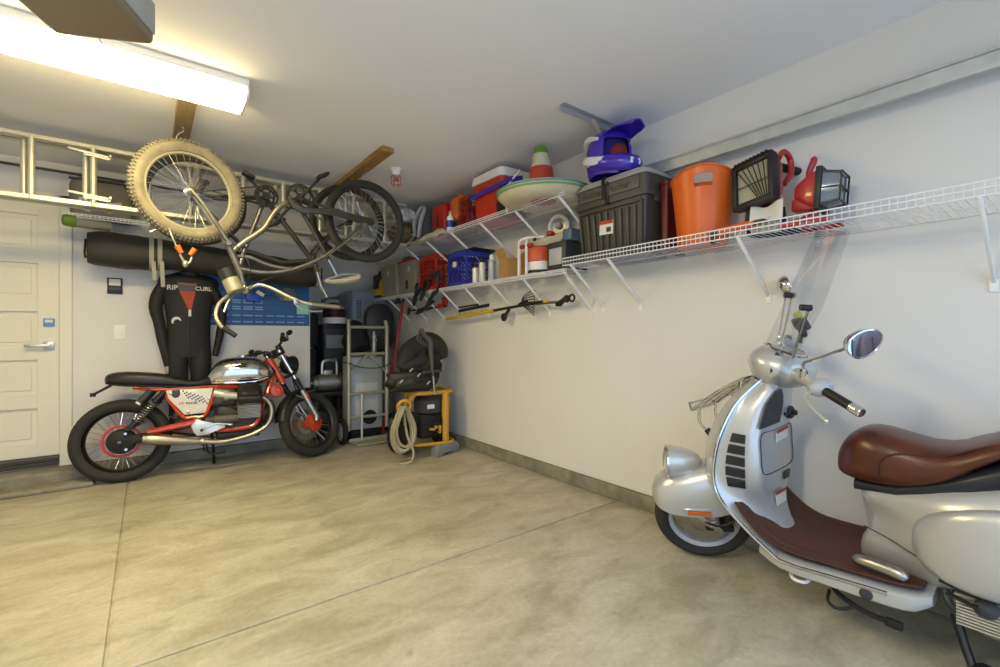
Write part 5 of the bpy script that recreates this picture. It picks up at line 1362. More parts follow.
# ------------------------------------------------------------------ lower left shelf
def crate(name, label, x, y, m, w=.30, d=.30, h=.30, group=None, rz=0):
    t = obj_thing(name, label, 'crate', x, y, LF, rz, group)
    k = MB()
    for sx in (-1, 1):
        for sy in (-1, 1): k.box((sx*(w/2-.012), sy*(d/2-.012), h/2), (.024, .024, h), bev=.005)
    for z, hh in ((.016, .032), (h-.025, .05), (h*.5, .016)):
        for s_ in (-1, 1):
            k.box((s_*(w/2-.006), 0, z), (.012, d-.02, hh), bev=.002); k.box((0, s_*(d/2-.006), z), (w-.02, .012, hh), bev=.002)
    k.box((0, 0, .006), (w-.02, d-.02, .012)); bd = k.build('body', m, t)
    k = MB()
    for s_ in (-1, 1):
        n = 7
        for i in range(-n, n+1):
            for dr in (-1, 1):
                for z0, z1 in ((.03, h*.5), (h*.5, h-.045)):
                    p0 = i*.042; p1 = p0+dr*(z1-z0)
                    q0, q1 = max(-d/2+.02, min(d/2-.02, p0)), max(-d/2+.02, min(d/2-.02, p1))
                    if abs(q1-q0) < .01: continue
                    za = lerp(z0, z1, (q0-p0)/(p1-p0)); zb = lerp(z0, z1, (q1-p0)/(p1-p0))
                    k.bar((s_*(w/2-.006), q0, za), (s_*(w/2-.006), q1, zb), .006, .006)
                    k.bar((q0*w/d, s_*(d/2-.006), za), (q1*w/d, s_*(d/2-.006), zb), .006, .006)
    k.build('lattice', m, bd, smooth=0)
    return t
t = crate('milk_crate', 'blue lattice milk crate on the lower shelf', 2.475, 3.70, M['blue'], .31, .33, .315)
k = MB(); k.box((-.157, .03, .20), (.004, .06, .05)); lab(k.build('white_tag', M['paper'], t, smooth=0), 'white tag')
t = obj_thing('paint_tray', 'dark tray lying over the top of the blue milk crate', 'tray', 2.48, 3.62, LF+.316)
k = MB(); k.box((0, 0, .006), (.28, .36, .012), bev=.004); k.build('body', M['black'], t)
t = crate('plastic_crate', 'red plastic crate between the blue milk crate and the clear bins', 2.475, 4.27, mat('crate_red', '#b0301a', 0.4, var=.06), .31, .36, .36)
t = obj_thing('power_drill', 'dark hand drill hanging on the near side of the red plastic crate', 'drill', 2.30, 4.05, LF+.14)
k = MB(); k.tube([(-.02, .10, 0), (-.03, .0, 0), (-.03, -.11, .0)], [.014, .022, .026], n=12); k.box((-.02, -.07, -.05), (.035, .04, .08), bev=.008); k.cyl((-.02, .10, 0), (-.015, .16, 0), .006, n=8); k.build('body', M['dark'], t)
# clear bins
M['frost'] = mat('frosted_plastic', '#c2bdae', 0.35, trans=.55, ior=1.15)
for i, (y, d, nm, st_) in enumerate(((4.76, .42, 'clear plastic bin with a red lid beside the red crate', 1), (5.27, .46, 'clear plastic bin without a red lid, next to the yellow tool', 0))):
    t = obj_thing('clear_bin', nm, 'storage bin', 2.475, y, LF)
    k = MB(); k.ring_loft([[(x, yy, z) for x, yy in rrect(lerp(.25, .31, z/.36), lerp(d-.07, d, z/.36), .03)] for z in (0, .12, .24, .36)]); bd = k.build('body', M['frost'], t)
    k = MB(); taper_box(k, .325, d+.015, .325, d+.015, .355, .375, .03); lab(k.build('lid', M['redpl'] if st_ else M['frost'], t), 'red lid' if st_ else 'clear lid')
    k = MB(); k.box((-.01, .03, .10), (.18, d-.18, .18), bev=.02); k.build('contents', M['card'] if st_ else M['lgrey'], t)
    for (yy, z, w_, h_, mm) in ((-.05, .27, .07, .05, M['paper']), (.02, .10, .05, .10, M['dark'])) if st_ else ((.0, .28, .06, .05, M['paper']),):
        k = MB(); k.box((-.13-.03*z/.36-.002, yy, z), (.004, w_, h_)); k.build('bin_label', mm, bd, smooth=0)
for k_, (y, c_, nm) in enumerate(((4.62, '#5d7cae', 'blue slim packet lying on the red-lidded clear bin'), (4.85, '#5f7a4a', 'green rag lying on the red-lidded clear bin'))):
    t = obj_thing('packet' if k_ == 0 else 'rag', nm, 'packet' if k_ == 0 else 'rag', 2.42, y, LF+.377)
    if k_ == 0: b = MB(); b.box((0, 0, .012), (.12, .16, .024), bev=.006)
    else: b = blob((0, 0, .02), (.09, .1, .035), 3, .3, bottom=0.0)
    b.build('body', mat('pk%d' % k_, c_, .6), t)
# yellow tool in front of black case
t = obj_thing('yellow_power_tool', 'yellow and black power tool at the left end of the lower shelf', 'power tool', 2.47, 5.72, LF)
k = MB(); k.box((-.03, .02, .085), (.20, .34, .09), bev=.02); k.prism([(-.10, .02), (.06, .02), (.05, .16), (.0, .235), (-.05, .235), (-.09, .15)], (-.07, -.15, 0), (0, 1, 0), (0, 0, 1), .10, bev=.012); lab(k.build('housing', M['yellow'], t), 'yellow housing')
k = MB(); k.box((0, .03, .02), (.26, .40, .04), bev=.01); k.build('base', M['black'], t)
k = MB(); k.cyl((-.125, -.13, .12), (-.118, -.13, .12), .022, n=14); k.build('knob', M['redpl'], t)
k = MB(); k.box((.03, .05, .235), (.20, .34, .20), bev=.03, seg=3); k.tube([(.0, -.08, .33), (.0, -.05, .37), (.0, .12, .37), (.0, .16, .33)], .014, n=8, sub=3); k.build('motor_cover', M['black'], t)
# cans, cardboard box
for i, (x, y, r, h, c_, nm) in enumerate(((2.355, 3.33, .030, .215, '#c9c6bf', 'white spray can with a black cap beside the blue crate'), (2.40, 3.245, .033, .235, '#a9adb0', 'taller silver-grey spray can beside the cardboard box'), (2.345, 3.42, .028, .17, '#d8d2c4', 'short white bottle right in front of the blue crate'))):
    t = obj_thing('spray_can', nm, 'can', x, y, LF)
    k = MB(); k.lathe([(r*.96, 0), (r, .004), (r, h*.74), (r*.96, h*.77), (r*.62, h*.81)], n=20); k.build('body', mat('can%d' % i, c_, .35, .2), t)
    k = MB(); k.lathe([(r*.66, h*.79), (r*.66, h*.97), (r*.55, h)], n=16); k.build('cap', M['black'] if i != 1 else M['white'], t)
t = obj_thing('cardboard_box', 'small open cardboard box on the lower shelf beside the spray cans', 'cardboard box', 2.46, 3.03, LF, -14)
k = MB()
for s_ in (-1, 1): k.box((s_*.085, 0, .085), (.004, .17, .17)); k.box((0, s_*.085, .085), (.17, .004, .17))
k.box((0, 0, .003), (.17, .17, .006)); k.build('body', M['card'], t, smooth=0)
for (o_, a_) in (((-.087, 0, .17), -.5), ((.087, 0, .17), .5)):
    k = MB(); k.box((0, 0, .045), (.004, .165, .09)); f_ = k.build('flap', M['card'], t, smooth=0); f_.matrix_local = Matrix.Translation(o_) @ RY(a_)
t = obj_thing('caulk_tube', 'yellow and brown cartridge standing behind the cardboard box', 'cartridge', 2.52, 2.90, LF)
k = MB(); k.lathe([(.026, 0), (.026, .19), (.012, .20), (.005, .25)], n=16); k.build('tube', mat('cartridge', '#a38a3c', .5), t)
# bucket etc
t = obj_thing('plastic_tub', 'white plastic tub with an orange-red top band on the lower shelf', 'tub', 2.47, 2.69, LF)
k = MB(); k.lathe([(.10, 0), (.105, .02), (.112, .11), (.114, .125)], n=28); k.build('body', M['white'], t)
k = MB(); k.lathe([(.113, .10), (.120, .105), (.120, .195), (.113, .21), (.02, .212)], n=28); lab(k.build('lid', mat('orange_red_lid', '#c8502a', .4), t), 'orange-red lid')
k = MB(); k.lathe([(.102, .012), (.107, .014), (.108, .035), (.103, .036)], n=28); k.build('band', M['black'], t)
t = obj_thing('pipe_frame', 'small white plastic pipe frame standing by the orange-lidded tub', 'pipe frame', 2.335, 2.74, LF)
k = MB()
for y in (.055, -.035): k.box((0, y, .135), (.02, .02, .27), bev=.004)
k.tube([(0, .055, .26), (.02, .04, .285), (.07, -.02, .30), (.10, -.14, .285)], .012, n=10, sub=4); k.build('pipe', M['white'], t)
for y in (.04, -.05):
    k = MB(); k.box((.012, y-.01, .225), (.03, .05, .03), bev=.006); lab(k.build('clip', M['redpl'], t), 'red clip')
t = obj_thing('power_tool', 'grey power tool lying on the tub and a dark case, blue-grey front end', 'power tool', 2.45, 2.50, LF+.213)
k = MB(); k.prism([(-.26, .0), (.10, .0), (.14, .03), (.14, .075), (.05, .07), (-.02, .045), (-.10, .04), (-.20, .075), (-.27, .07)], (0, 0, 0), (0, -1, 0), (0, 0, 1), .11, bev=.016); k.build('body', mat('tool_beige', '#b3ad9c', .45), t)
k = MB(); k.box((0, -.175, .04), (.13, .09, .085), bev=.01); lab(k.build('front_end', mat('tool_blue_grey', '#5a6a86', .45), t), 'blue-grey front end')
k = MB(); k.lathe([(.02, 0), (.032, .012), (.032, .03), (.02, .04)], (0, .06, .072), (0, 0, 1), 14); lab(k.build('knob', M['redpl'], t), 'red knob')
k = MB(); k.lathe([(.013, 0), (.013, .012)], (-.057, .17, .06), (-1, 0, 0), 10); k.build('trigger', M['black'], t)
t = obj_thing('tool_case', 'dark case under the grey power tool, next to the charcoal tote', 'case', 2.47, 2.40, LF)
k = MB(); k.box((0, 0, .105), (.24, .20, .21), bev=.02); k.build('body', M['dark'], t)
k = MB(); k.box((-.122, 0, .10), (.008, .13, .12), bev=.003); k.build('panel', M['lgrey'], t)
t = obj_thing('clamp_lamp', 'round white-rimmed clamp lamp leaning on the wall beside the charcoal tote', 'lamp', 2.53, 2.55, LF+.30, rot=RZ(R(8)))
k = MB(); k.torus((0, 0, .07), (1, .1, .1), .082, .016, 32, 10); k.build('rim', M['white'], t)
k = MB(); k.lathe([(.078, 0), (.06, .03), (.02, .045)], (.005, 0, .07), (1, .1, .1), 24); k.build('reflector', M['steel'], t)
k = MB(); k.ball((-.01, 0, .08), (.025, .03, .03)); k.box((-.03, -.02, 0), (.03, .10, .03), bev=.008); k.build('bulb', M['lgrey'], t)

# ------------------------------------------------------------------ upper shelf
M['straw'] = mat('straw', '#c9bfa2', 0.7, var=.06, vscale=25)
t = obj_thing('sombrero', 'big straw sombrero with a green, cream and red crown on the upper shelf', 'hat', 2.27, 2.44, UP+.004, rot=RY(R(-1.5)))
k = MB(); k.lathe([(.05, .03), (.14, .010), (.20, .0), (.25, .004), (.30, .022), (.328, .05), (.340, .085), (.334, .09), (.322, .058), (.29, .034), (.24, .018), (.19, .014), (.14, .022), (.05, .04)], n=56); bs = k.build('brim', M['straw'], t)
for (r0, h0, r1, h1, c_) in ((.330, .052, .335, .064, '#7e9a5a'), (.338, .072, .341, .083, '#5d8f8c')):
    k = MB(); k.lathe([(r0+.004, h0), (r1+.004, h1), (r1-.001, h1), (r0-.001, h0)], n=56, caps=False); lab(k.build('brim_stripe', mat('stripe'+c_, c_, .7), bs), 'green stripe round the brim')
k = MB(); k.lathe([(.105, .0), (.095, .15), (.08, .245), (.076, .25)], (0, .02, .02), n=28); lab(k.build('crown_base', mat('sombrero_red', '#b5402c', .7), t), 'red band')
k = MB(); k.lathe([(.078, .245), (.064, .30), (.056, .345)], (0, .02, .02), n=28); k.build('crown', M['straw'], t)
k = MB(); k.lathe([(.056, .34), (.048, .375), (.038, .398), (.02, .405)], (0, .02, .02), n=28); lab(k.build('crown_tip', mat('sombrero_green', '#5f8a2c', .7), t), 'green tip')
# cooler
t = obj_thing('cooler', 'red cooler box with a white lid beside the sombrero, top nearly touching the ceiling', 'cooler', 2.36, 3.06, UP)
k = MB(); taper_box(k, .27, .37, .31, .42, 0, .325, .04); bd = k.build('body', mat('cooler_red', '#b83418', .4), t)
k = MB(); taper_box(k, .335, .445, .32, .43, .325, .395, .05, 5); lab(k.build('lid', M['white'], t), 'white lid')
k = MB(); k.box((-.152, .07, .26), (.014, .09, .06), bev=.01); k.build('handle_recess', M['redpl'], bd)
t = obj_thing('webbing_strap', 'blue-purple strap running diagonally across the red cooler', 'strap', 2.18, 3.06, UP+.22)
o_ = Vector(t.location); pa, pb = at(470, 199, X=2.185)-o_, at(511, 178.5, X=2.185)-o_; k = MB(); k.bar(pa, pb, .004, .036, bev=.001); k.bar(pb, pb+Vector((.10, -.02, .02)), .004, .036, bev=.001); k.build('webbing', mat('strap_purple', '#3b2aa8', .5), t, smooth=0)
t = obj_thing('black_bag', 'black bag with a pale curved rim leaning between the cooler and the sombrero', 'bag', 2.26, 2.80, UP)
k = MB(); k.prism([(-.13, 0), (.14, 0), (.10, .06), (.02, .15), (-.05, .26), (-.10, .28), (-.15, .10)], (0, 0, 0), (0, -1, 0), (0, 0, 1), .10, bev=.03); k.build('body', M['blackmat'], t)
k = MB(); k.tube([(-.06, -.02, .01), (-.06, -.005, .12), (-.06, -.03, .20), (-.06, -.09, .25), (-.06, -.18, .29)], .008, n=8, sub=4); lab(k.build('rim', M['white'], t), 'pale curved rim')
# orange jug, basket, bottle, red box, grey bag, white bags
t = obj_thing('orange_jug', 'orange plastic jug on the upper shelf behind the wire basket', 'jug', 2.31, 3.60, UP+.12)
k = MB(); k.box((0, 0, .11), (.16, .19, .22), bev=.045, seg=4); k.cyl((0, 0, .21), (0, 0, .245), .028, n=14); k.build('body', M['orange'], t)
t = obj_thing('carton', 'brown carton under the orange jug on the upper shelf', 'carton', 2.36, 3.62, UP)
k = MB(); k.box((0, 0, .059), (.20, .18, .118), bev=.003); k.build('body', mat('brown_carton', '#4e3a26', .7), t)
t = obj_thing('wire_basket', 'dark red wire basket between the orange jug and the red cooler', 'basket', 2.33, 3.385, UP)
k = MB()
for s_ in (-1, 1):
    for i in range(9): k.cyl((s_*.13, -.085+i*.021, 0), (s_*.13, -.085+i*.021, .27), .003, n=5)
    for i in range(12): k.cyl((-.13+i*.0236, s_*.085, 0), (-.13+i*.0236, s_*.085, .27), .003, n=5)
for z in (.004, .06, .12, .18, .24, .27):
    k.tube([(-.13, -.085, z), (.13, -.085, z), (.13, .085, z), (-.13, .085, z)], .0035, n=6, closed=True)
k.build('wires', M['deepred'], t)
k = blob((0, 0, .11), (.10, .07, .10), 5, .2, bottom=.006); k.build('contents', M['deepred'], t)
t = obj_thing('cleaner_bottle', 'white bottle with a blue label in front of the brown carton', 'bottle', 2.21, 3.63, UP)
k = MB(); k.lathe([(.03, 0), (.034, .006), (.034, .13), (.026, .155), (.013, .165), (.013, .18)], n=18); k.build('body', M['white'], t)
k = MB(); k.lathe([(.0348, .05), (.0348, .115), (.034, .115), (.034, .05)], n=18, caps=False); lab(k.build('bottle_label', mat('label_blue', '#2f46a0', .4), t), 'blue label')
k = MB(); k.lathe([(.015, .178), (.015, .2)], n=12); k.build('cap', M['lgrey'], t)
t = obj_thing('tool_case', 'bright red upright case next to the grey fabric bag on the upper shelf', 'case', 2.36, 3.88, UP)
k = MB(); k.box((0, 0, .16), (.28, .24, .32), bev=.025, seg=3); k.build('body', mat('case_red', '#b52a18', .4), t)
k = MB(); k.box((-.142, .0, .16), (.012, .05, .10), bev=.005); k.tube([(-.10, 0, .31), (-.08, 0, .345), (.08, 0, .345), (.10, 0, .31)], .01, n=8, sub=3); k.build('handle', M['deepred'], t)
t = obj_thing('grey_bag', 'grey fabric bag with a looped strap beside the red case', 'bag', 2.30, 4.16, UP)
k = MB(); k.ring_loft([[(x, y*(1+.0*z), z) for x, y in rrect(lerp(.30, .10, (z/.34)**2), lerp(.28, .12, (z/.34)**2), .04)] for z in (0, .02, .1, .2, .28, .34)]); k.build('body', mat('grey_fabric', '#4a4a4c', .85), t)
k = MB(); k.tube([(-.15, .04, .06), (-.15, .06, .2), (-.10, .03, .34), (-.10, -.06, .33), (-.155, -.08, .18), (-.16, -.05, .03)], .022, n=8, sub=5, flat=.35); lab(k.build('strap', M['lgrey'], t), 'light grey strap')
t = obj_thing('plastic_bag', 'crumpled white plastic bag on top of the brown paper bag near the ceiling', 'plastic bag', 2.13, 4.40, UP+.225)
blob((0, 0, .06), (.10, .15, .075), 1, .55, 2.6, bottom=-.0).build('bag', mat('white_bag', '#cfd2d6', .45), t)
t = obj_thing('paper_bag', 'olive brown bag at the corner of the upper shelves', 'bag', 2.13, 4.45, UP)
blob((0, 0, .11), (.13, .20, .13), 2, .3, bottom=0.0).build('bag', mat('olive_bag', '#5d553f', .7, var=.1), t)
t = obj_thing('plastic_bag', 'clear crumpled plastic bag bulging beside the grey fabric bag', 'plastic bag', 2.19, 4.32, UP)
blob((-.02, 0, .09), (.07, .09, .10), 7, .5, 3, bottom=0.0).build('bag', mat('clear_bag', '#a8a698', .3, trans=.4, ior=1.1), t)
t = obj_thing('plastic_sheeting', 'crumpled clear plastic sheeting over the shelf edge above the red crate', 'plastic sheeting', 2.15, 4.20, UP-.035)
k = MB()
def sheetf(u, v):
    y = lerp(.50, -.62, u); x = lerp(-.12, .05, v)
    n_ = mnoise.noise(Vector((y*5, x*14, 1.7)))*.035+mnoise.noise(Vector((y*11, x*25, 4.2)))*.018
    return (x*(1-.5*u), y, .04+n_-.05*(1-v)*(1-u)+.04*u*0)
k.sheet(sheetf, 44, 12, .003); k.build('sheet', mat('sheeting', '#cbc7b8', .25, trans=.15, ior=1.1), t, smooth=70)

# ------------------------------------------------------------------ tools hanging under the lower shelf
t = obj_thing('garden_pole', 'yellow-handled long garden pole lying in the struts under the lower shelf', 'pole', 2.52, 3.4, 1.37)
def q5(px, py, X=2.5): return at(px, py, X=X)-Vector((2.52, 3.4, 1.37))
k = MB(); k.cyl(q5(447, 319), q5(494, 310.5), .0155, n=12); lab(k.build('yellow_grip', M['yellow'], t), 'yellow sleeve')
k = MB(); k.cyl(q5(494, 310.5), q5(546, 301), .0125, n=12); k.build('shaft', M['black'], t)
k = MB(); k.cyl(q5(544, 301.3), q5(547, 300.8), .014, n=12); k.build('collar', M['yellow'], t)
t = obj_thing('tree_pruner', 'dark pruner head on a pole under the lower shelf', 'pruner', at(566, 300, X=2.52))
o_ = Vector(t.location)
def q6(px, py, X=2.52): return at(px, py, X=X)-o_
k = MB(); k.cyl(q6(536, 304), q6(558, 302), .011, n=10); k.build('shaft', M['steel'], t)
k = MB(); k.prism([(0, 0), (.06, .02), (.11, .055), (.14, .05), (.15, .02), (.12, -.005), (.09, .01), (.05, -.03), (.0, -.025)], q6(556, 303), (0, -1, 0), (0, 0, 1), .02, bev=.004)
k.torus(q6(572, 298), (1, 0, 0), .025, .008, 16, 8); k.build('head', M['blackmat'], t)
t = obj_thing('garden_rake', 'dark fan rake head hanging under the lower shelf', 'rake', at(529, 301, X=2.5))
o_ = Vector(t.location)
k = MB(); k.tube([q6(519, 305), q6(522, 303), q6(527, 301)], .014, n=8)
for i in range(9):
    q = i/8; k.tube([q6(521, 304), q6(lerp(524, 527, q), lerp(296, 309, q)), q6(lerp(533.5, 533, q), lerp(290, 314, q)), q6(lerp(534.5, 534, q), lerp(292, 315.5, q), 2.46)], .0045, n=6, sub=3)
k.build('rake_tines', M['blackmat'], t)
t = obj_thing('caster_wheel', 'small dark caster hanging under the lower shelf below the rake', 'caster', at(504, 316, X=2.52))
k = MB(); k.torus((0, 0, -.01), (1, 0, 0), .024, .014, 20, 10); k.cyl((-.012, 0, -.01), (.012, 0, -.01), .012, n=10); k.build('wheel', M['black'], t)
k = MB(); k.bar((0, 0, -.01), (0, -.075, .055), .03, .02, bev=.004); k.build('fork', M['blackmat'], t)
t = obj_thing('pole_saw', 'dark folded saw lying above the yellow pole', 'saw', at(470, 307, X=2.5)); o_ = Vector(t.location)
k = MB(); k.bar(q6(459, 311, 2.5), q6(489, 305, 2.5), .02, .03, bev=.006); k.bar(q6(459, 307.5, 2.48), q6(478, 304.5, 2.48), .02, .016, bev=.004); k.build('blade_guard', M['blackmat'], t)
for i, (px_, py_, s_, nm) in enumerate(((416, 296, 1.3, 'leftmost black spring clamp of the cluster on the shelf edge'), (424, 291, 1.25, 'topmost black spring clamp of the cluster on the shelf edge'), (432, 297, 1.3, 'rightmost black spring clamp of the cluster on the shelf edge'), (424, 309, 1.45, 'lowest black spring clamp of the cluster on the shelf edge'))):
    p = at(px_, py_, X=2.29-.02*i)
    t = thing('spring_clamp', nm, 'clamp', p, RZ(R(90)) @ RY(R(-30+i*24)) @ RX(R(20*i)), group='black spring clamps on the shelf edge')
    k = MB()
    for sx in (-1, 1): k.tube([(sx*.008, 0, .0), (sx*.02, 0, .03), (sx*.035*s_, 0, .075*s_), (sx*.03*s_, 0, .10*s_)], [.013, .017, .016, .012], n=8, sub=3); k.tube([(sx*.008, 0, 0), (sx*.022, 0, -.03), (sx*.012, 0, -.07*s_), (sx*.004, 0, -.085*s_)], [.014, .016, .013, .013], n=8, sub=3)
    k.build('jaws', M['black'], t)
    k = MB(); k.torus((0, 0, 0), (0, 1, 0), .013, .005, 14, 8); k.build('spring', M['dark'], t)
t = obj_thing('bar_clamp', 'red and black bar clamp hanging behind the black spring clamps', 'clamp', at(441, 304, X=2.5)); o_ = Vector(t.location)
k = MB(); k.box(q6(441, 306, 2.5), (.05, .10, .05), bev=.015); k.box(q6(445, 301, 2.5), (.05, .06, .09), bev=.012); lab(k.build('handle', M['redpl'], t), 'red grip')
k = MB(); k.bar(q6(408, 311, 2.5), q6(447, 306, 2.5), .012, .02); k.box(q6(409, 311, 2.5), (.03, .03, .09), bev=.004); k.build('bar', M['dark'], t)
t = obj_thing('bell_socket', 'small dark funnel-shaped fitting at the top of the red pole under the shelf', 'fitting', at(398, 300, X=2.40))
k = MB(); k.lathe([(.014, .07), (.016, .03), (.045, -.03), (.05, -.045), (.03, -.045)], n=18); k.build('body', M['dark'], t)
# ------------------------------------------------------------------ back wall: black bag, wetsuit, poster, switches
t = thing('duffel_bag', 'very long black bag strapped up under the back wall shelf above the wetsuit', 'bag', (.5, 4.86, 1.85))
bkeys = [(-.87, .115, .118, .0), (-.80, .135, .135, .0), (-.60, .15, .138, -.008), (-.35, .15, .12, -.01), (-.2, .14, .115, -.015), (.0, .15, .125, -.03), (.3, .15, .13, -.055), (.6, .15, .125, -.075), (.8, .14, .115, -.09), (.90, .11, .09, -.09)]
k = MB(); rings = []
for i in range(73):
    x = lerp(-.87, .90, i/72); hw, hh, zc = interp(bkeys, x)
    ring = []
    for y, z in ell(hw, zc-hh, zc+hh, 2.8, 30):
        n_ = mnoise.noise(Vector((x*7, y*9+z*5, z*7)))*.012
        ring.append((x, y*(1+n_*4), z+n_))
    rings.append(ring)
k.ring_loft(rings); bag = k.build('bag_body', mat('black_nylon', '#2c2920', .6, var=.15, bump=.5, bscale=14), t, smooth=70)
for x, L_, nm in ((-.47, .10, 'strap'), (-.415, .16, 'strap'), (.86, .06, 'strap')):
    hw, hh, zc = interp(bkeys, x)
    k = MB(); pts = [(x, y, z) for y, z in ell(hw+.006, zc-hh-.006, zc+hh+.006, 2.8, 30)]
    k.tube(pts, .018, n=6, closed=True, flat=.2)
    k.bar((x, -.02, zc+hh), (x, -.02, .245), .03, .004, up=(0, 1, 0))
    k.bar((x+.012, -hw-.005, zc-hh+.05), (x+.02, -hw-.005, zc-hh-L_), .028, .004, up=(0, 1, 0))
    lab(k.build('strap', mat('grey_webbing', '#a39e8c', .7) if 'grey_webbing' not in bpy.data.materials else bpy.data.materials['grey_webbing'], t), 'grey webbing strap')
k = MB(); k.tube([(-.88, -.05, .06), (-.885, -.05, -.05), (-.88, -.05, -.09)], .008, n=6); k.build('end_seam', M['black'], bag)
# wetsuit
WY = 4.99
t = thing('wetsuit', 'black full wetsuit with an orange chest panel hanging on the back wall behind the motorcycle', 'wetsuit', (.30, WY, 1.70))
M['neo'] = mat('black_neoprene', '#1d1a17', .65, bump=.08, bscale=120)
def W(px, py, Y=WY-.0): return at(px, py, Y=Y)-Vector((.30, WY, 1.70))
tors = [(-.0, .12, .04), (-.02, .205, .05), (-.07, .232, .055), (-.16, .205, .06), (-.28, .178, .062), (-.42, .165, .06), (-.56, .163, .058), (-.68, .168, .055), (-.74, .172, .05)]
k = MB(); k.ring_loft([[(hw*math.copysign(abs(math.cos(a))**.8, math.cos(a)), hd*math.sin(a)*(1-.1*math.cos(a)**2), z) for a in [2*PI*q/28 for q in range(28)]] for z, hw, hd in tors])
body_ = k.build('torso', M['neo'], t, smooth=60)
for sx, j in ((-1, 0), (1, 1)):
    pts = [W(164, 285), W(158, 296), W(155.5, 308), W(159, 322), W(162, 338), W(166, 355), W(169, 368)] if sx < 0 else [W(209, 285), W(216, 296), W(221, 308), W(222, 320), W(220, 334), W(217, 348), W(215, 356)]
    k = MB(); k.tube(pts, [.05, .054, .05, .044, .042, .036, .032], n=14, sub=3, flat=.8); sl = k.build('sleeve', M['neo'], t, smooth=60)
    if sx < 0:
        k = MB(); k.tube([W(168.6, 366), W(170, 373)], .033, n=14); lab(k.build('cuff', mat('silver_cuff', '#a9a8a4', .5), sl), 'silver cuff')
    k = MB(); xo = sx*.088
    k.ring_loft([[(xo+r*math.cos(a), .05*math.sin(a), z) for a in [2*PI*q/18 for q in range(18)]] for z, r in ((-.66, .078), (-.80, .084), (-1.0, .076), (-1.15, .062), (-1.32, .056), (-1.38, .052))]); k.build('leg', M['neo'], t, smooth=60)
def front(x, z, off=.004):
    """point on the front (towards -y) of the torso"""
    kk = [(-a, b, c) for a, b, c in tors]
    hw, hd = interp(kk, -z); c_ = max(-1, min(1, abs(x)/hw))**(1/.8); return Vector((x, -hd*math.sqrt(max(0, 1-c_*c_))*(1-.1*c_*c_)-off, z))
def patch(name, poly, m, label, off=.004):
    k = MB(); a = [k.v(front(x, z, off)) for x, z in poly]; b = [k.v(front(x, z, off+.004)) for x, z in poly]; n = len(poly)
    k.f(a[::-1]); k.f(b)
    for i in range(n): k.f([a[i], a[(i+1) % n], b[(i+1) % n], b[i]])
    return lab(k.build(name, m, body_, smooth=0), label)
patch('chest_panel', [(-.075, -.155), (.045, -.155), (.012, -.32), (-.006, -.32)], mat('chest_orange', '#a8401c', .6), 'orange-red chest panel')
patch('collar_panel', [(-.09, -.075), (.055, -.075), (.045, -.155), (-.075, -.155)], mat('collar_grey', '#4a4a4c', .6), 'dark grey collar panel')
patch('collar_trim', [(-.085, -.082), (.05, -.09), (.05, -.10), (-.085, -.092)], mat('pink_trim', '#a8555a', .6), 'pink trim line', .009)
MB().tube([front(.0, -.32, .006), front(.0, -.36, .006), front(-.008, -.45, .006), front(-.008, -.70, .006)], .006, n=6).build('zip', M['dark'], body_)
k = MB(); k.box(front(.002, -.345, .01), (.022, .012, .06), bev=.004); k.build('zip_pull', M['paper'], body_)
text('chest_lettering', 'RIP', .058, M['paper'], body_, frame(front(-.125, -.125, .008), (1, -.15, 0), (0, 0, 1)), .001, True)
text('chest_lettering', 'CURL', .05, M['paper'], body_, frame(front(.105, -.125, .008), (1, .12, 0), (0, 0, 1)), .001, True)
q_ = []
for i in range(17):
    a = lerp(R(200), R(20), i/16); q_.append((-.095+.045*math.cos(a)*.8, -.42+.04*math.sin(a)))
for i in range(17):
    a = lerp(R(20), R(200), i/16); q_.append((-.089+.034*math.cos(a)*.8, -.432+.03*math.sin(a)))
patch('wave_mark', q_, M['paper'], 'white wave mark')
k = MB(); k.tube([(-.20, 0, -.06), (-.10, 0, .0), (0, 0, .03), (.10, 0, .0), (.20, 0, -.06)], .012, n=8, sub=4); k.tube([(0, 0, .03), (0, 0, .08), (.02, .02, .10), (.0, .05, .12), (0, .10, .10)], .004, n=6, sub=3); k.build('hanger', M['dark'], t)
# poster
PZ0, PZ1, PX0, PX1 = 1.255, 1.735, .42, 1.365
t = thing('poster', 'blue printed poster on the back wall between the wetsuit and the alcove', 'poster', ((PX0+PX1)/2, YB, PZ0))
k = MB(); k.box((0, -.004, (PZ1-PZ0)/2), (PX1-PX0, .006, PZ1-PZ0)); sh_ = k.build('sheet', mat('poster_blue', '#2f5e98', .45, col2='#274f86', vscale=4), t, smooth=0)
k = MB(); random.seed(5)
for r_ in range(4):
    z = .035+r_*.062
    for c in range(9):
        x = -.40+c*.098
        if r_ in (2, 3) and c > 4: continue
        for dz in ((0, .022) if r_ > 1 else (0,)): k.box((x, -.0078, z+dz), (.07 if c % 3 else .085, .0015, .012))
k.build('print_blocks', mat('poster_light', '#7f9fc8', .5), sh_, smooth=0)
k = MB()
for z in (.018, .078, .14, .205, .275, .335, .40): k.box((0, -.0076, z), (PX1-PX0-.02, .0014, .004))
k.box((.10, -.0076, .30), (.5, .0012, .012)); k.build('print_lines', mat('poster_dark', '#1f4274', .5), sh_, smooth=0)
p = at(303, 308, Y=YB-.02)
t = thing('sticky_note', 'pale green note stuck on the right end of the blue poster', 'note', (p.x, YB-.0085, p.z))
k = MB(); k.sheet(lambda u, v: (lerp(-.06, .06, u), -.012*(v*v), lerp(.065, -.065, v)), 4, 8, .002); k.build('paper', mat('note_green', '#8fcfae', .6), t)
p = at(287, 296, Y=YB-.05)
t = thing('snack_bag', 'small clear bag with a yellow strip hanging over the blue poster', 'bag', (p.x, YB-.018, p.z))
blob((0, -.01, .02), (.10, .02, .06), 9, .3).build('bag', mat('clear_pouch', '#9aa39a', .25, trans=.5, ior=1.1), t)
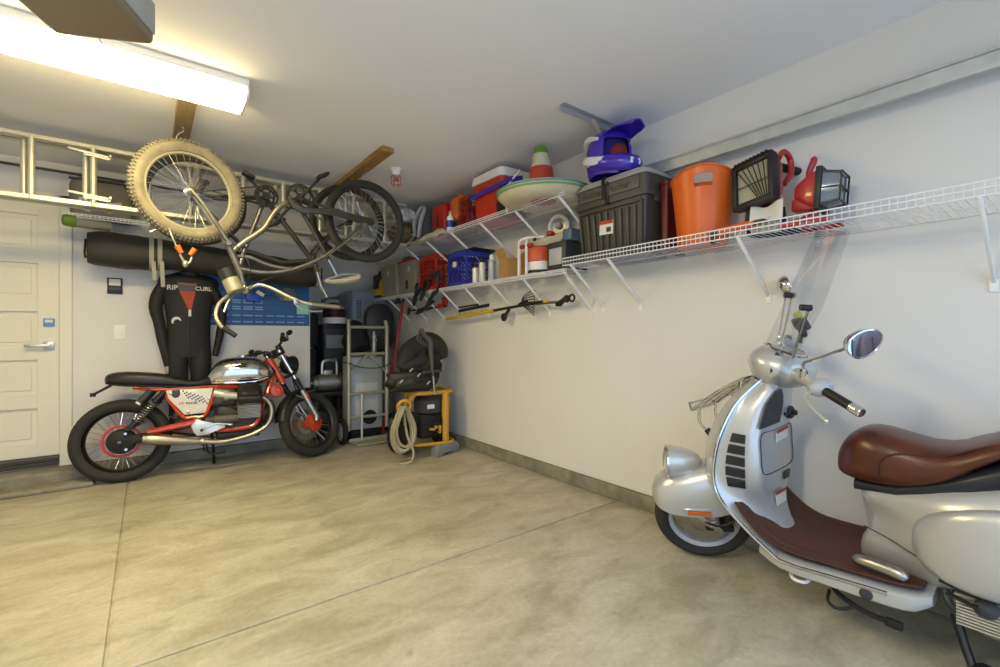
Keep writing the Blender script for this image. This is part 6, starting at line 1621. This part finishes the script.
k = MB(); k.box((.02, -.034, -.03), (.10, .006, .035), bev=.002); lab(k.build('strip', mat('dull_yellow', '#a89a35', .5), t), 'yellow strip')
p = at(254, 297, Y=YB-.05)
t = thing('blue_box', 'small bright blue box fixed on the poster below the bicycle lamp', 'box', (p.x, YB-.035, p.z-.04))
k = MB(); k.box((0, 0, .035), (.13, .055, .07), bev=.004); k.build('body', mat('bright_blue', '#2452b8', .4), t)
k = MB(); k.box((.05, -.05, .075), (.075, .003, .035), rot=(.3, .5, .2)); k.build('paper_tag', M['paper'], t, smooth=0)
# thermostat frame and switch
p = at(115, 286, Y=YB)
t = thing('wall_controller', 'small black framed controller with a white card on the wall left of the wetsuit', 'controller', (p.x, YB, p.z))
k = MB(); k.box((0, -.010, 0), (.10, .02, .135), bev=.004); k.build('case', M['black'], t)
k = MB(); k.box((.0, -.0215, .03), (.075, .003, .055)); k.build('card', M['paper'], t, smooth=0)
k = MB(); k.box((.0, -.0215, -.025), (.075, .003, .018)); k.build('display', M['dark'], t, smooth=0)
p = at(120, 332, Y=YB)
t = thing('light_switch', 'white rocker light switch on the back wall above the motorcycle tail', 'light switch', (p.x, YB, p.z))
k = MB(); k.box((0, -.004, 0), (.078, .008, .122), bev=.003); k.build('cover_plate', M['white'], t)
k = MB(); k.box((0, -.010, 0), (.033, .008, .066), rot=(.06, 0, 0), bev=.002); k.build('rocker', M['white'], t)
# stuff on the back shelf behind the ladder
p = at(98, 194, Y=4.92)
t = thing('grey_bin', 'grey fabric bin with pale pockets on the shelf behind the ladder', 'bin', (p.x+.03, 4.92, 2.094))
k = MB(); k.ring_loft([[(x, y, z) for x, y in rrect(w_, .26, .05)] for z, w_ in ((0, .36), (.02, .38), (.23, .39), (.275, .36), (.295, .28))]); k.build('body', mat('bin_grey', '#6e685e', .7, var=.08), t)
k = MB(); k.tube([(-.19, -.13, .27), (.13, -.13, .28), (.19, -.13, .22), (.20, -.13, .01)], .010, n=6); lab(k.build('edge_piping', M['black'], t), 'black piping')
k = MB(); k.box((-.10, -.132, .08), (.09, .006, .09), rot=(0, .3, 0)); k.box((.08, -.132, .08), (.10, .006, .08), rot=(0, -.2, 0)); lab(k.build('pocket', M['lgrey'], t, smooth=0), 'pale pocket')
p = at(72, 217, Y=4.78)
t = thing('rolled_mat', 'clear plastic tube with a green end hanging below the end of the back shelf', 'tube', (p.x, 4.79, 1.99))
k = MB(); k.cyl((.0, -.02, .04), (.22, .06, .045), .042, n=18); k.build('tube', mat('clear_tube', '#a6a494', .3, trans=.35, ior=1.1), t)
k = MB(); k.lathe([(.02, -.025), (.038, -.02), (.045, 0), (.045, .05)], (-.03, -.03, .04), (1, .33, 0), 18); lab(k.build('end_cap', M['ltgreen'], t), 'green end')
k = MB(); k.tube([(.1, .01, .085), (.1, .01, .105)], .004, n=6); k.build('hanger_wire', M['wire'], t)

# ------------------------------------------------------------------ alcove clutter
def px_thing(name, label, cat, loc, **k): return thing(name, label, cat, loc, **k)
t = thing('storage_cabinet', 'pale blue-grey upright plastic cabinet at the back of the alcove', 'cabinet', (2.325, 5.98, 0))
M['cab'] = mat('cabinet_grey', '#8d969f', .5, var=.04)
k = MB(); k.box((0, .0, .86), (.56, .5, 1.72), bev=.01); cb_ = k.build('body', M['cab'], t)
for sx in (-1, 1):
    k = MB(); k.box((sx*.138, -.258, .86), (.268, .02, 1.66), bev=.006); dd_ = k.build('door', M['cab'], t)
    k = MB(); k.box((sx*.03, -.272, .95), (.015, .012, .14), bev=.004); k.build('door_handle', M['grey'], dd_)
k = MB()
for i in range(8):
    for j in range(3): k.box((-.22+j*.022, -.27, 1.38+i*.03), (.012, .004, .018))
k.build('vent_holes', M['black'], cb_, smooth=0)
t = thing('grey_wheeled_bin', 'tall dark grey bin in the alcove carrying the white and black helmet', 'bin', (1.83, 5.80, 0))
k = MB(); taper_box(k, .28, .34, .36, .44, .06, 1.24, .04); bd_ = k.build('body', M['dark'], t)
k = MB(); taper_box(k, .39, .47, .38, .46, 1.23, 1.285, .04); k.build('lid', M['black'], t)
k = MB(); k.box((0, -.225, 1.08), (.30, .02, .16), bev=.01); k.build('front_panel', M['grey'], bd_)
for sx in (-1, 1):
    k = MB(); k.cyl((sx*.13, .1, .09), (sx*.17, .1, .09), .09, n=18); k.build('wheel', M['black'], t)
t = thing('full_face_helmet', 'white and black full-face helmet with a brown visor on the dark grey bin', 'helmet', (1.83, 5.74, 1.287))
k = MB(); k.lathe([(.075, 0), (.115, .02), (.135, .09), (.138, .14), (.125, .20), (.085, .25), (.03, .27), (.001, .272)], n=32); sh_ = k.build('shell', M['black'], t, smooth=60)
k = MB(); k.sheet(lambda u, v: (.142*math.sin(lerp(-1.9, 1.9, u)), -.142*math.cos(lerp(-1.9, 1.9, u))-.01, lerp(.012, .085, v)-.0), 24, 6, .006); lab(k.build('chin_bar', M['white'], t), 'white chin bar')
k = MB(); k.sheet(lambda u, v: (.140*math.sin(lerp(-1.3, 1.3, u))*(1-.08*v), -.144*math.cos(lerp(-1.3, 1.3, u))*(1-.08*v), lerp(.085, .185, v)), 24, 6, .004); lab(k.build('visor', mat('brown_visor', '#4a2418', .15, coat=.5), t), 'reddish brown visor')
k = MB(); k.sheet(lambda u, v: (.13*math.sin(lerp(-1.2, 1.2, u))*(1-.25*v), -.135*math.cos(lerp(-1.2, 1.2, u))*(1-.25*v), lerp(.192, .238, v)), 20, 5, .004); lab(k.build('brow_band', M['lgrey'], t), 'pale brow band')
# motor on stand
t = thing('motor_unit', 'silver motor with a tube handle on a dark stand left of the hand truck', 'motor', (1.62, 5.34, 0))
k = MB(); k.cyl((-.11, 0, .62), (.10, 0, .62), .095, n=24); k.cyl((.10, 0, .62), (.13, 0, .62), .07, n=20); k.cyl((-.11, 0, .62), (-.16, 0, .62), .075, n=20); k.box((0, -.02, .735), (.10, .09, .06), bev=.012); k.cyl((-.16, 0, .62), (-.24, 0, .62), .022, n=12); k.build('motor', M['alucast'], t)
k = MB(); k.tube([(-.06, -.02, .72), (-.055, -.02, .84), (-.02, -.02, .87), (.08, .02, .87), (.12, .04, .85), (.13, .05, .60)], .016, n=10, sub=4); k.build('tube_handle', M['alu'], t)
k = MB(); k.cyl((.13, .02, .62), (.15, .02, .62), .11, n=28); k.torus((.14, .02, .62), (1, 0, 0), .11, .012, 32, 8); k.build('fan_guard', M['dark'], t)
k = MB()
for x in (-.14, .12): k.bar((x, -.08, 0), (x, -.02, .55), .03, .03); k.bar((x, .10, 0), (x, .02, .55), .03, .03)
k.box((0, 0, .50), (.36, .24, .05), bev=.01); k.box((0, 0, .22), (.38, .26, .20), bev=.02); k.build('stand', M['black'], t)
for x in (-.20, -.235):
    k = MB(); k.cyl((x, .06, .10), (x, .06, .98), .012, n=10); k.build('upright_tube', M['alu'], t)
t = thing('storage_stack', 'tall black stack standing against the alcove side wall', 'stack', (1.49, 5.80, 0))
k = MB(); k.box((0, 0, .50), (.16, .5, 1.0), bev=.02); k.box((.02, -.02, 1.22), (.20, .40, .40), bev=.04); k.build('body', M['black'], t)
k = MB(); k.box((.0, -.26, .45), (.13, .02, .7), bev=.01); k.build('front_panel', M['dark'], t)
# black seats / bags piled behind the hand truck
t = thing('chair_back', 'dark grey rounded chair back standing in front of the pale cabinet', 'chair back', (2.29, 5.46, .955))
k = MB(); k.ring_loft([[(x*.19*s_, y_, .30+z*.29*s_) for x, z in ell(1, -1, 1, 3, 32)] for s_, y_ in ((.9, -.06), (1, -.03), (1, .02), (.92, .05))]); k.build('cushion', M['dark'], t, smooth=60)
k = MB(); k.box((0, .04, -.45), (.08, .06, .98), bev=.01); k.box((0, .0, -.935), (.30, .34, .03), bev=.01); k.build('post', M['black'], t)
t = thing('backpack', 'black bag slumped behind the top bar of the hand truck', 'bag', (1.97, 5.38, .0))
k = MB(); taper_box(k, .26, .22, .28, .24, 0, .95, .05); k.build('crate_stack', M['blackmat'], t)
blob((.0, 0, 1.12), (.15, .12, .20), 4, .25, bottom=.94).build('bag', M['blackmat'], t)
# hand truck
HT = Vector((1.925, 4.86, 0))
t = thing('hand_truck', 'pale grey tubular hand truck standing by the motorcycle front wheel', 'hand truck', HT)
M['ht'] = mat('hand_truck_paint', '#a9a792', .42, .35, var=.06)
k = MB()
for sx in (-1, 1):
    k.tube([(sx*.215, .02, .14), (sx*.215, .02, 1.25), (sx*.21, .05, 1.32)], .021, n=12)
for z in (1.245, .955, .525, .27): k.cyl((-.215, .02, z), (.215, .02, z), .0165, n=10)
k.bar((-.195, .02, .76), (.0, .02, .955), .02, .026, up=(0, 1, 0)); k.bar((.195, .02, .76), (.0, .02, .955), .02, .026, up=(0, 1, 0))
k.build('frame', M['ht'], t)
k = MB(); k.box((0, -.10, .015), (.42, .22, .012), bev=.003); k.box((0, .0, .03), (.44, .02, .04), bev=.004); k.build('toe_plate', M['ht'], t)
for sx in (-1, 1):
    k = MB(); c = Vector((sx*.285, .03, .135)); k.sweep_ring(c, (1, 0, 0), [(.135, -.018), (.138, 0), (.135, .018), (.12, .026), (.098, .024), (.098, -.024), (.12, -.026)], 40); wl_ = k.build('wheel', M['blackmat'], t)
    k = MB(); k.lathe([(.098, .0), (.092, .022), (.05, .026), (.03, .034), (.001, .036)], c, (sx, 0, 0), 28)
    for q in range(5):
        a = q*2*PI/5; k.bar(c+Vector((sx*.01, .03*math.cos(a), .03*math.sin(a))), c+Vector((sx*.012, .09*math.cos(a), .09*math.sin(a))), .02, .012, up=(1, 0, 0))
    lab(k.build('wheel_hub', M['lgrey'], wl_), 'pale hub')
    k = MB(); k.cyl((sx*.20, .03, .135), (sx*.30, .03, .135), .012, n=10); k.build('axle', M['steel'], t)
k = MB(); k.cyl((-.09, -.03, .03), (-.09, -.02, .52), .014, n=10); k.build('front_tube', M['alu'], t)
t = thing('boxy_appliance', 'pale grey boxy appliance carried on the hand truck', 'appliance', HT+Vector((.01, .20, 0)))
k = MB(); k.box((0, .02, .52), (.37, .26, .80), bev=.015); ap_ = k.build('body', mat('appliance_grey', '#a7abab', .45, .1, var=.04), t)
k = MB(); k.box((.0, -.115, .42), (.26, .012, .42), bev=.003); k.build('front_panel', mat('appliance_panel', '#b9bbb8', .4), ap_)
k = MB(); k.lathe([(.08, 0), (.08, .01)], (.03, -.118, .25), (0, -1, 0), 20); k.build('dark_opening', M['black'], ap_)
k = MB(); k.box((0, .02, .06), (.34, .24, .12)); k.build('base', M['black'], ap_)
k = MB(); k.tube([(-.235, -.20, .86), (-.10, -.215, .81), (.10, -.215, .80), (.24, -.20, .85), (.21, .15, .86), (-.2, .15, .87)], .005, n=6, sub=5, closed=True); lab(k.build('strap_cord', M['black'], ap_), 'thin black cord')
k = MB(); k.cyl((.12, -.02, .92), (.12, -.02, 1.16), .028, n=14); k.cyl((.12, -.02, 1.16), (.12, -.02, 1.2), .016, n=12); k.box((.12, -.03, 1.10), (.05, .05, .03), bev=.006); lab(k.build('valve', M['alucast'], ap_), 'silver valve body')
# red pole
a_, b_ = at(403, 303, Y=4.98), at(388, 385, Y=5.02)
t = thing('red_pole', 'red steel bar leaning in the corner behind the pressure washer', 'bar', (b_.x-.08, b_.y, 0))
o_ = Vector(t.location)
k = MB(); k.bar(Vector((0, 0, .004)), a_-o_, .045, .03, bev=.004); k.build('bar', mat('bar_red', '#9c2020', .4, coat=.3), t)
k = MB(); k.bar(a_-o_, a_-o_+(a_-b_).normalized()*.05, .04, .026, bev=.006); k.build('end_cap', M['black'], t)
# ------------------------------------------------------------------ pressure washer
PW = Vector((2.22, 4.10, 0))
t = thing('pressure_washer', 'pressure washer with a yellow tube frame against the right wall', 'pressure washer', PW)
k = MB()
k.tube([(-.24, -.10, .13), (-.20, -.20, .125), (.10, -.24, .115), (.20, -.16, .115), (.20, .12, .115), (.10, .2, .12), (-.20, .2, .13)], .017, n=10, sub=5, closed=True)
k.tube([(-.22, -.06, .60), (-.15, -.16, .60), (.10, -.18, .60), (.21, -.12, .60), (.21, .08, .60), (.08, .16, .60), (-.16, .13, .60)], .020, n=10, sub=5, closed=True)
k.cyl((.105, -.195, .10), (.105, -.19, .60), .032, n=14); k.cyl((.105, -.19, .36), (.105, -.19, .52), .037, n=14); k.cyl((-.15, .17, .12), (-.15, .15, .60), .02, n=10)
k.build('frame', M['gold'], t)
k = MB(); k.torus((-.335, -.19, .50), (.2, 1, .3), .058, .017, 24, 10); k.bar((-.29, -.17, .53), (-.20, -.14, .60), .025, .025); lab(k.build('hose_hook', M['gold'], t), 'yellow hose ring')
k = MB(); k.prism([(-.15, 0), (-.07, 0), (-.05, .035), (.05, .035), (.07, 0), (.15, 0), (.155, .07), (.12, .11), (-.12, .11), (-.15, .07)], (.09, -.21, 0), (1, .25, 0), (0, 0, 1), .09, bev=.01); lab(k.build('foot', M['grey'], t), 'grey plastic foot')
k = MB(); k.lathe([(.03, 0), (.15, .0), (.155, .03), (.155, .12), (.12, .16)], (.02, -.02, .40), (0, 0, 1), 28); eng_ = k.build('motor_cover', M['dark'], t)
k = MB(); k.box((-.05, -.178, .47), (.075, .006, .04)); k.build('sticker', M['paper'], eng_, smooth=0)
k = MB(); k.box((.0, -.01, .27), (.26, .24, .24), bev=.03); k.cyl((.02, -.13, .27), (.02, -.18, .27), .05, n=18); k.box((.12, -.05, .20), (.1, .2, .12), bev=.02); k.cyl((-.22, .02, .14), (-.27, .02, .14), .13, n=24); k.box((-.16, .0, .3), (.1, .12, .2), bev=.02); k.build('engine', M['blackmat'], t)
k = MB(); k.cyl((.0, -.17, .27), (.0, -.205, .27), .014, n=10); k.box((-.03, -.17, .25), (.05, .03, .02)); k.box((.05, -.17, .24), (.03, .03, .08), bev=.006); lab(k.build('pump_fittings', M['gold'], t), 'brass pump fittings')
for sx in (-1, 1):
    k = MB(); c = Vector((sx*.25-.03, .15, .13)); k.torus(c, (1, 0, 0), .10, .03, 28, 10); k.cyl(c-Vector((.02, 0, 0)), c+Vector((.02, 0, 0)), .08, n=20); k.build('wheel', M['black'], t)
# hose
t = thing('hose_coil', 'beige high-pressure hose coiled on the yellow ring of the pressure washer', 'hose', PW+Vector((-.37, -.24, .0)))
k = MB(); random.seed(3); pts = []
for c in range(7):
    w_ = .085+.02*random.random(); h_ = .18+.035*random.random(); ox = random.uniform(-.02, .02); oy = random.uniform(-.03, .02); tilt = random.uniform(-.15, .15)
    for q in range(12):
        a = PI/2+q*2*PI/12
        x = w_*math.cos(a)+.0; z = h_*math.sin(a)
        pts.append((ox+x*(1-.35*max(0, math.sin(a)))+tilt*z*.3, oy+.02*math.sin(a*2)+c*.006-.02, .505-h_+z))
pts += [(.02, -.04, .25), (.07, -.07, .10), (.02, -.10, .02), (-.06, -.06, .012), (.0, .02, .012), (.15, .05, .014)]
k.tube(pts, .0105, n=8, sub=3); k.build('hose', mat('beige_hose', '#a39a78', .5), t)
# jacket heap and gun
t = thing('padded_jacket', 'black padded jacket heaped on top of the pressure washer', 'jacket', PW+Vector((-.09, -.02, .62)))
b = blob((-.10, -.02, .085), (.27, .17, .12), 12, .35, 2.0, 30, 18, bottom=.002); bd_ = b.build('body', mat('black_textile', '#24231f', .55, bump=.25, bscale=40), t, smooth=60)
b = blob((.08, .05, .20), (.17, .13, .20), 15, .3, 2.0, 26, 16, bottom=.002); b.build('sleeve', M['blackmat'], t, smooth=60)
k = MB(); k.tube([(-.19, .02, .22), (-.12, .03, .36), (.0, .04, .44), (.14, .04, .47), (.24, .02, .40), (.28, .0, .30)], [.05, .085, .095, .10, .085, .04], n=16, sub=4, flat=.85); k.tube([(-.19, .02, .22), (.02, 0, .28), (.2, 0, .30)], [.05, .07, .06], n=12, sub=3); lab(k.build('hood', mat('dark_cloth', '#2e2c26', .75, bump=.2, bscale=50), t, smooth=60), 'dark grey cloth draped over')
for x, z in ((-.12, .15), (-.30, .10), (-.02, .07), (-.20, .20)):
    k = MB(); k.bar((x, -.19, z), (x+.03, -.195, z+.03), .012, .012, bev=.003); k.build('buckle', M['lgrey'], bd_)
g0 = at(419, 331, Y=3.90)
t = thing('spray_gun', 'grey pressure washer spray gun with a long lance stuck upright in the washer', 'spray gun', at(434, 392, Y=3.88))
o_ = Vector(t.location)
def G(px, py, Y=3.88): return at(px, py, Y=Y)-o_
k = MB(); k.tube([G(421, 329), G(425, 336), G(430, 341), G(431, 352), G(432, 368), G(433, 376)], [.018, .022, .026, .022, .016, .012], n=12, sub=3); k.tube([G(421, 329), G(417, 338), G(421, 343), G(428, 345)], .009, n=8, sub=3); k.tube([G(424, 334), G(420, 339), G(424, 342)], .007, n=8, sub=2); k.build('gun_body', mat('gun_grey', '#4c4a45', .5), t)
k = MB(); k.cyl(G(433, 374), G(434.5, 395), .010, n=12); k.build('lance', M['steel'], t)
k = MB(); k.bar(G(422, 372.5), G(442, 370.5), .025, .03, bev=.008); k.build('cross_handle', M['dark'], t)
# ------------------------------------------------------------------ light
def area(name, loc, size, power, col, rot=(0, 0, 0)):
    l = bpy.data.lights.new(name, 'AREA'); l.energy = power; l.color = col; l.shape = 'RECTANGLE'; l.size, l.size_y = size
    o = bpy.data.objects.new(name, l); COL.objects.link(o); o.location = loc; o.rotation_euler = rot
    return o
area('fluorescent_tube_light', (-0.17, 2.945, 2.42), (1.18, 0.24), 20, (1.0, 0.82, 0.36))
# fluorescent fixture added as fill light, unseen overhead outside the frame
t = thing('fluorescent_light', 'unseen white fluorescent fixture added on the ceiling as fill light, nearer the garage doorway', 'ceiling light', (-0.75, 0.55, CH))
b = MB(); b.box((0, 0, -0.02), (1.22, 0.30, 0.04), bev=0.006); b.build('housing', M['white'], t)
ln = MB(); ln.ring_loft([[(x, y, z) for y, z in prof] for x in (-0.598, 0.598)]); ln.build('lens', mat('fill_lens_neutral', '#fffaf0', 0.4, emit='#fff4dc', estr=50.0), t)
w = bpy.data.worlds.new('sky'); SC.world = w; w.use_nodes = True
bg = w.node_tree.nodes['Background']
bg.inputs['Color'].default_value = (0.47, 0.67, 1.0, 1); bg.inputs['Strength'].default_value = 2.2
# ------------------------------------------------------------------ camera
cd = bpy.data.cameras.new('camera'); cam = bpy.data.objects.new('camera', cd); COL.objects.link(cam)
cd.sensor_width = 36.0; cd.lens = 36.0*FPX/1000; cd.shift_y = 0.0015; cd.clip_start = 0.02
cam.location = (0, 0, CAMH); cam.rotation_euler = (R(90), 0, -YAW)
SC.camera = cam
vs = SC.view_settings
vs.view_transform = 'Standard'; vs.look = 'None'; vs.gamma = 1.0; vs.use_curve_mapping = False
vs.exposure = 0.34
